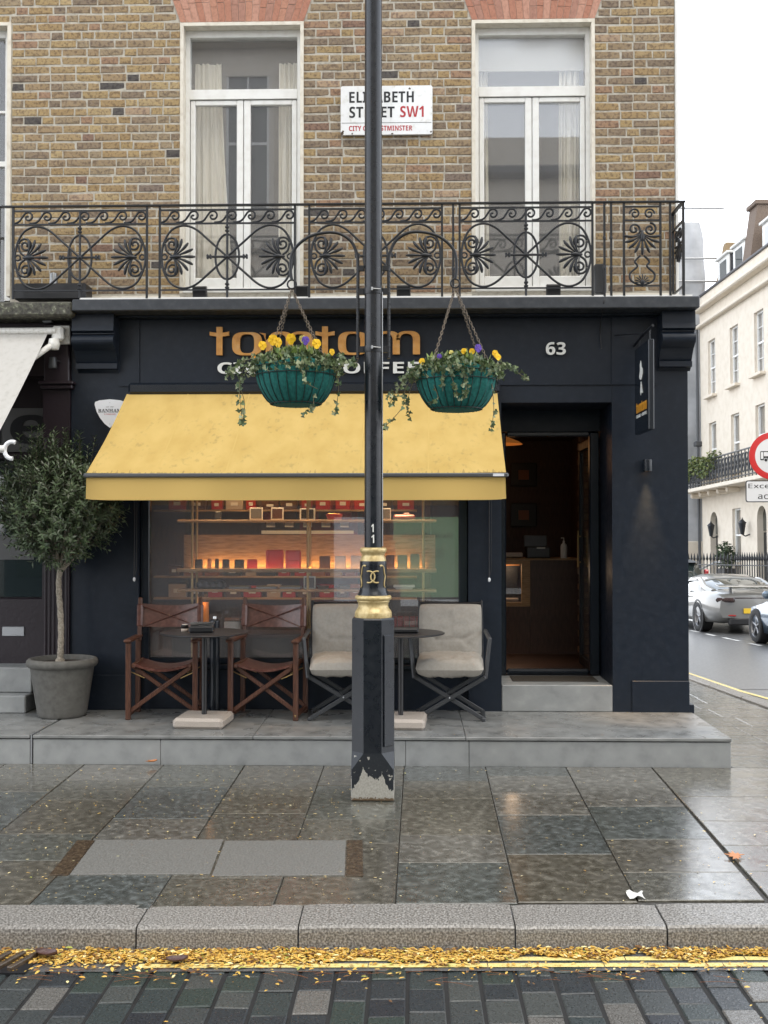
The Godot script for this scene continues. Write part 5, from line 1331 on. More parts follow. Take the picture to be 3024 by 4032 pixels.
func lounge_chair(label: String, at: Vector3, turn: float, sd: int) -> void:
	var c := thing("cushioned_chair", label, "chair", at, turn, "grey cushioned chairs at the shop window")
	var w := 0.27
	put(c, "seat_cushion", cushion(0.55, 0.5, 0.15, sd, 0.25, []), "grey_cloth", Transform3D(Basis(Vector3.RIGHT, -PI / 2 + 0.08), Vector3(0, 0.445, 0.06)))
	put(c, "back_cushion", cushion(0.53, 0.47, 0.12, sd + 3, 0.2, [[-0.95, 0.12, -0.42, -0.3, 0.013, 0.05], [-0.42, -0.3, 0.42, -0.28, 0.011, 0.05], [0.42, -0.28, 0.9, 0.02, 0.013, 0.05], [0, -0.95, 0, 0.98, 0.006, 0.025], [0.35, -0.35, 0.8, -0.62, 0.007, 0.05]]), "grey_cloth", Transform3D(Basis(Vector3.RIGHT, -0.2), Vector3(0, 0.69, -0.17)))
	put(c, "back_frame", MB.new().tube(smooth([Vector3(-w, 0.42, -0.16), Vector3(-w * 0.98, 0.905, -0.25), Vector3(-w * 0.9, 0.925, -0.255), Vector3(0, 0.915, -0.28), Vector3(w * 0.9, 0.925, -0.255), Vector3(w * 0.98, 0.905, -0.25), Vector3(w, 0.42, -0.16)], 5), 0.011, 6), "black_plastic")
	for s in [-1.0, 1.0]:
		var x: float = s * (w + 0.02)
		var a := MB.new()
		for q in [[Vector3(x, 0.355, 0.2), Vector3(x + s * 0.035, 0.66, 0.16)], [Vector3(x + s * 0.035, 0.66, 0.16), Vector3(x + s * 0.005, 0.7, -0.15)]]:
			var d: Vector3 = q[1] - q[0]
			a.cbox((q[0] + q[1]) / 2, Vector3(0.03, 0.03, d.length() + 0.02), 0.005, Basis.looking_at(d.normalized(), Vector3(0.2, 0.5, 0.6)))
		put(c, "armrest", a, "grey_metal")
		for z in [0.2, -0.17]:
			var p0 := Vector3(-s * (w + 0.005), 0.016, z + s * 0.012); var p1 := Vector3(s * (w + 0.02), 0.36, z + s * 0.012)
			var d := p1 - p0
			put(c, "cross_leg", MB.new().cbox((p0 + p1) / 2, Vector3(d.length(), 0.034, 0.02), 0.004, Basis(Vector3(0, 0, 1), atan2(d.y, d.x))), "grey_metal")
		put(c, "foot_bar", MB.new().cbox(Vector3(s * (w + 0.005), 0.016, 0.015), Vector3(0.032, 0.03, 0.42), 0.006), "grey_metal")
	put(c, "pivot_bolt", MB.new().lathe(Vector3(0, 0.19, 0.222), [Vector2(0, -0.01), Vector2(0.008, 0), Vector2(0, 0.01)], 8), "zinc")

func round_table(label: String, at: Vector3) -> void:
	var t := thing("round_table", label, "table", at, 0.0, "round coffee tables on granite bases")
	put(t, "granite_base", MB.new().cbox(Vector3(0.0, 0.042, 0.02), Vector3(0.4, 0.084, 0.4), 0.022, Basis(Vector3.UP, -0.06)), "pink_granite")
	put(t, "post", MB.new().tube([Vector3(0, 0.084, 0), Vector3(0, 0.725, 0)], 0.021, 12), "table_black")
	put(t, "table_top", MB.new().lathe(Vector3(0, 0.725, 0), [Vector2(0, 0), Vector2(0.34, 0.0), Vector2(0.35, 0.004), Vector2(0.35, 0.01), Vector2(0.34, 0.014), Vector2(0, 0.014)], 48), "table_black")

func build_furniture() -> void:
	var PY := 0.216
	director_chair("brown leather folding chair beside the potted tree", Vector3(-2.055, PY, 0.27), 0.05)
	director_chair("brown leather folding chair next to a grey cushioned chair", Vector3(-1.195, PY, 0.27), -0.1)
	lounge_chair("grey cushioned folding chair half hidden behind the lamp post", Vector3(-0.57, PY, 0.27), 0.06, 5)
	lounge_chair("grey cushioned folding chair beside the shop door", Vector3(0.315, PY, 0.27), -0.05, 11)
	round_table("round black table with ashtray between the leather chairs", Vector3(-1.655, PY, 0.68))
	round_table("round black table partly behind the lamp post", Vector3(-0.09, PY, 0.68))
	var a := thing("ashtray", "square black ashtray box on the round table", "ashtray", Vector3(-1.672, 0.956, 0.7), 0.1)
	put(a, "tray", MB.new().cbox(Vector3(0, 0.025, 0), Vector3(0.19, 0.05, 0.15), 0.01), "black_plastic")
	var br := MB.new()
	rng.seed = 77
	for k in 260: br.tube([Vector3(rng.randf_range(-0.09, 0.09), 0.048, rng.randf_range(-0.07, 0.07)), Vector3(rng.randf_range(-0.1, 0.1), rng.randf_range(0.062, 0.078), rng.randf_range(-0.08, 0.08))], 0.002, 3)
	put(a, "grit", br, "ink_grey").set_meta("kind", "stuff")
	var cnd := thing("candle_tin", "small white candle in a black lidded tin", "candle", Vector3(-1.818, 0.956, 0.66))
	put(cnd, "tin", MB.new().lathe(Vector3.ZERO, [Vector2(0, 0), Vector2(0.03, 0), Vector2(0.03, 0.022), Vector2(0.0, 0.022)], 16), "case_cream")
	put(cnd, "lid", MB.new().lathe(Vector3(0, 0.024, 0), [Vector2(0, 0), Vector2(0.028, 0), Vector2(0.03, 0.022), Vector2(0.026, 0.03), Vector2(0, 0.029)], 16), "case_black")
	put(cnd, "wax", MB.new().lathe(Vector3(0, 0.0545, 0), [Vector2(0.024, 0.0), Vector2(0.0, 0.001)], 16), "paper_white")
	var a2 := thing("ashtray", "grey ashtray on the table half behind the lamp post", "ashtray", Vector3(-0.08, 0.956, 0.72))
	put(a2, "tray", MB.new().cbox(Vector3(0.03, 0.02, 0), Vector3(0.2, 0.04, 0.14), 0.012), "black_plastic")
	var bin := thing("ash_bin", "tall black cylinder bin with steel cap behind the table", "bin", Vector3(-1.66, PY, 0.2))
	put(bin, "body", MB.new().lathe(Vector3.ZERO, [Vector2(0, 0), Vector2(0.06, 0), Vector2(0.06, 0.02), Vector2(0.045, 0.03), Vector2(0.042, 0.78), Vector2(0.03, 0.8), Vector2(0, 0.8)], 20), "shop_gloss")
	put(bin, "cap", MB.new().lathe(Vector3(0, 0.8, 0), [Vector2(0.016, 0.0), Vector2(0.016, 0.022), Vector2(0, 0.026)], 10), "steel")

# ---- potted olive tree
func build_tree() -> void:
	var P := Vector3(-2.916, 0.216, 0.31)
	var pot := thing("plant_pot", "large grey round-rimmed plant pot by the purple pilaster", "plant pot", P)
	put(pot, "body", MB.new().lathe(Vector3.ZERO, [Vector2(0, 0.0), Vector2(0.18, 0.0), Vector2(0.192, 0.008), Vector2(0.2, 0.03), Vector2(0.258, 0.405), Vector2(0.262, 0.412)], 48), "pot_clay")
	put(pot, "rim", MB.new().lathe(Vector3.ZERO, [Vector2(0.262, 0.412), Vector2(0.276, 0.416), Vector2(0.288, 0.43), Vector2(0.292, 0.448), Vector2(0.288, 0.466), Vector2(0.275, 0.48), Vector2(0.258, 0.484), Vector2(0.246, 0.476), Vector2(0.24, 0.44)], 48), "pot_clay")
	put(pot, "soil", MB.new().lathe(Vector3(0, 0.44, 0), [Vector2(0.243, 0.0), Vector2(0.1, 0.012), Vector2(0, 0.014)], 32), "soil")
	rng.seed = 31
	var t := thing("olive_tree", "clipped olive tree with a pale thin trunk in grey pot", "tree", P + Vector3(0, 0.452, 0))
	var tr := [Vector3(-0.02, 0, 0), Vector3(-0.012, 0.1, 0.01), Vector3(-0.012, 0.25, 0.0), Vector3(-0.022, 0.42, -0.01), Vector3(-0.03, 0.56, 0.0), Vector3(-0.03, 0.68, 0.01), Vector3(-0.02, 0.78, 0.0)]
	var sm := smooth(tr, 5)
	var rr := []
	for k in sm.size(): rr.append(lerpf(0.027, 0.022, float(k) / sm.size()) * (1.0 + 0.1 * sin(k * 1.9)) + (0.012 if k < 2 else 0.0))
	put(t, "trunk", MB.new().tube(sm, rr, 12), "bark")
	var limbs := MB.new()
	var tips := []
	var C := Vector3(-0.03, 1.27, 0.03)
	for k in 13:
		var a := TAU * k / 13 + rng.randf() * 0.3
		var r := rng.randf_range(0.2, 0.4)
		var e := C + Vector3(cos(a) * r * 1.1, rng.randf_range(-0.05, 0.3), sin(a) * r * 0.62)
		var st := Vector3(-0.02, 0.74 + 0.01 * k, 0)
		var md := st.lerp(e, 0.5) + Vector3(cos(a) * 0.05, 0.03, sin(a) * 0.03)
		var lp := smooth([st, md, e], 5)
		var lr := []
		for j in lp.size(): lr.append(lerpf(0.014, 0.004, float(j) / lp.size()))
		limbs.tube(lp, lr, 6)
	put(t, "limb", limbs, "bark")
	var nz := FastNoiseLite.new(); nz.seed = 3; nz.frequency = 2.4
	var lv := MB.new()
	var twigs := 0
	while twigs < 1250:
		var d := Vector3(rng.randfn(), rng.randfn(), rng.randfn()).normalized()
		var rad := pow(rng.randf(), 0.36)
		var e := Vector3(0.5, 0.43, 0.36)
		var p := Vector3(d.x * e.x, d.y * e.y, d.z * e.z) * rad
		if p.y < -0.1: p *= Vector3(1.0 + p.y * 0.7, 1.0, 1.0 + p.y * 0.5)
		if nz.get_noise_3d(p.x * 1.6, p.y * 1.6, p.z * 1.6) < -0.3: continue
		twigs += 1
		var o := C + p
		if o.z + P.z < 0.05: o.z = 0.05 - P.z + rng.randf() * 0.08
		var dir := (d + Vector3(0, 0.75, 0) + Vector3(rng.randf_range(-0.5, 0.5), rng.randf_range(-0.3, 0.3), rng.randf_range(-0.5, 0.5))).normalized()
		var l := rng.randf_range(0.09, 0.17)
		if d.y > 0.72 and rad > 0.85 and rng.randf() < 0.35: l = rng.randf_range(0.22, 0.36); dir = Vector3(rng.randf_range(-0.2, 0.2), 1, rng.randf_range(-0.2, 0.2)).normalized()
		lv.col = Color(0.1, 0.085, 0.06)
		lv.tube([o, o + dir * l], [0.0028, 0.0012], 3)
		var n := int(l / 0.0115)
		var side := dir.cross(Vector3(0.3, 0.2, 1)).normalized()
		for k in n:
			var f := (k + 0.6) / n
			var q := o + dir * l * f
			var az := k * 1.57 + rng.randf() * 0.7
			var out := side.rotated(dir, az)
			var ld := (dir * rng.randf_range(0.35, 0.9) + out).normalized()
			var ll := rng.randf_range(0.034, 0.066)
			var wd := ld.cross(dir).normalized() * ll * 0.14
			var g := Color(0.045, 0.074, 0.036).lerp(Color(0.112, 0.16, 0.074), rng.randf())
			if rng.randf() < 0.16: g = Color(0.15, 0.175, 0.125)
			lv.col = g
			var up := wd.cross(ld).normalized() * ll * 0.06
			lv.quad(q, q + ld * ll * 0.45 + wd + up, q + ld * ll, q + ld * ll * 0.45 - wd + up)
	put(t, "crown", lv, "leaves").set_meta("kind", "stuff")

# ---- pavement levels
func pave_y(z: float) -> float:
	return -0.027 * (z - 1.14) if z > 1.14 else 0.028 * (z - 1.14)

func kerb_z(x: float) -> float:
	return 4.19 - 0.031 * x

# stone of four (x, z) corners with a chamfered top edge
func flag(m: MB, c: Array, top, gap: float, ch: float, sink: float) -> void:
	var mid := Vector2.ZERO
	for q in c: mid += q / 4.0
	var o := []; var e := []; var b := []
	for q in c:
		var d: Vector2 = (q - mid)
		var p: Vector2 = mid + d - Vector2(signf(d.x), signf(d.y)) * gap
		var r: Vector2 = p - Vector2(signf(d.x), signf(d.y)) * ch
		var y: float = top.call(p)
		o.append(Vector3(p.x, y - ch * 0.8, p.y)); e.append(Vector3(r.x, y, r.y)); b.append(Vector3(p.x, y - sink, p.y))
	m.quad(e[0], e[1], e[2], e[3])
	for k in 4:
		var j := (k + 1) % 4
		m.quad(o[k], o[j], e[j], e[k]); m.quad(b[k], b[j], o[j], o[k])

func build_ground() -> void:
	rng.seed = 404
	# earth under everything
	structure("ground", MB.new().span(-60, 60, -7.5, -7.0, -90, 50), "asphalt")
	# main road, from the kerb to the far side of the street
	var road := Node3D.new(); road.name = "road"; add_child(road); road.set_meta("kind", "structure")
	var rb := MB.new()
	var ry := func(z: float): return -0.205 + 0.004 * (z - 4.2)
	rb.quad(Vector3(-14, ry.call(4.0) - 0.006, kerb_z(-14) - 0.02), Vector3(-14, ry.call(11), 11.2), Vector3(16, ry.call(11), 11.2), Vector3(16, ry.call(4.0) - 0.006, kerb_z(16) - 0.02))
	put(road, "road_bed", rb, "sett_joint")
	# granite setts in rows running out from the kerb
	var rng2 := RandomNumberGenerator.new(); rng2.seed = 9
	var far := MB.new()
	var x := -2.6
	while x < 2.6:
		var w := rng2.randf_range(0.14, 0.156)
		var z := 4.43 + rng2.randf_range(-0.02, 0.14) - 0.14
		while z < 7.4:
			var l := rng2.randf_range(0.15, 0.24)
			var dz := -0.031 * x
			var near := z < 5.75
			var tilt := rng2.randf_range(-0.003, 0.003)
			var h := rng2.randf_range(-0.003, 0.003)
			var top := func(p: Vector2): return ry.call(p.y) + h + tilt * (p.x - x) / 0.1
			var c := [Vector2(x, z + dz), Vector2(x, z + l + dz), Vector2(x + w, z + l + dz - 0.005), Vector2(x + w, z + dz - 0.005)]
			if near:
				var m := MB.new()
				flag(m, c, top, 0.0022, 0.006, 0.03)
				var pick := rng2.randi() % 12
				put(road, "sett", m, "sett_granite" if pick > 9 else "sett%d" % (pick % 6))
			else:
				flag(far, c, top, 0.0022, 0.006, 0.03)
			z += l
		x += w + 0.012
	put(road, "sett_remainder", far, "sett2").set_meta("kind", "stuff")
	# gutter strip with double yellow lines
	var gut := MB.new()
	gut.quad(Vector3(-14, ry.call(4.2) + 0.002, kerb_z(-14) - 0.03), Vector3(-14, ry.call(4.5) + 0.002, kerb_z(-14) + 0.235), Vector3(14, ry.call(4.5) + 0.002, kerb_z(14) + 0.235), Vector3(14, ry.call(4.2) + 0.002, kerb_z(14) - 0.03))
	put(road, "gutter", gut, "asphalt")
	for o in [0.085, 0.158]:
		var y := MB.new()
		var xx := -1.24
		while xx < 6.0:
			var l := rng.randf_range(0.5, 0.62)
			y.quad(Vector3(xx, ry.call(4.4) + 0.006, kerb_z(xx) + o), Vector3(xx, ry.call(4.4) + 0.006, kerb_z(xx) + o + 0.044), Vector3(xx + l, ry.call(4.4) + 0.006, kerb_z(xx + l) + o + 0.044), Vector3(xx + l, ry.call(4.4) + 0.006, kerb_z(xx + l) + o))
			xx += l + 0.004
		put(road, "yellow_line", y, "yellow_line")
	# iron gully grate
	var gr := thing("drain_grate", "black iron drain grate in the leaf-filled gutter", "drain", Vector3(-1.98, -0.2, 4.42))
	put(gr, "frame", MB.new().span(-0.3, 0.26, -0.02, 0.006, -0.13, 0.09), "black_plastic")
	for k in 8: put(gr, "bar", MB.new().cbox(Vector3(-0.24 + k * 0.065, 0.014, -0.02), Vector3(0.026, 0.024, 0.2), 0.004, Basis(Vector3.UP, -0.35)), "rust_iron")
	# kerb stones
	var kerb := Node3D.new(); kerb.name = "kerb"; add_child(kerb); kerb.set_meta("kind", "structure")
	var joints := [-8.1, -7.05, -6.0, -4.9, -3.9, -2.95, -2.09, -1.295, -0.535, 0.485, 1.2, 2.05, 3.0, 3.9]
	for k in joints.size() - 1:
		var a: float = joints[k] + 0.004; var b: float = joints[k + 1] - 0.004
		var m := MB.new()
		var rows := []
		var prof := [[-0.262, -0.1], [-0.262, 0.0], [-0.03, -0.004], [-0.014, -0.008], [-0.004, -0.018], [0.0, -0.034], [0.006, -0.2]]
		var jit := rng.randf_range(-0.004, 0.004)
		for q in prof:
			var row := PackedVector3Array()
			for s in 9:
				var xx := lerpf(a, b, s / 8.0)
				var ex := 0.0
				if s == 0 or s == 8: ex = -0.004
				row.append(Vector3(xx, -0.083 + 0.007 * (-q[0] / 0.26) + q[1] + jit + ex, kerb_z(xx) + q[0]))
			rows.append(row)
		for r in prof.size() - 1:
			for s in 8: m.quad(rows[r][s], rows[r + 1][s], rows[r + 1][s + 1], rows[r][s + 1])
		for e in [0, 8]:
			for r in range(1, prof.size() - 1): m.tri(rows[0][e], rows[r][e], rows[r + 1][e])
		put(kerb, "kerb_stone", m, "kerb%d" % (rng.randi() % 3))
	# pavement: bed, then flagstones in columns
	var pv := Node3D.new(); pv.name = "pavement"; add_child(pv); pv.set_meta("kind", "structure")
	var bed := MB.new()
	bed.quad(Vector3(-14, pave_y(0.9) - 0.008, 0.9), Vector3(-14, pave_y(4.2) - 0.008, kerb_z(-14) - 0.2), Vector3(4.5, pave_y(4.0) - 0.008, kerb_z(4.5) - 0.2), Vector3(4.5, pave_y(1.14) - 0.008, 0.9))
	bed.quad(Vector3(2.3, pave_y(-40) - 0.008, -40), Vector3(2.3, pave_y(1.0) - 0.008, 1.0), Vector3(3.95, pave_y(1.0) - 0.008, 1.0), Vector3(3.95 - 2.0, pave_y(-40) - 0.008, -40))
	put(pv, "bedding", bed, "joint")
	var cols := [-7.9, -7.3, -6.7, -6.1, -5.5, -4.9, -4.28, -3.68, -3.07, -2.47, -1.869, -1.258, -0.66, -0.059, 0.547, 1.147, 1.784]
	var top := func(p: Vector2): return pave_y(p.y)
	for k in cols.size() - 1:
		var z := 1.15
		var a: float = cols[k]; var b: float = cols[k + 1]
		var z_end := kerb_z((a + b) / 2) - 0.262
		var first := true
		while z < z_end - 0.02:
			var l := rng.randf_range(0.4, 0.85)
			if first: l = rng.randf_range(0.16, 0.75); first = false
			if z + l > z_end - 0.25: l = z_end - z
			var za := -0.028 * a * clampf((z - 1.15) / 0.6, 0, 1); var zb := -0.028 * b * clampf((z - 1.15) / 0.6, 0, 1)
			var fa := -0.028 * a * clampf((z + l - 1.15) / 0.6, 0, 1); var fb := -0.028 * b * clampf((z + l - 1.15) / 0.6, 0, 1)
			var skew := 0.0085
			var c := [Vector2(a - skew * (z - 1.15), z + za), Vector2(a - skew * (z + l - 1.15), z + l + fa), Vector2(b - skew * (z + l - 1.15), z + l + fb), Vector2(b - skew * (z - 1.15), z + zb)]
			# the covers and the lamp post foot sit in this paving
			var m := MB.new()
			var h := rng.randf_range(-0.0015, 0.0015)
			flag(m, c, func(p: Vector2): return pave_y(p.y) + h, 0.0035, 0.004, 0.02)
			put(pv, "paving_slab", m, "slab%d" % (rng.randi() % 7))
			z += l
	# corner of the side street: courses across
	var z := 3.9
	var left := 1.79
	while z > -16.0:
		var l := rng.randf_range(0.42, 0.6)
		if z > 1.16 and z - l < 1.4: l = z - 1.15
		var x0 := 1.787 if z > 1.16 else 2.386
		if z < -4: l *= 1.6
		var xx := x0
		while xx < 3.8 + 0.05 * z * (1 if z < 0 else 0):
			var w := rng.randf_range(0.55, 0.95)
			if z < 0.0: w = minf(w, 3.77 + 0.051 * z - xx)
			if w < 0.05: break
			var c := [Vector2(xx, z - l), Vector2(xx, z), Vector2(xx + w, z), Vector2(xx + w, z - l)]
			var m := MB.new()
			flag(m, c, top, 0.003, 0.004, 0.02)
			put(pv, "paving_slab", m, "slab%d" % [0, 6, 3, 1, 6][rng.randi() % 5])
			xx += w
		z -= l
	# pale cover plates let into the paving
	var cv := thing("utility_cover", "pair of pale concrete cover plates framed in rusty iron", "cover", Vector3(0, 0, 0))
	for q in [[-1.855, -1.105], [-1.095, -0.385]]:
		var m := MB.new()
		flag(m, [Vector2(q[0] + 0.0, 2.97), Vector2(q[0] + 0.03, 3.56), Vector2(q[1] + 0.03, 3.535), Vector2(q[1], 2.945)], func(p: Vector2): return pave_y(p.y) + 0.006, 0.003, 0.003, 0.015)
		put(cv, "cover_plate", m, "cover_concrete")
	for q in [[-1.96, -1.858, 2.98, 3.565], [-0.382, -0.29, 2.94, 3.54]]:
		var fr := MB.new()
		flag(fr, [Vector2(q[0], q[2]), Vector2(q[0] + 0.03, q[3]), Vector2(q[1] + 0.03, q[3]), Vector2(q[1], q[2])], func(p: Vector2): return pave_y(p.y) + 0.005, 0.0, 0.002, 0.015)
		put(cv, "iron_frame", fr, "rust_iron")
	build_leaves()

func leaflet() -> ArrayMesh:
	var m := MB.new()
	var a := Vector3(-0.5, 0, 0); var b := Vector3(0.5, 0, 0)
	var p := [Vector3(-0.25, 0.07, 0.2), Vector3(0.15, 0.08, 0.24), Vector3(0.15, 0.06, -0.24), Vector3(-0.25, 0.05, -0.2)]
	m.quad(a, p[0], p[1], b); m.quad(a, b, p[2], p[3])
	return m.mesh()

func leaf_drift(called: String, label: String, spots: Array) -> void:
	var mm := MultiMesh.new()
	mm.transform_format = MultiMesh.TRANSFORM_3D; mm.use_colors = true; mm.mesh = leaflet(); mm.instance_count = spots.size()
	for k in spots.size():
		var q: Array = spots[k]
		var s := rng.randf_range(0.014, 0.04) * float(q[1])
		var b := Basis(Vector3.UP, rng.randf() * TAU) * Basis.from_euler(Vector3(rng.randf_range(-0.35, 0.35) * q[2], 0, rng.randf_range(-0.3, 0.3) * q[2])) * Basis.from_scale(Vector3(s, s, s * rng.randf_range(0.6, 1.0)))
		mm.set_instance_transform(k, Transform3D(b, q[0]))
		var r := rng.randf()
		var c := Color(0.6, 0.32, 0.04).lerp(Color(0.74, 0.52, 0.13), rng.randf())
		if r < 0.2: c = Color(0.32, 0.15, 0.03).lerp(Color(0.16, 0.08, 0.03), rng.randf())
		elif r < 0.27: c = Color(0.85, 0.72, 0.36)
		elif r < 0.3: c = Color(0.4, 0.42, 0.08)
		if float(q[2]) < 0.25: c = c.lerp(Color(0.75, 0.66, 0.42), rng.randf() * 0.9)
		mm.set_instance_color(k, c)
	var o := MultiMeshInstance3D.new()
	o.name = called; o.multimesh = mm; o.material_override = M["leaf_litter"]
	add_child(o)
	tag(o, label, "leaves"); o.set_meta("kind", "stuff")

func build_leaves() -> void:
	rng.seed = 12
	var gut := []
	var nz := FastNoiseLite.new(); nz.seed = 2; nz.frequency = 1.3
	while gut.size() < 11500:
		var x := rng.randf_range(-2.7, 2.8)
		var d := absf(rng.randfn()) * 0.06 + rng.randf() * 0.05
		var wide := 0.18 + 0.15 * nz.get_noise_2d(x * 1.4, 0) + (0.12 if x < -1.1 else 0.0) - (0.09 if x > 0.3 else 0.0)
		if d > wide or d > 0.4: continue
		if x < -1.72 and d > 0.15 and d < 0.34: continue
		var pile := 0.022 * exp(-d * 11.0)
		gut.append([Vector3(x, -0.2 + rng.randf() * pile + 0.003, kerb_z(x) + 0.008 + d), 1.0, 0.75])
	for k in 420:
		var x := rng.randf_range(-2.4, 2.4)
		gut.append([Vector3(x, -0.193, kerb_z(x) + 0.16 + absf(rng.randfn()) * 0.1), 0.9, 0.6])
	leaf_drift("leaf_litter", "drift of small yellow leaves in the gutter", gut)
	var pav := []
	for k in 1500:
		var x := rng.randf_range(-3.6, 2.6)
		if rng.randf() < 0.55: x = rng.randf_range(-3.6, -0.4)
		var z := 1.2 + pow(rng.randf(), 0.9) * 2.7
		pav.append([Vector3(x, pave_y(z) + 0.0045, z), 0.32 + 0.5 * pow(rng.randf(), 3.0), 0.2])
	leaf_drift("scattered_leaves", "small yellow leaves scattered over the wet paving", pav)
	var set := []
	for k in 34:
		set.append([Vector3(rng.randf_range(-2.2, 2.2), -0.192, 4.4 + rng.randf() * 0.9), 0.8, 0.3])
	leaf_drift("fallen_leaves", "few small yellow leaves on the dark setts", set)
	# stalks blown on to the setts
	var st := MB.new()
	for k in 55:
		var x := rng.randf_range(-2.1, 1.4); var z := kerb_z(x) + 0.24 + absf(rng.randfn()) * 0.06
		var a := rng.randf_range(-0.5, 0.5); var l := rng.randf_range(0.06, 0.16)
		st.tube(smooth([Vector3(x, -0.194, z), Vector3(x + l * 0.5, -0.186, z + l * 0.5 * a + 0.01), Vector3(x + l, -0.194, z + l * a)], 3), 0.0012, 3)
	var so := put(self, "leaf_stalks", st, "case_tan")
	tag(so, "thin bare leaf stalks strewn along the edge of setts", "stalks"); so.set_meta("kind", "stuff")
	# single larger leaves
	for q in [["brown curled leaf lying over the double yellow lines", Vector3(-1.07, -0.186, 4.38), 0.1, "brown_leaf", 0.2], ["brown curled leaf lying by the drain grate", Vector3(-1.68, -0.18, 4.34), 0.11, "brown_leaf", 2.9], ["orange curled leaf against the foot of the stone platform", Vector3(-1.945, 0.03, 1.2), 0.075, "orange_leaf", 0.6]]:
		var rows := []
		for r in 9:
			var f := r / 8.0
			var row := PackedVector3Array()
			for k in 7:
				var u := k / 3.0 - 1
				var w := sin(f * PI) * 0.34 * (1.0 + 0.2 * sin(f * 9.0))
				var th: float = u * 1.5
				row.append(Vector3((f - 0.5), 0.16 * (1 - cos(th)) + 0.3 * pow(f - 0.5, 2.0), sin(th) * w) * float(q[2]))
			rows.append(row)
		var lf := thing("fallen_leaf", q[0], "leaf", q[1], q[4])
		put(lf, "blade", MB.new().sheet(rows), q[3])
		put(lf, "stalk", MB.new().tube([Vector3(-0.5, 0.075, 0) * float(q[2]), Vector3(-0.75, 0.2, 0.05) * float(q[2])], 0.0018, 4), q[3])
	var ml := thing("maple_leaf", "orange lobed leaf on the wet corner paving", "leaf", Vector3(1.8, pave_y(3.2) + 0.008, 3.2), 0.4)
	var p := PackedVector2Array()
	for k in 20:
		var a := TAU * k / 20
		var r: float = [1.0, 0.55, 0.78, 0.4][k % 4] * (0.6 if k > 15 else 1.0)
		p.append(Vector2(cos(a), sin(a)) * r * 0.062)
	put(ml, "blade", MB.new().prism(p, 0, 0.003, Transform3D(Basis(Vector3.RIGHT, -PI / 2 + 0.15), Vector3(0, 0.006, 0))), "orange_leaf")
	var lit := []
	for r in 5:
		var row := PackedVector3Array()
		for k in 5: row.append(Vector3(0.02 * (r - 2) + 0.006 * sin(k * 2.0), 0.012 + 0.01 * sin(r * 1.7 + k), 0.022 * (k - 2)))
		lit.append(row)
	single("litter_scrap", "crumpled white paper scrap at the edge of the kerb", "litter", MB.new().sheet(lit), "paper_white", Vector3(1.12, pave_y(3.8), 3.8))

# ---- things in the shop window and behind the door
func item_box(called: String, label: String, category: String, x0: float, x1: float, y0: float, h: float, z: float, d: float, material: String, group := "") -> Node3D:
	var t := thing(called, label, category, Vector3((x0 + x1) / 2, y0, z), 0.0, group)
	put(t, "case", MB.new().cbox(Vector3(0, h / 2, 0), Vector3(x1 - x0, h, d), minf(0.008, d * 0.3), Basis(Vector3.RIGHT, -0.08)), material)
	if h > 0.06: put(t, "flap", MB.new().cbox(Vector3(0, h * 0.3, d * 0.5 - 0.004), Vector3((x1 - x0) * 0.96, 0.007, 0.008), 0.002), material)
	return t

func picture(label: String, x0: float, x1: float, y0: float, y1: float, z: float, card: String) -> void:
	var t := thing("framed_card", label, "card", Vector3((x0 + x1) / 2, y0, z), 0.0, "small cards on the display shelves")
	var w := x1 - x0; var h := y1 - y0
	put(t, "frame", MB.new().cbox(Vector3(0, h / 2, 0), Vector3(w, h, 0.012), 0.003, Basis(Vector3.RIGHT, -0.1)), "paper_white")
	put(t, "print", MB.new().box(Vector3(0, h / 2, 0.008), Vector3(w * 0.8, h * 0.8, 0.003), Basis(Vector3.RIGHT, -0.1)), card)

func warm_strip(called: String, at: Vector3, size: Vector2, turn: Vector3, energy: float, power: float) -> void:
	# a lit strip and its light, just in front of it
	var t := thing("led_strip", called, "light strip", at)
	t.rotation = turn
	put(t, "diffuser_light", MB.new().box(Vector3(0, 0, 0.004), Vector3(size.x, size.y, 0.006)), mk("led_glow", lin(1, 0.7, 0.35), 0.5, {"emit": lin(1.0, 0.52, 0.18), "power": power}))
	var l := AreaLight3D.new()
	l.name = "strip_glow"; l.area_size = size; l.light_energy = energy; l.light_color = lin(1.0, 0.5, 0.17); l.shadow_enabled = true
	l.position = at + Basis.from_euler(turn) * Vector3(0, 0, -0.006); l.rotation = turn
	add_child(l)

func fill_downlight(label: String, at: Vector3, energy: float, tilt: float) -> void:  # made-up lamp, added out of sight to brighten the goods and cabinets
	var t := thing("fill_downlight", label, "fill light", at, 0.0, "added fill lights in the shop")
	put(t, "trim_ring", MB.new().lathe(Vector3.ZERO, [Vector2(0.034, 0.0), Vector2(0.05, -0.006), Vector2(0.052, 0.004)], 18), "white_metal")
	put(t, "lamp_lens", MB.new().lathe(Vector3(0, 0.001, 0), [Vector2(0.033, 0.0), Vector2(0.0, 0.0005)], 14), "bulb_warm")
	var l := SpotLight3D.new()
	l.name = "fill_beam"; l.position = at - Vector3(0, 0.008, 0); l.rotation.x = -PI / 2 - tilt; l.spot_angle = 48; l.spot_range = 6; l.spot_attenuation = 2
	l.light_energy = energy; l.light_color = lin(1.0, 0.62, 0.3); l.light_size = 0.03; l.shadow_enabled = true
	add_child(l)

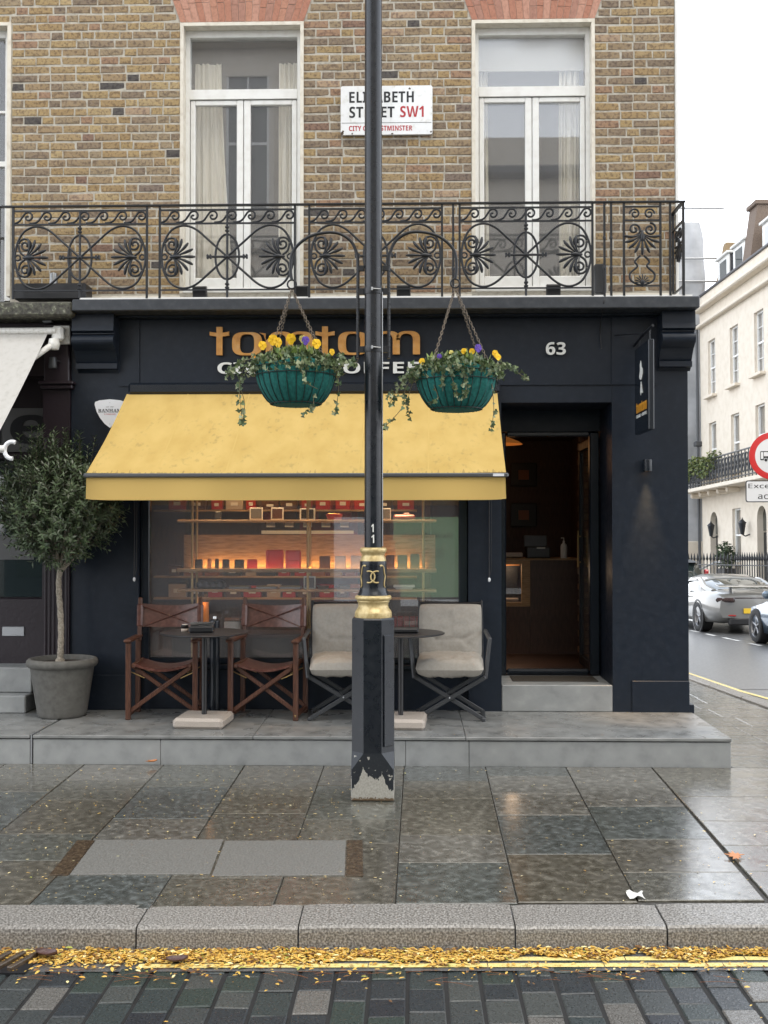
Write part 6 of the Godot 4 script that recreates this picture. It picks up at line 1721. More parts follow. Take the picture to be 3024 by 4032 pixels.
func build_inside() -> void:
	var S := thing("display_shelves", "brass and oak display shelves standing behind the shop window", "shelving")
	for y in [1.843, 1.402, 1.228]: put(S, "shelf", MB.new().cbox(Vector3(-0.93, y, -0.36), Vector3(2.29, 0.022, 0.26), 0.004), "oak")
	for x in [-1.945, -0.92, 0.1]:
		for z in [-0.26, -0.46]:
			put(S, "upright", MB.new().tube([Vector3(x, 0.45, z), Vector3(x, 2.84, z)], 0.012, 8), "brass")
	put(S, "back_panel", MB.new().span(-2.07, 0.21, 1.415, 1.72, -0.515, -0.495), "oak")
	warm_strip("warm light strip along the back of the middle shelf", Vector3(-0.93, 1.418, -0.45), Vector2(2.1, 0.02), Vector3(PI / 2 - 0.35, 0, 0), 0.16, 0.3)
	put(S, "shelf_lip", MB.new().cbox(Vector3(-0.93, 1.408, -0.235), Vector3(2.29, 0.034, 0.01), 0.003), "oak")
	warm_strip("warm light strip behind the lip of the middle shelf", Vector3(-0.93, 1.416, -0.247), Vector2(2.1, 0.014), Vector3(0.65, 0, 0), 0.035, 0.3)
	fill_downlight("added ceiling fill light above the quilted case end of the shelves", Vector3(-1.75, 2.84, -0.22), 0.8, -0.12)
	fill_downlight("added ceiling fill light above the open red folder", Vector3(-0.93, 2.84, -0.22), 0.8, -0.12)
	fill_downlight("added ceiling fill light above the door end of the shelves", Vector3(-0.1, 2.84, -0.22), 0.8, -0.12)
	fill_downlight("added ceiling fill light over plain cabinet side", Vector3(-1.6, 2.85, -1.25), 0.5, -0.35)
	fill_downlight("added ceiling fill light over red cabinet panel", Vector3(-0.5, 2.85, -1.25), 0.5, -0.35)
	var y2 := 1.413; var g := "leather cases on the middle shelf"
	item_box("cigar_case", "narrow black cigar case at the wall end of the lit shelf", "case", -1.935, -1.866, y2, 0.09, -0.33, 0.03, "case_black", g)
	item_box("cigar_case", "slim tan cigar case on the lit shelf", "case", -1.82, -1.79, y2, 0.095, -0.33, 0.05, "case_tan", g)
	item_box("cigar_case", "slim black cigar case standing beside the tan one", "case", -1.752, -1.722, y2, 0.095, -0.33, 0.05, "case_black", g)
	item_box("cigar_case", "black three-finger cigar case on the lit shelf", "case", -1.688, -1.626, y2, 0.09, -0.33, 0.035, "case_black", g)
	item_box("cigar_case", "wide black cigar case beside the small red one", "case", -1.58, -1.495, y2, 0.088, -0.33, 0.04, "case_black", g)
	item_box("cigar_case", "small red cigar case beside the open red folder", "case", -1.468, -1.378, y2, 0.09, -0.33, 0.04, "case_red", g)
	var rf := thing("leather_folder", "large open red leather folder on the lit shelf", "folder", Vector3(-1.14, y2, -0.34), 0.0)
	put(rf, "cover", MB.new().cbox(Vector3(-0.083, 0.088, 0), Vector3(0.16, 0.175, 0.03), 0.01, Basis(Vector3.UP, 0.35)), "case_red")
	put(rf, "cover", MB.new().cbox(Vector3(0.083, 0.086, 0), Vector3(0.15, 0.168, 0.03), 0.01, Basis(Vector3.UP, -0.35)), "case_red")
	put(rf, "pocket", MB.new().cbox(Vector3(0.085, 0.055, 0.02), Vector3(0.12, 0.05, 0.012), 0.004, Basis(Vector3.UP, -0.35)), "case_red")
	item_box("cigar_case", "dark red striped cigar case by the brass upright", "case", -0.823, -0.727, y2, 0.12, -0.33, 0.04, "case_brown", g)
	item_box("cigar_case", "cream cigar case with pale stripes", "case", -0.685, -0.588, y2, 0.12, -0.33, 0.05, "case_cream", g)
	item_box("cigar_case", "cream checked cigar case near the lamp post", "case", -0.545, -0.45, y2, 0.122, -0.33, 0.05, "case_cream", g)
	item_box("cigar_case", "brown cigar case just past the lamp post", "case", -0.235, -0.155, y2, 0.128, -0.33, 0.04, "case_brown", g)
	item_box("cigar_case", "grey green cigar case beside the brown one", "case", -0.129, -0.042, y2, 0.128, -0.33, 0.04, "case_green", g)
	item_box("cigar_case", "speckled grey cigar case at the door end of the shelf", "case", -0.015, 0.066, y2, 0.14, -0.33, 0.04, "case_green", g)
	var y1 := 1.855
	picture("framed grey print beside the small brass bell on top shelf", -1.448, -1.33, y1, 1.964, -0.34, "ink_grey")
	picture("framed pink print on top shelf over the red folder", -1.256, -1.144, y1, 1.964, -0.34, "case_brown")
	picture("dark card in a wide frame on top shelf by the upright", -1.0, -0.862, y1, 1.957, -0.34, "case_black")
	picture("framed grey print on top shelf past the lamp post", -0.268, -0.188, y1, 1.958, -0.34, "ink_grey")
	var ra := thing("red_ashtray", "glossy red ashtray with brass rests on top shelf", "ashtray", Vector3(-0.69, y1, -0.33))
	put(ra, "dish", MB.new().lathe(Vector3.ZERO, [Vector2(0, 0), Vector2(0.06, 0), Vector2(0.075, 0.045), Vector2(0.066, 0.05), Vector2(0.05, 0.02), Vector2(0, 0.016)], 20), "case_red")
	put(ra, "rest", MB.new().cbox(Vector3(0, 0.052, 0.03), Vector3(0.1, 0.01, 0.02), 0.003), "brass")
	var ra2 := thing("red_ashtray", "long red ashtray on top shelf near the shop door", "ashtray", Vector3(-0.068, y1, -0.33))
	put(ra2, "dish", MB.new().cbox(Vector3(0, 0.025, 0), Vector3(0.195, 0.04, 0.11), 0.014), "case_red")
	put(ra2, "rest", MB.new().cbox(Vector3(0.02, 0.052, 0.0), Vector3(0.06, 0.018, 0.05), 0.006), "case_red")
	item_box("lighter", "small brass table lighter on top shelf", "lighter", -1.76, -1.7, y1, 0.075, -0.34, 0.03, "grey_metal")
	var y3 := 1.24
	var tc := thing("padded_case", "long black quilted case on the lower shelf", "case", Vector3(-1.79, y3, -0.34))
	put(tc, "body", MB.new().cbox(Vector3(0, 0.035, 0), Vector3(0.25, 0.07, 0.12), 0.02), "case_black")
	for k in 4: put(tc, "quilting", MB.new().cbox(Vector3(-0.09 + k * 0.06, 0.04, 0.058), Vector3(0.04, 0.04, 0.012), 0.005, Basis(Vector3(0, 0, 1), PI / 4)), "grey_metal")
	for q in [[-1.62, -1.44], [-1.38, -1.2], [-1.17, -0.985]]:
		var t := thing("cigar_tray", ["grey shallow tray at the folder end of the lower shelf", "grey shallow tray in the middle of the lower shelf", "grey shallow tray beside the white card on the lower shelf"][counts.get(str(get_instance_id()) + "cigar_tray", 0)], "tray", Vector3((q[0] + q[1]) / 2, y3, -0.33), 0.0, "shallow trays on the lower shelf")
		put(t, "dish", MB.new().cbox(Vector3(0, 0.012, 0), Vector3(q[1] - q[0], 0.022, 0.13), 0.005), "zinc")
		put(t, "rim", MB.new().cbox(Vector3(0, 0.028, 0.058), Vector3(q[1] - q[0], 0.01, 0.012), 0.003), "brass")
	picture("white card with a grey drawing on the lower shelf", -0.963, -0.858, y3, 1.353, -0.33, "ink_grey")
	for q in [[-0.79, "pair of low glass dishes beside the white card"], [-0.6, "low glass dish in front of the upright"]]:
		var t := thing("glass_dish", q[1], "dish", Vector3(q[0], y3, -0.33))
		put(t, "bowl", MB.new().lathe(Vector3.ZERO, [Vector2(0, 0), Vector2(0.04, 0), Vector2(0.056, 0.03), Vector2(0.052, 0.03), Vector2(0.03, 0.01), Vector2(0, 0.01)], 18), "steel")
	var pt := thing("pale_tray", "pale ceramic tray on the lower shelf near the door", "tray", Vector3(-0.07, y3, -0.33))
	put(pt, "dish", MB.new().cbox(Vector3(0, 0.008, 0), Vector3(0.15, 0.016, 0.1), 0.005).cbox(Vector3(0, 0.027, 0), Vector3(0.19, 0.02, 0.14), 0.006), "paper_white")
	# cabinets behind
	var hb := thing("wall_cabinet", "dark wall cabinet with drawers of boxed cigars", "cabinet", Vector3(0, 0.45, -1.9))
	put(hb, "carcass", MB.new().cbox(Vector3(-1.3, 1.1, -0.2), Vector3(3.0, 2.2, 0.4), 0.01), "walnut")
	put(hb, "red_panel", MB.new().span(-1.16, -0.56, 0.3, 2.2, 0.001, 0.02), "red_panel")
	for k in 5:
		put(hb, "price_card", MB.new().span(-1.5 + k * 0.19, -1.41 + k * 0.19, 1.34, 1.39, 0.05, 0.053), "paper_white")
		put(hb, "cigar_box", MB.new().cbox(Vector3(-1.455 + k * 0.19, 1.46, 0.03), Vector3(0.15, 0.1, 0.06), 0.006), "case_red" if k % 2 == 0 else "case_brown")
	rng.seed = 88
	for row in [[1.52, 13, 0.12], [0.62, 11, 0.14], [0.84, 12, 0.12]]:
		var bx := -2.5
		put(hb, "cabinet_shelf", MB.new().cbox(Vector3(-1.3, row[0] - 0.012, 0.07), Vector3(2.7, 0.02, 0.14), 0.003), "oak")
		for k in int(row[1]):
			var bw := rng.randf_range(0.1, 0.19)
			var bh: float = row[2] * rng.randf_range(0.7, 1.05)
			put(hb, "cigar_box", MB.new().cbox(Vector3(bx + bw / 2, row[0] + bh / 2, 0.07), Vector3(bw, bh, 0.1), 0.005), ["case_red", "case_brown", "case_cream", "case_black", "case_tan", "case_red"][rng.randi() % 6])
			put(hb, "box_label", MB.new().span(bx + bw * 0.3, bx + bw * 0.7, row[0] + bh * 0.35, row[0] + bh * 0.65, 0.1205, 0.122), "paper_white")
			bx += bw + rng.randf_range(0.02, 0.06)
	put(hb, "label_rail", MB.new().span(-1.55, -0.6, 1.27, 1.305, 0.05, 0.06), "paper_white")
	var lt := thing("table_lamp", "orange glowing table lamp low behind the window", "lamp", Vector3(-1.9, 0.84, -0.62))
	put(lt, "lamp_shade", MB.new().lathe(Vector3(0, 0.05, 0), [Vector2(0.038, 0), Vector2(0.034, 0.21), Vector2(0, 0.21)], 16), "bulb_shade")
	put(lt, "lamp_base", MB.new().lathe(Vector3(0, 0, 0), [Vector2(0, 0), Vector2(0.05, 0), Vector2(0.05, 0.03), Vector2(0.01, 0.05)], 16), "case_red")
	var ol := OmniLight3D.new()
	ol.name = "table_lamp_glow"; ol.position = Vector3(-1.9, 1.12, -0.55); ol.light_energy = 0.005; ol.light_color = lin(1, 0.45, 0.15); ol.light_size = 0.06; ol.shadow_enabled = true
	add_child(ol)
	var ct := thing("low_counter", "dark low display counter below the shelves", "counter", Vector3(-0.95, 0.45, -0.55))
	put(ct, "top", MB.new().cbox(Vector3(0, 0.37, 0), Vector3(2.5, 0.03, 0.4), 0.005), "walnut")
	put(ct, "front", MB.new().cbox(Vector3(0, 0.177, 0), Vector3(2.4, 0.354, 0.34), 0.005), "case_black")
	item_box("book", "yellow bound book lying on a white box in window", "book", -1.705, -1.565, 0.93, 0.03, -0.6, 0.14, "case_tan")
	item_box("white_box", "white box under the yellow book", "box", -1.71, -1.58, 0.837, 0.09, -0.6, 0.14, "paper_white")
	var rp := thing("cigar_packets", "row of red cigar packets on the low counter", "packets", Vector3(-0.16, 0.836, -0.5))
	for k in 6: put(rp, "packet", MB.new().cbox(Vector3(k * 0.055, 0.075, 0.0), Vector3(0.05, 0.15, 0.04), 0.006), "case_red")
	# counter and wall behind the door
	var C := thing("shop_counter", "brown wood counter with a glazed display corner inside door", "counter", Vector3(0, 0.45, -2.24))
	put(C, "counter_front", MB.new().span(1.254, 1.77, 0, 0.99, -0.5, 0.0).span(0.75, 1.253, 0, 0.5, -0.5, 0.0), "walnut")
	put(C, "counter_top", MB.new().cbox(Vector3(1.26, 1.0, -0.26), Vector3(1.04, 0.02, 0.54), 0.004), "oak")
	put(C, "display_frame", MB.new().span(1.16, 1.25, 0.5, 0.988, -0.05, 0.01).span(0.75, 1.159, 0.5, 0.545, -0.05, 0.009).span(0.75, 1.159, 0.95, 0.988, -0.05, 0.009), "oak")
	put(C, "display_pane", MB.new().span(0.75, 1.158, 0.546, 0.949, -0.02, -0.016), "glass")
	put(C, "display_back", MB.new().span(0.75, 1.158, 0.5, 0.99, -0.46, -0.44), "case_black")
	var dg := OmniLight3D.new()
	dg.name = "display_glow"; dg.position = Vector3(1.0, 1.37, -2.35); dg.light_energy = 0.025; dg.light_color = lin(1, 0.7, 0.45); dg.light_size = 0.14; dg.shadow_enabled = true
	add_child(dg)
	put(C, "display_light", MB.new().cbox(Vector3(1.0, 0.935, -0.11), Vector3(0.3, 0.012, 0.02), 0.003), "bulb_shade")
	item_box("cigar_bundle", "pale cigar boxes lying in the counter display", "box", 0.95, 1.14, 1.0, 0.03, -2.4, 0.12, "case_cream")
	var cm := thing("cash_till", "grey cash till on the counter with a white slip", "till", Vector3(1.33, 1.46, -2.42))
	put(cm, "body", MB.new().cbox(Vector3(0.02, 0.06, 0), Vector3(0.25, 0.12, 0.2), 0.01), "grey_metal")
	put(cm, "screen_back", MB.new().cbox(Vector3(0.0, 0.18, -0.03), Vector3(0.25, 0.13, 0.03), 0.008, Basis(Vector3.RIGHT, -0.2)), "grey_metal")
	put(cm, "slip", MB.new().span(0.0, 0.09, 0.1, 0.115, 0.101, 0.104), "paper_white")
	var sb := thing("pump_bottle", "white pump bottle on the counter", "bottle", Vector3(1.622, 1.46, -2.35))
	put(sb, "bottle", MB.new().lathe(Vector3.ZERO, [Vector2(0, 0), Vector2(0.036, 0), Vector2(0.036, 0.12), Vector2(0.03, 0.145), Vector2(0.012, 0.16), Vector2(0.012, 0.185), Vector2(0, 0.186)], 16), "paper_white")
	put(sb, "pump", MB.new().tube([Vector3(0, 0.185, 0), Vector3(0, 0.215, 0), Vector3(-0.03, 0.215, 0.01)], 0.006, 6), "paper_white")
	item_box("magazine", "pale magazines stacked on the counter end", "magazine", 0.98, 1.18, 1.462, 0.05, -2.4, 0.2, "case_cream")
	for q in [[2.304, 2.562, "upper dark framed picture on the brown wall inside"], [1.807, 2.072, "lower dark framed picture on the brown wall inside"]]:
		var p := thing("wall_picture", q[2], "picture", Vector3(1.38, q[0], -4.17), 0.0)
		p.scale = Vector3(1.07, 1.07, 1)
		put(p, "frame", MB.new().cbox(Vector3(0, 0.129, 0), Vector3(0.3, 0.27, 0.03), 0.006), "case_black")
		put(p, "print", MB.new().span(-0.06, 0.06, 0.07, 0.18, 0.016, 0.018), "case_tan")
	var pl := thing("pendant_lamp", "orange pendant lamp hanging near the ceiling inside the door", "pendant lamp", Vector3(0.98, 2.72, -2.9))
	put(pl, "lamp_shade", MB.new().lathe(Vector3.ZERO, [Vector2(0.26, 0.0), Vector2(0.22, 0.03), Vector2(0.05, 0.1), Vector2(0, 0.1)], 28), "bulb_shade")
	put(pl, "cord", MB.new().tube([Vector3(0, 0.1, 0), Vector3(0, 0.14, 0)], 0.005, 5), "black_plastic")
	var ll := OmniLight3D.new()
	ll.name = "pendant_glow"; ll.position = Vector3(0.98, 2.64, -2.9); ll.light_energy = 0.014; ll.light_color = lin(1, 0.5, 0.2); ll.light_size = 0.24; ll.shadow_enabled = true
	add_child(ll)

# ---- things along the side street stand in its own sloping frame FR
func street_thing(called: String, label: String, category: String, at: Vector3, turn := 0.0, group := "") -> Node3D:
	var o := thing(called, label, category, Vector3.ZERO, 0.0, group)
	o.transform = FR * Transform3D(Basis(Vector3.UP, turn), at)
	return o

# far sash window in a wall that faces -x; z0 far edge, z1 near edge
func far_window(b: Node3D, x: float, z0: float, z1: float, y0: float, y1: float, bars := true) -> void:
	var w := part(b, "sash_window")
	put(w, "pane", MB.new().span(x + 0.16, x + 0.165, y0, y1, z0, z1), "glass")
	var f := MB.new()
	var ym := (y0 + y1) / 2
	f.span(x + 0.1, x + 0.159, y0, y1, z0, z0 + 0.06).span(x + 0.1, x + 0.159, y0, y1, z1 - 0.06, z1).span(x + 0.1, x + 0.158, y0, y0 + 0.07, z0 + 0.061, z1 - 0.061).span(x + 0.1, x + 0.158, y1 - 0.06, y1, z0 + 0.061, z1 - 0.061).span(x + 0.1, x + 0.157, ym - 0.03, ym + 0.03, z0 + 0.061, z1 - 0.061)
	if bars:
		f.span(x + 0.12, x + 0.156, y0 + 0.07, y1 - 0.06, (z0 + z1) / 2 - 0.015, (z0 + z1) / 2 + 0.015)
		for q in [0.25, 0.75]: f.span(x + 0.12, x + 0.155, lerpf(y0, y1, q) - 0.012, lerpf(y0, y1, q) + 0.012, z0 + 0.061, z1 - 0.061)
	put(w, "frame", f, "white_paint")
	put(w, "sill", MB.new().cbox(Vector3(x - 0.04, y0 - 0.06, (z0 + z1) / 2), Vector3(0.3, 0.1, z1 - z0 + 0.25), 0.01), "stucco")

func build_terrace() -> void:
	var T := street_thing("stucco_terrace", "cream stucco terrace with sash windows and iron balcony along the side street", "building", Vector3(13.0, 0, 0))
	# wall built in piers and bands round the openings
	var rowsw := [[-31.75, -30.9], [-29.3, -28.45], [-26.9, -26.05], [-24.5, -23.65], [-22.1, -21.25]]
	var wall := MB.new()
	var edges := [-32.7]
	for q in rowsw: edges.append_array([q[0], q[1]])
	edges.append(-19.0)
	for k in range(0, edges.size(), 2): wall.span(0, 0.35, -0.5, 10.6, edges[k], edges[k + 1])
	for q in rowsw:
		for y in [[3.4, 4.75], [6.78, 7.82], [9.93, 10.6]]: wall.span(0, 0.35, y[0], y[1], q[0], q[1])
	wall.span(0, 0.35, -0.5, 1.5, -29.3, -28.45).span(0, 0.35, -0.5, 1.5, -24.5, -23.65)
	put(T, "wall", wall, "stucco")
	put(T, "core", MB.new().span(1.4, 7.0, -0.5, 11.4, -32.7, -19).span(0.351, 1.4, 11.0, 11.4, -32.7, -19), "bare_room")
	var cor := MB.new()
	cor.cbox(Vector3(0.05, 10.66, -25.85), Vector3(0.5, 0.12, 13.72), 0.03).cbox(Vector3(0.0, 11.28, -25.85), Vector3(0.62, 0.14, 13.74), 0.04).span(0, 0.35, 10.72, 11.21, -32.7, -19).span(0.02, 0.4, 11.35, 11.85, -32.7, -19)
	put(T, "cornice", cor, "stucco")
	put(T, "coping", MB.new().cbox(Vector3(0.2, 11.9, -25.85), Vector3(0.5, 0.09, 13.75), 0.02), "slate")
	for q in rowsw:
		far_window(T, 0.0, q[0], q[1], 7.82, 9.93)
		far_window(T, 0.0, q[0], q[1], 4.75, 6.78, false)
	far_window(T, 0.0, -29.3, -28.45, 1.5, 3.4, false)
	far_window(T, 0.0, -24.5, -23.65, 1.5, 3.4, false)
	for z in [-31.75, -26.9, -22.1]:
		var d := part(T, "arched_door")
		put(d, "door_leaf", MB.new().span(0.22, 0.27, -0.2, 2.5, z, z + 0.85), "shop_gloss")
		put(d, "fanlight", MB.new().span(0.21, 0.22, 2.55, 3.38, z, z + 0.85), "opaque_dark_glass")
		var sp := []
		for k in 11: sp.append(Vector2(z + 0.425 - 0.425 * cos(PI * k / 10), 2.95 + 0.43 * sin(PI * k / 10)))
		var poly := PackedVector2Array([Vector2(z - 0.001, 2.95)])
		for q in sp: poly.append(q)
		poly.append_array([Vector2(z + 0.851, 2.95), Vector2(z + 0.851, 3.4), Vector2(z - 0.001, 3.4)])
		put(d, "arch_head", MB.new().prism(PackedVector2Array(poly), -0.2, -0.001, Transform3D(Basis(Vector3(0, 0, 1), Vector3(0, 1, 0), Vector3(-1, 0, 0)), Vector3.ZERO)), "stucco")
	put(T, "low_wall", MB.new().cbox(Vector3(-0.6, 1.0, -33.4), Vector3(1.6, 2.6, 0.4), 0.02), "stucco")
	# roof: mansard, dormers and the brick chimney
	put(T, "mansard", MB.new().prism(PackedVector2Array([Vector2(0.45, 11.4), Vector2(6.5, 11.4), Vector2(5.0, 13.3), Vector2(1.3, 13.3)]), 19.0, 32.7, Transform3D(Basis(Vector3(1, 0, 0), Vector3(0, 1, 0), Vector3(0, 0, -1)), Vector3.ZERO)), "slate")
	for z in [-31.2, -29.5, -26.6]:
		var dm := part(T, "dormer")
		put(dm, "cheek", MB.new().cbox(Vector3(1.15, 12.45, z), Vector3(1.3, 1.18, 1.2), 0.03), "slate")
		put(dm, "front", MB.new().cbox(Vector3(0.48, 12.45, z), Vector3(0.06, 1.2, 1.22), 0.01).cbox(Vector3(0.9, 13.1, z), Vector3(1.1, 0.1, 1.36), 0.02), "white_paint")
		put(dm, "pane", MB.new().span(0.435, 0.445, 12.1, 12.9, z - 0.35, z + 0.35), "opaque_dark_glass")
	var chim := part(T, "chimney")
	put(chim, "stack", MB.new().prism(PackedVector2Array([Vector2(0.25, 11.7), Vector2(3.2, 11.7), Vector2(3.0, 14.05), Vector2(0.6, 14.05)]), 28.0, 28.8, Transform3D(Basis(Vector3(1, 0, 0), Vector3(0, 1, 0), Vector3(0, 0, -1)), Vector3.ZERO)).cbox(Vector3(1.8, 14.13, -28.4), Vector3(2.6, 0.16, 0.95), 0.02), "brick9")
	put(chim, "party_wall", MB.new().prism(PackedVector2Array([Vector2(0.5, 11.5), Vector2(3.5, 11.5), Vector2(3.2, 14.0), Vector2(1.0, 14.0)]), 32.4, 32.75, Transform3D(Basis(Vector3(1, 0, 0), Vector3(0, 1, 0), Vector3(0, 0, -1)), Vector3.ZERO)), "brick2")
	# balcony
	var bal := part(T, "balcony")
	put(bal, "floor", MB.new().cbox(Vector3(-0.4, 4.2, -25.85), Vector3(0.85, 0.14, 13.7), 0.02), "stucco")
	for k in 14:
		if k < 5 or k % 2 == 0: put(bal, "bracket", MB.new().cbox(Vector3(-0.35, 4.03, -32.2 + k), Vector3(0.5, 0.2, 0.14), 0.05), "stucco")
	var rl := MB.new()
	rl.cbox(Vector3(-0.78, 5.2, -25.85), Vector3(0.06, 0.05, 13.7), 0.01).cbox(Vector3(-0.78, 4.36, -25.85), Vector3(0.05, 0.04, 13.7), 0.01)
	for k in 42:
		var z := -32.6 + k * 0.325
		rl.span(-0.795, -0.765, 4.28, 5.18, z - 0.016, z + 0.016)
		var c := []
		for j in 12: c.append(Vector3(-0.78, 4.78 + 0.32 * sin(TAU * j / 12), z + 0.16 + 0.13 * cos(TAU * j / 12)))
		rl.tube(c, 0.02, 4, true)
		rl.tube([Vector3(-0.78, 4.4, z), Vector3(-0.78, 5.15, z + 0.32)], 0.016, 4)
		rl.tube([Vector3(-0.78, 5.15, z), Vector3(-0.78, 4.4, z + 0.32)], 0.016, 4)
	put(bal, "railing", rl, "iron")
	# balcony planting
	rng.seed = 61
	var g := MB.new()
	for k in 1500:
		var z := rng.randf_range(-33.0, -28.6)
		var p := Vector3(-0.72 + rng.randf_range(-0.25, 0.2), 4.9 + rng.randf_range(-0.25, 0.42) + 0.12 * sin(z * 3.0), z)
		ivy_leaf(g, p, rng.randf_range(0.07, 0.13), rand_basis(), Color(0.06, 0.1, 0.03).lerp(Color(0.18, 0.2, 0.06), rng.randf()))
	var go := street_thing("balcony_plants", "green plants spilling over the far iron balcony", "plants", Vector3(13.0, 0, 0))
	put(go, "foliage", g, "bush_green").set_meta("kind", "stuff")
	# lanterns by the doors
	for q in [[-30.9, "iron wall lantern near the low cream wall end of terrace"], [-27.6, "iron wall lantern on bracket between terrace window and arched door"]]:
		var l := street_thing("wall_lantern", q[1], "lantern", Vector3(12.75, 2.55, q[0]), 0.0, "lanterns on the terrace")
		put(l, "cage", MB.new().lathe(Vector3.ZERO, [Vector2(0, -0.1), Vector2(0.06, -0.1), Vector2(0.13, 0.28), Vector2(0.15, 0.3), Vector2(0.03, 0.42), Vector2(0, 0.5)], 6), "iron")
		put(l, "arm", MB.new().tube([Vector3(0.26, -0.1, 0), Vector3(0.1, -0.16, 0), Vector3(0, -0.1, 0)], 0.025, 5), "iron")
	var po := street_thing("potted_shrub", "dark shrub in a window planter behind the area railings", "shrub", Vector3(12.6, 1.0, -28.9))
	var sg := MB.new()
	for k in 420:
		var d := Vector3(rng.randfn(), rng.randfn(), rng.randfn()).normalized() * pow(rng.randf(), 0.4)
		ivy_leaf(sg, Vector3(d.x * 0.35, 0.7 + d.y * 0.55, d.z * 0.5), rng.randf_range(0.08, 0.15), rand_basis(), Color(0.03, 0.055, 0.03).lerp(Color(0.09, 0.12, 0.06), rng.randf()))
	put(po, "foliage", sg, "bush_green").set_meta("kind", "stuff")
	put(po, "planter", MB.new().cbox(Vector3(0, 0.1, 0), Vector3(0.4, 0.35, 0.9), 0.02), "black_plastic")
	# spear-headed area railings
	var ar := street_thing("area_railings", "black spear-headed iron railings in front of the cream terrace", "railings", Vector3(11.2, 0, 0))
	put(ar, "rail", MB.new().cbox(Vector3(0, 1.42, -25.5), Vector3(0.05, 0.03, 14.0), 0.006).cbox(Vector3(0, 0.3, -25.5), Vector3(0.05, 0.03, 14.0), 0.006), "iron")
	var zz := -32.4
	while zz < -18.6:
		put(ar, "spear", MB.new().tube([Vector3(0, 0.1, zz), Vector3(0, 1.55, zz)], 0.018, 5).lathe(Vector3(0, 1.55, zz), [Vector2(0.018, 0.0), Vector2(0.05, 0.06), Vector2(0.03, 0.14), Vector2(0, 0.28)], 6), "iron")
		zz += 0.34 if zz < -24 else 0.2
	put(ar, "handrail", MB.new().tube([Vector3(0.2, 1.1, -29.0), Vector3(0.2, 1.5, -26.4), Vector3(0.2, 1.5, -25.8)], 0.03, 6), "zinc")

func build_scaffold() -> void:
	rng.seed = 71
	var S := street_thing("wrapped_scaffold", "scaffold wrapped in white sheeting at the far end of terrace", "scaffold", Vector3(0, 0, 0))
	var nz := FastNoiseLite.new(); nz.seed = 8; nz.frequency = 0.5
	var rows := []
	for r in 40:
		var y := lerpf(0.1, 15.15, r / 39.0)
		var row := PackedVector3Array()
		for k in 30:
			var u := k / 29.0
			var p: Vector3
			if u < 0.5: p = Vector3(lerpf(11.0, 13.5, u * 2), y, -33.6)
			else: p = Vector3(13.5, y, lerpf(-33.6, -38.0, u * 2 - 1))
			p += Vector3(0.07 * nz.get_noise_2d(u * 9, y * 1.4) + 0.1 * sin(y * 1.1), 0, 0.2 * nz.get_noise_2d(u * 14 + 40, y * 0.9) + 0.06 * sin(y * 3.1))
			row.append(p)
		rows.append(row)
	put(S, "sheeting", MB.new().sheet(rows), "sheeting")
	var pl := MB.new()
	for q in [[11.9, 11.9, 15.0, 18.6], [13.2, 13.2, 3.0, 15.2]]: pl.tube([Vector3(q[0], q[2], -33.8), Vector3(q[1], q[3], -33.8)], 0.04, 6)
	pl.tube([Vector3(10.9, 15.8, -33.8), Vector3(14.4, 15.8, -33.8)], 0.04, 6).tube([Vector3(11, 13.6, -33.4), Vector3(19, 13.7, -33.4)], 0.04, 6).tube([Vector3(11, 12.7, -33.4), Vector3(17, 12.7, -33.4)], 0.04, 6)
	put(S, "pole", pl, "zinc")
	var fh := street_thing("distant_house", "plain cream house beyond the wrapped scaffold", "building", Vector3(10.5, -0.2, -52))
	put(fh, "wall", MB.new().span(0, 10, 0, 10.5, 0, 11.5), "stucco")
	put(fh, "parapet", MB.new().cbox(Vector3(5, 10.6, 5.75), Vector3(10.4, 0.3, 11.9), 0.05), "stucco")
	var dp := street_thing("drain_pipe", "grey drainpipe at the end corner of the cream terrace", "pipe", Vector3(12.9, 0, -32.75))
	put(dp, "pipe", MB.new().tube([Vector3(0, 0.5, 0), Vector3(0, 10.8, 0)], 0.06, 8), "grey_metal")
	put(dp, "hopper", MB.new().cbox(Vector3(0, 6.1, 0), Vector3(0.3, 0.2, 0.3), 0.03), "grey_metal")

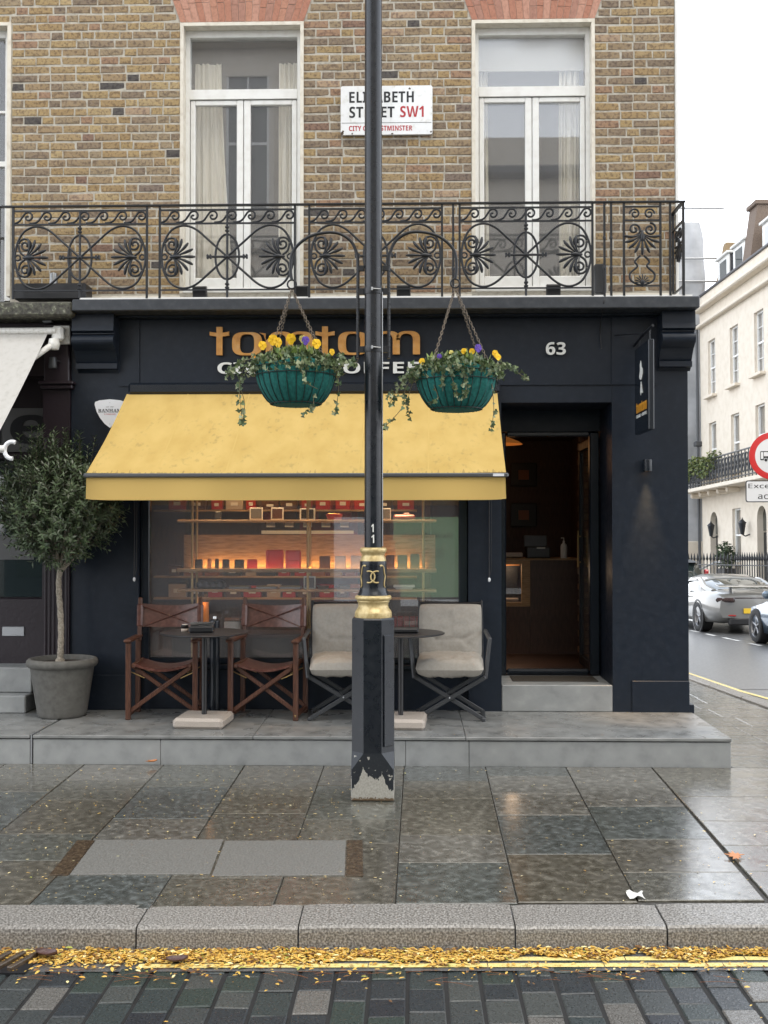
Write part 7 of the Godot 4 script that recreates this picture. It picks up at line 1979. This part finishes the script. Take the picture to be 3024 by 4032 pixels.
# ---- side road surface
func build_side_road() -> void:
	var R := Node3D.new(); R.name = "side_road"; add_child(R); R.set_meta("kind", "structure")
	R.transform = FR
	var m := MB.new()
	m.quad(Vector3(3.95, 0, -60), Vector3(3.95, 0, -0.5), Vector3(9.6, 0, -0.5), Vector3(9.6, 0, -60))
	m.quad(Vector3(3.95, 0, -0.5), Vector3(2.6, -0.03, 4.4), Vector3(14, -0.03, 4.4), Vector3(9.6, 0, -0.5))
	put(R, "carriageway", m, "asphalt")
	var patch := MB.new()
	patch.quad(Vector3(4.3, 0.004, -6.4), Vector3(4.0, 0.004, -4.2), Vector3(7.5, 0.004, -4.0), Vector3(6.8, 0.004, -6.3))
	put(R, "asphalt_patch", patch, "asphalt")
	for k in 9:
		var z := -24.3 + k * 1.12 * 1.0 + 2.4
		var d := MB.new()
		d.quad(Vector3(7.03, 0.006, z), Vector3(7.03, 0.006, z + 0.62), Vector3(7.12, 0.006, z + 0.62), Vector3(7.12, 0.006, z))
		put(R, "bay_dash", d, "white_line")
	for k in 3:
		var z := -12.55 + 1.12 * k
		var d := MB.new()
		d.quad(Vector3(7.03, 0.006, z), Vector3(7.03, 0.006, z + 0.58), Vector3(7.12, 0.006, z + 0.58), Vector3(7.12, 0.006, z))
		put(R, "bay_dash", d, "white_line")
	for o in [0.0, 0.14]:
		var y := MB.new()
		var p := [Vector2(4.06 + o, -7.0), Vector2(4.08 + o, -4.0), Vector2(4.2 + o, -2.6), Vector2(4.55 + o, -1.2), Vector2(5.2 + o, 0.2)]
		for k in 4: y.quad(Vector3(p[k].x, 0.006, p[k].y), Vector3(p[k + 1].x, 0.006, p[k + 1].y), Vector3(p[k + 1].x + 0.07, 0.006, p[k + 1].y), Vector3(p[k].x + 0.07, 0.006, p[k].y))
		put(R, "yellow_line", y, "yellow_line")
	# kerbs and the pavement on the terrace side
	for k in 30:
		put(R, "kerb_stone", MB.new().cbox(Vector3(3.86, 0.03, -34 + k * 1.1), Vector3(0.16, 0.16, 1.09), 0.012), "kerb%d" % (k % 3))
		put(R, "kerb_stone", MB.new().cbox(Vector3(9.68, 0.03, -44 + k * 1.1), Vector3(0.16, 0.16, 1.09), 0.012), "kerb%d" % ((k + 1) % 3))
	put(R, "footway", MB.new().span(9.77, 11.3, -0.1, 0.1, -60, -8).span(11.3, 13.0, -0.4, -0.1, -60, -8), "slab6")

# ---- cars
func loft(stations: Array, n := 0) -> MB:
	# each station: [z, [[half width, height], ...] from the sill up to the centre line]; mirrored
	var rows := []
	for s in stations:
		var row := PackedVector3Array()
		var pr: Array = s[1]
		for k in pr.size(): row.append(Vector3(-pr[k][0], pr[k][1], s[0]))
		for k in range(pr.size() - 1, -1, -1): row.append(Vector3(pr[k][0], pr[k][1], s[0]))
		rows.append(row)
	var m := MB.new().sheet(rows, false, true)
	for e in 2:
		var row: PackedVector3Array = rows[0] if e == 0 else rows[rows.size() - 1]
		for k in range(1, row.size() - 1):
			if e == 0: m.tri(row[0], row[k], row[k + 1])
			else: m.tri(row[0], row[k + 1], row[k])
	return m

func car_wheel(c: Node3D, x: float, z: float, r: float, w: float, spokes: int) -> void:
	var wh := part(c, "wheel", Vector3(x, r, z))
	wh.rotation.z = PI / 2
	put(wh, "tyre", MB.new().lathe(Vector3.ZERO, [Vector2(r * 0.66, -w / 2), Vector2(r * 0.93, -w / 2), Vector2(r, -w * 0.36), Vector2(r, w * 0.36), Vector2(r * 0.93, w / 2), Vector2(r * 0.66, w / 2)], 30), "tyre")
	var rim := MB.new().lathe(Vector3.ZERO, [Vector2(r * 0.66, -w * 0.48), Vector2(r * 0.6, -w * 0.3), Vector2(r * 0.6, w * 0.3), Vector2(r * 0.66, w * 0.48)], 30)
	var out := signf(x) * -1.0
	for k in spokes:
		var a := TAU * k / spokes
		rim.cbox(Vector3(cos(a) * r * 0.34, out * w * 0.34, sin(a) * r * 0.34), Vector3(r * 0.62, 0.03, r * 0.11), 0.008, Basis(Vector3.UP, -a))
	put(wh, "rim", rim, "alloy")
	put(wh, "hub", MB.new().lathe(Vector3(0, out * w * 0.36, 0), [Vector2(0, -0.02), Vector2(r * 0.16, 0), Vector2(0, 0.02)], 12), "alloy")
	put(wh, "brake_disc", MB.new().lathe(Vector3.ZERO, [Vector2(0, -0.01), Vector2(r * 0.5, -0.01), Vector2(r * 0.5, 0.01), Vector2(0, 0.01)], 16), "grey_metal")

func build_cars() -> void:
	# silver coupe seen from its rear corner; local -z is ahead
	var c := street_thing("silver_coupe", "silver sports coupe with a rear wing parked by the terrace", "car", Vector3(8.12, 0, -14.0))
	var b := loft([
		[0.02, [[0.3, 0.34], [0.7, 0.36], [0.76, 0.5], [0.74, 0.7], [0.66, 0.8], [0.35, 0.83], [0, 0.84]]],
		[-0.12, [[0.4, 0.26], [0.82, 0.28], [0.87, 0.5], [0.85, 0.72], [0.76, 0.86], [0.4, 0.9], [0, 0.91]]],
		[-0.5, [[0.5, 0.2], [0.88, 0.24], [0.925, 0.52], [0.92, 0.74], [0.82, 0.9], [0.45, 0.95], [0, 0.96]]],
		[-0.95, [[0.5, 0.2], [0.88, 0.24], [0.935, 0.52], [0.925, 0.76], [0.82, 0.91], [0.55, 0.97], [0, 1.0]]],
		[-1.5, [[0.5, 0.2], [0.86, 0.22], [0.9, 0.5], [0.89, 0.74], [0.8, 0.87], [0.6, 0.9], [0, 0.92]]],
		[-2.3, [[0.5, 0.2], [0.84, 0.2], [0.875, 0.48], [0.87, 0.7], [0.8, 0.82], [0.6, 0.86], [0, 0.87]]],
		[-3.0, [[0.5, 0.2], [0.85, 0.22], [0.89, 0.48], [0.88, 0.68], [0.78, 0.78], [0.5, 0.82], [0, 0.83]]],
		[-3.8, [[0.5, 0.2], [0.84, 0.24], [0.88, 0.46], [0.86, 0.62], [0.7, 0.68], [0.4, 0.68], [0, 0.68]]],
		[-4.35, [[0.4, 0.26], [0.62, 0.28], [0.66, 0.42], [0.62, 0.52], [0.5, 0.56], [0.3, 0.57], [0, 0.57]]]])
	put(c, "body", b, "silver_car")
	var glass := loft([
		[-0.62, [[0.62, 0.86], [0.62, 0.9], [0.58, 0.95], [0.3, 0.97], [0, 0.975]]],
		[-1.1, [[0.74, 0.84], [0.74, 0.95], [0.66, 1.08], [0.4, 1.13], [0, 1.14]]],
		[-1.7, [[0.77, 0.82], [0.76, 0.95], [0.65, 1.18], [0.4, 1.25], [0, 1.26]]],
		[-2.3, [[0.77, 0.8], [0.76, 0.92], [0.65, 1.17], [0.4, 1.25], [0, 1.265]]],
		[-2.85, [[0.75, 0.78], [0.73, 0.86], [0.64, 1.0], [0.4, 1.06], [0, 1.08]]],
		[-3.3, [[0.66, 0.76], [0.64, 0.78], [0.55, 0.8], [0.3, 0.82], [0, 0.83]]]])
	put(c, "window_glass", glass, "opaque_dark_glass")
	var roof := loft([
		[-1.32, [[0.68, 1.1], [0.63, 1.165], [0.4, 1.2], [0, 1.21]]],
		[-1.7, [[0.69, 1.12], [0.665, 1.19], [0.41, 1.265], [0, 1.275]]],
		[-2.3, [[0.69, 1.11], [0.665, 1.18], [0.41, 1.265], [0, 1.28]]],
		[-2.5, [[0.69, 1.08], [0.66, 1.14], [0.41, 1.21], [0, 1.22]]]])
	put(c, "roof", roof, "silver_car")
	for s in [-1.0, 1.0]:
		put(c, "roof_pillar", MB.new().tube(smooth([Vector3(s * 0.7, 0.86, -0.55), Vector3(s * 0.745, 0.97, -1.0), Vector3(s * 0.68, 1.14, -1.5), Vector3(s * 0.67, 1.16, -1.8)], 4), [0.1, 0.095, 0.09, 0.085, 0.08, 0.075, 0.07, 0.065, 0.06, 0.05, 0.045, 0.04, 0.035], 8), "silver_car")
		put(c, "tail_lamp", MB.new().cbox(Vector3(s * 0.62, 0.735, -0.02), Vector3(0.4, 0.1, 0.14), 0.03, Basis(Vector3.UP, s * 0.36)), "tail_smoke")
		put(c, "reflector", MB.new().cbox(Vector3(s * 0.56, 0.4, 0.0), Vector3(0.3, 0.03, 0.05), 0.008, Basis(Vector3.UP, s * 0.3)), "tail_red")
		put(c, "door_mirror", MB.new().cbox(Vector3(s * 0.98, 0.88, -2.5), Vector3(0.18, 0.12, 0.1), 0.03), "silver_car")
		car_wheel(c, s * 0.8, -0.98, 0.335, 0.27, 5); car_wheel(c, s * 0.8, -3.45, 0.33, 0.24, 5)
		put(c, "wing_strut", MB.new().cbox(Vector3(s * 0.45, 0.95, -0.2), Vector3(0.03, 0.16, 0.12), 0.008), "black_plastic")
		put(c, "wheel_arch", MB.new().lathe(Vector3.ZERO, [Vector2(0.34, -0.02), Vector2(0.385, -0.02), Vector2(0.385, 0.02), Vector2(0.34, 0.02)], 24), "black_plastic", Transform3D(Basis(Vector3(0, 0, 1), PI / 2), Vector3(s * 0.912, 0.34, -0.98)))
	put(c, "rear_wing", MB.new().cbox(Vector3(0, 1.035, -0.16), Vector3(1.52, 0.03, 0.26), 0.012, Basis(Vector3.RIGHT, 0.12)), "silver_car")
	put(c, "light_bar", MB.new().cbox(Vector3(0, 0.775, 0.0), Vector3(0.98, 0.03, 0.05), 0.008), "tail_smoke")
	put(c, "diffuser", MB.new().cbox(Vector3(0, 0.27, -0.02), Vector3(1.12, 0.16, 0.12), 0.03), "black_plastic")
	put(c, "number_plate", MB.new().cbox(Vector3(0, 0.5, 0.045), Vector3(0.5, 0.11, 0.015), 0.004), "plate_yellow")
	put(c, "sill_strip", MB.new().span(-0.9, -0.87, 0.2, 0.23, -3.0, -1.4), "white_paint")
	# blue-grey car, only its front corner in view
	var d := street_thing("blue_car", "pale blue-grey car parked behind the silver coupe", "car", Vector3(8.15, 0, -7.9))
	put(d, "body", loft([
		[0.0, [[0.4, 0.3], [0.78, 0.32], [0.84, 0.55], [0.8, 0.85], [0.6, 0.95], [0, 0.98]]],
		[-0.6, [[0.4, 0.2], [0.86, 0.24], [0.91, 0.55], [0.88, 0.86], [0.7, 0.97], [0, 1.0]]],
		[-2.2, [[0.4, 0.18], [0.86, 0.2], [0.9, 0.5], [0.88, 0.82], [0.75, 0.92], [0, 0.95]]],
		[-3.3, [[0.4, 0.18], [0.87, 0.22], [0.92, 0.5], [0.9, 0.76], [0.75, 0.86], [0, 0.9]]],
		[-4.0, [[0.4, 0.22], [0.86, 0.26], [0.9, 0.48], [0.86, 0.68], [0.65, 0.76], [0, 0.79]]],
		[-4.4, [[0.4, 0.28], [0.7, 0.3], [0.74, 0.45], [0.68, 0.58], [0.5, 0.64], [0, 0.66]]]]), "blue_car")
	put(d, "window_glass", loft([
		[-0.5, [[0.7, 0.9], [0.66, 0.96], [0.3, 1.0], [0, 1.0]]],
		[-1.2, [[0.76, 0.88], [0.68, 1.25], [0.4, 1.33], [0, 1.34]]],
		[-2.3, [[0.77, 0.86], [0.68, 1.27], [0.4, 1.37], [0, 1.38]]],
		[-3.25, [[0.72, 0.84], [0.66, 0.88], [0.3, 0.93], [0, 0.94]]]]), "opaque_dark_glass")
	put(d, "roof", loft([[-1.1, [[0.68, 1.24], [0.4, 1.34], [0, 1.35]]], [-1.7, [[0.7, 1.27], [0.4, 1.385], [0, 1.395]]], [-2.4, [[0.69, 1.25], [0.4, 1.36], [0, 1.37]]]]), "blue_car")
	for s in [-1.0, 1.0]:
		car_wheel(d, s * 0.81, -3.65, 0.335, 0.25, 5); car_wheel(d, s * 0.81, -0.9, 0.335, 0.25, 5)
		put(d, "door_mirror", MB.new().cbox(Vector3(s * 1.0, 0.96, -2.75), Vector3(0.22, 0.15, 0.12), 0.05), "blue_car")
	# dark estate further down the hill
	var e := street_thing("dark_suv", "dark grey sport utility car parked beyond the silver coupe", "car", Vector3(8.05, 0, -19.6))
	put(e, "body", loft([
		[0.0, [[0.4, 0.35], [0.84, 0.4], [0.9, 0.6], [0.88, 0.95], [0.78, 1.05], [0, 1.08]]],
		[-0.3, [[0.4, 0.28], [0.9, 0.3], [0.94, 0.6], [0.92, 0.95], [0.8, 1.05], [0, 1.08]]],
		[-3.2, [[0.4, 0.28], [0.9, 0.3], [0.94, 0.6], [0.92, 0.92], [0.8, 1.0], [0, 1.04]]],
		[-4.4, [[0.4, 0.3], [0.8, 0.34], [0.84, 0.6], [0.8, 0.8], [0.7, 0.86], [0, 0.9]]]]), "dark_car")
	put(e, "window_glass", loft([[0.02, [[0.8, 1.0], [0.78, 1.1], [0.5, 1.12], [0, 1.13]]], [-0.35, [[0.8, 1.0], [0.7, 1.5], [0.5, 1.58], [0, 1.6]]], [-2.6, [[0.8, 0.98], [0.68, 1.5], [0.5, 1.58], [0, 1.6]]], [-3.3, [[0.76, 0.98], [0.7, 1.02], [0.5, 1.04], [0, 1.05]]]]), "opaque_dark_glass")
	put(e, "roof", loft([[-0.2, [[0.72, 1.52], [0.5, 1.6], [0, 1.62]]], [-2.5, [[0.7, 1.52], [0.5, 1.6], [0, 1.62]]]]), "dark_car")
	for s in [-1.0, 1.0]:
		put(e, "tail_lamp", MB.new().cbox(Vector3(s * 0.84, 1.1, -0.02), Vector3(0.1, 0.5, 0.12), 0.03, Basis(Vector3.RIGHT, 0.3)), "tail_red")
		car_wheel(e, s * 0.82, -0.9, 0.36, 0.25, 5); car_wheel(e, s * 0.82, -3.6, 0.36, 0.25, 5)
	put(e, "number_plate", MB.new().cbox(Vector3(0, 0.82, 0.03), Vector3(0.52, 0.12, 0.02), 0.004), "plate_yellow")

func build_traffic_sign() -> void:
	var s := thing("traffic_sign", "round red-ringed no buses sign above an exception plate", "road sign", Vector3(4.55, -0.1, -4.5))
	put(s, "pole", MB.new().tube([Vector3(0.02, 0, -0.05), Vector3(0.02, 3.2, -0.05)], 0.038, 12), "grey_metal")
	var disc := func(r: float): return [Vector2(0, 0), Vector2(r, 0), Vector2(r, 0.004), Vector2(0, 0.004)]
	var turn := func(z: float): return Transform3D(Basis(Vector3.RIGHT, PI / 2), Vector3(0, 2.79, z))
	put(s, "red_ring", MB.new().lathe(Vector3.ZERO, [Vector2(0.225, 0), Vector2(0.3, 0), Vector2(0.3, 0.006), Vector2(0.225, 0.006)], 48), "traffic_red", turn.call(0.0))
	put(s, "white_face", MB.new().lathe(Vector3.ZERO, disc.call(0.2245), 48), "acrylic_white", turn.call(0.0))
	var bus := MB.new()
	bus.prism(rounded_rect(-0.16, 0.16, 2.735, 2.85, 0.012), 0.0045, 0.006)
	put(s, "bus_symbol", bus, "sign_black")
	var w := MB.new()
	for k in 4: w.prism(rounded_rect(-0.115 + k * 0.066, -0.06 + k * 0.066, 2.785, 2.838, 0.006), 0.0062, 0.0068)
	w.prism(rounded_rect(-0.152, -0.122, 2.752, 2.838, 0.005), 0.0062, 0.0068)
	for x in [-0.09, 0.08]:
		var c := PackedVector2Array()
		for k in 16: c.append(Vector2(x + 0.026 * cos(TAU * k / 16), 2.738 + 0.026 * sin(TAU * k / 16)))
		w.prism(c, 0.0062, 0.0068)
	put(s, "bus_windows", w, "acrylic_white")
	var hubs := MB.new()
	for x in [-0.09, 0.08]:
		var c := PackedVector2Array(); var c2 := PackedVector2Array()
		for k in 16: c.append(Vector2(x + 0.02 * cos(TAU * k / 16), 2.738 + 0.02 * sin(TAU * k / 16)))
		hubs.prism(c, 0.007, 0.0075)
	put(s, "bus_wheels", hubs, "sign_black")
	put(s, "plate_border", MB.new().prism(rounded_rect(-0.345, 0.345, 2.205, 2.48, 0.03), 0.0, 0.004), "sign_black")
	put(s, "plate", MB.new().prism(rounded_rect(-0.333, 0.333, 2.217, 2.468, 0.022), 0.0042, 0.006), "acrylic_white")
	lettering(s, "lettering", "Except for", Vector3(-0.31, 2.365, 0.0062), 0.62, 0.078, "sign_black", {"depth": 0.0015})
	lettering(s, "lettering", "access", Vector3(-0.19, 2.245, 0.0062), 0.38, 0.058, "sign_black", {"depth": 0.0015})

# ---- the far side of the main street, seen in the window glass
func opposite_window(b: Node3D, x: float, y: float, w: float, h: float) -> void:
	var p := part(b, "sash_window")
	put(p, "surround", MB.new().span(x - w / 2 - 0.12, x - w / 2, y, y + h + 0.12, 13.93, 14.0).span(x + w / 2, x + w / 2 + 0.12, y, y + h + 0.12, 13.93, 14.0).span(x - w / 2, x + w / 2, y + h, y + h + 0.12, 13.93, 14.0).span(x - w / 2 - 0.15, x + w / 2 + 0.15, y - 0.1, y, 13.85, 14.0), "stucco")
	put(p, "pane", MB.new().span(x - w / 2, x + w / 2, y, y + h, 13.985, 13.99), "opaque_dark_glass")  # opaque pane, the shade of the room painted into its dark colour
	put(p, "frame", MB.new().span(x - 0.02, x + 0.02, y, y + h, 13.96, 13.984).span(x - w / 2, x + w / 2, y + h / 2 - 0.03, y + h / 2 + 0.03, 13.955, 13.984).span(x - w / 2, x - w / 2 + 0.05, y, y + h, 13.95, 13.984).span(x + w / 2 - 0.05, x + w / 2, y, y + h, 13.95, 13.984), "white_paint")

func build_opposite() -> void:
	var a := thing("stucco_house", "tall cream stucco house across the street seen reflected in glass", "building")
	put(a, "wall", MB.new().span(-9, -0.9, -0.5, 13.0, 14.0, 20), "stucco")
	put(a, "string_course", MB.new().cbox(Vector3(-4.95, 8.0, 13.95), Vector3(8.1, 0.3, 0.3), 0.05).cbox(Vector3(-4.95, 7.4, 13.97), Vector3(8.1, 0.16, 0.14), 0.03).cbox(Vector3(-4.95, 12.6, 13.9), Vector3(8.1, 0.4, 0.5), 0.08), "stucco")
	for x in [-6.6, -3.62]:
		opposite_window(a, x, 8.75, 0.95, 3.0); opposite_window(a, x, 4.4, 1.0, 2.4)
	for x in [-7.2, -3.4]:
		put(a, "shop_glass", MB.new().span(x - 1.5, x + 1.5, 0.7, 3.0, 13.9, 13.92), "opaque_dark_glass")  # opaque dark sheet in place of a shaded shop interior
	put(a, "shopfront", MB.new().span(-9, -0.9, -0.1, 3.7, 13.93, 13.999), "shop_black")
	var c := thing("stucco_shop", "low cream stucco shop across the street seen reflected in glass", "building")
	put(c, "wall", MB.new().span(-0.88, 12, -0.5, 10.35, 14.0, 20), "stucco")
	put(c, "cornice", MB.new().cbox(Vector3(5.56, 9.55, 13.9), Vector3(12.9, 0.22, 0.4), 0.05), "slate")
	for x in [4.9, 8.4]: opposite_window(c, x, 4.6, 1.1, 2.6)
	put(c, "shopfront", MB.new().span(-0.88, 12, -0.1, 3.4, 13.985, 13.999), "shop_black")
	put(c, "plinth_band", MB.new().span(-0.3, 3.0, 0.1, 0.24, 13.9, 13.984), "white_paint")
	var p := thing("green_poster", "green visitor poster across the street mirrored in the shop window", "poster", Vector3(0.29, 0.29, 13.975))
	put(p, "board", MB.new().span(-0.71, 0.71, 0, 1.724, -0.02, 0.0), "poster_green")
	var fl := Transform3D(Basis(Vector3.UP, PI), Vector3(0, 0, -0.021))
	lettering(p, "lettering", "Discover Belgravia", Vector3(-0.58, 1.25, 0), 1.1, 0.13, "poster_ink", {"depth": 0.002, "font": "Droid Serif", "xf": fl})
	for k in 3: lettering(p, "small_lettering", ["Scan to see more about", "what is on this month and", "where to find it here"][k], Vector3(-0.4, 1.0 - k * 0.07, 0), 0.8, 0.045, "poster_ink", {"depth": 0.002, "xf": fl})
	single("grey_poster", "grey notice board across the street mirrored in the shop window", "poster", MB.new().span(-1.68, -1.0, 0.09, 2.01, 13.89, 13.91), "poster_grey")
	var fw := structure("far_pavement", MB.new().span(-14, 14, -0.2, -0.06, 11.2, 14.2), "slab0")

func _ready() -> void:
	# camera
	var cam := Camera3D.new()
	cam.name = "camera"
	cam.position = Vector3(0, 1.784, 9.33)
	cam.rotation = Vector3(atan(34.0 / 2350.0), atan(60.5 / 2350.0), 0)
	cam.fov = rad_to_deg(2.0 * atan(1106.0 / 2350.0))
	cam.near = 0.05; cam.far = 300.0
	add_child(cam)
	cam.current = true
	# rainy overcast daylight
	var env := Environment.new()
	env.background_mode = Environment.BG_SKY
	var sky := Sky.new()
	var sm := ProceduralSkyMaterial.new()
	sm.sky_top_color = lin(0.66, 0.74, 0.86); sm.sky_horizon_color = lin(0.97, 0.98, 1.0); sm.sky_curve = 0.35
	sm.ground_bottom_color = Color(0.25, 0.25, 0.25); sm.ground_horizon_color = Color(0.4, 0.4, 0.4)
	sm.energy_multiplier = 1.0
	sm.sun_angle_max = 1.0
	sky.sky_material = sm
	env.sky = sky
	env.tonemap_mode = Environment.TONE_MAPPER_LINEAR
	env.tonemap_exposure = 3.4
	env.sdfgi_enabled = true; env.ssao_enabled = true; env.ssil_enabled = true
	var we := WorldEnvironment.new()
	we.name = "environment"; we.environment = env
	add_child(we)
	var sun := DirectionalLight3D.new()
	sun.name = "overcast_sun"
	sun.rotation = Vector3(deg_to_rad(-62), deg_to_rad(25), 0)
	sun.light_energy = 0.2; sun.light_angular_distance = 40; sun.light_color = Color(1, 0.98, 0.95); sun.shadow_enabled = true
	add_child(sun)
	rng.seed = 1
	make_materials()
	build_ground()
	build_side_road()
	rng.seed = 2
	build_shop()
	build_neighbour()
	build_platform()
	build_terrace()
	build_scaffold()
	build_opposite()
	curtain("cream curtain drawn to the brick-pillar edge of the bare french window", -1.96, -1.72, 3.86, 5.98, -0.42, 0.12, 3)
	curtain("narrow cream curtain on the nameplate edge of the bare french window", -1.2, -1.02, 3.86, 5.98, -0.42, 0.02, 8)
	curtain("sheer cream curtain on the nameplate edge of the window with blind", 0.57, 0.68, 3.86, 6.1, -0.42, 0.02, 5)
	curtain("sheer cream curtain on the corner edge of the window with blind", 1.32, 1.5, 3.86, 6.1, -0.42, -0.02, 6)
	single("roller_blind", "cream roller blind pulled half down the fanlight", "blind", MB.new().cbox(Vector3(1.057, 6.01, -0.36), Vector3(0.96, 0.28, 0.006), 0.002).tube([Vector3(0.58, 5.866, -0.36), Vector3(1.535, 5.866, -0.36)], 0.008, 6), "blind")
	build_railing()
	build_awning()
	build_lamp_post()
	build_baskets()
	build_signs()
	build_furniture()
	build_tree()
	build_inside()
	build_cars()
	build_traffic_sign()
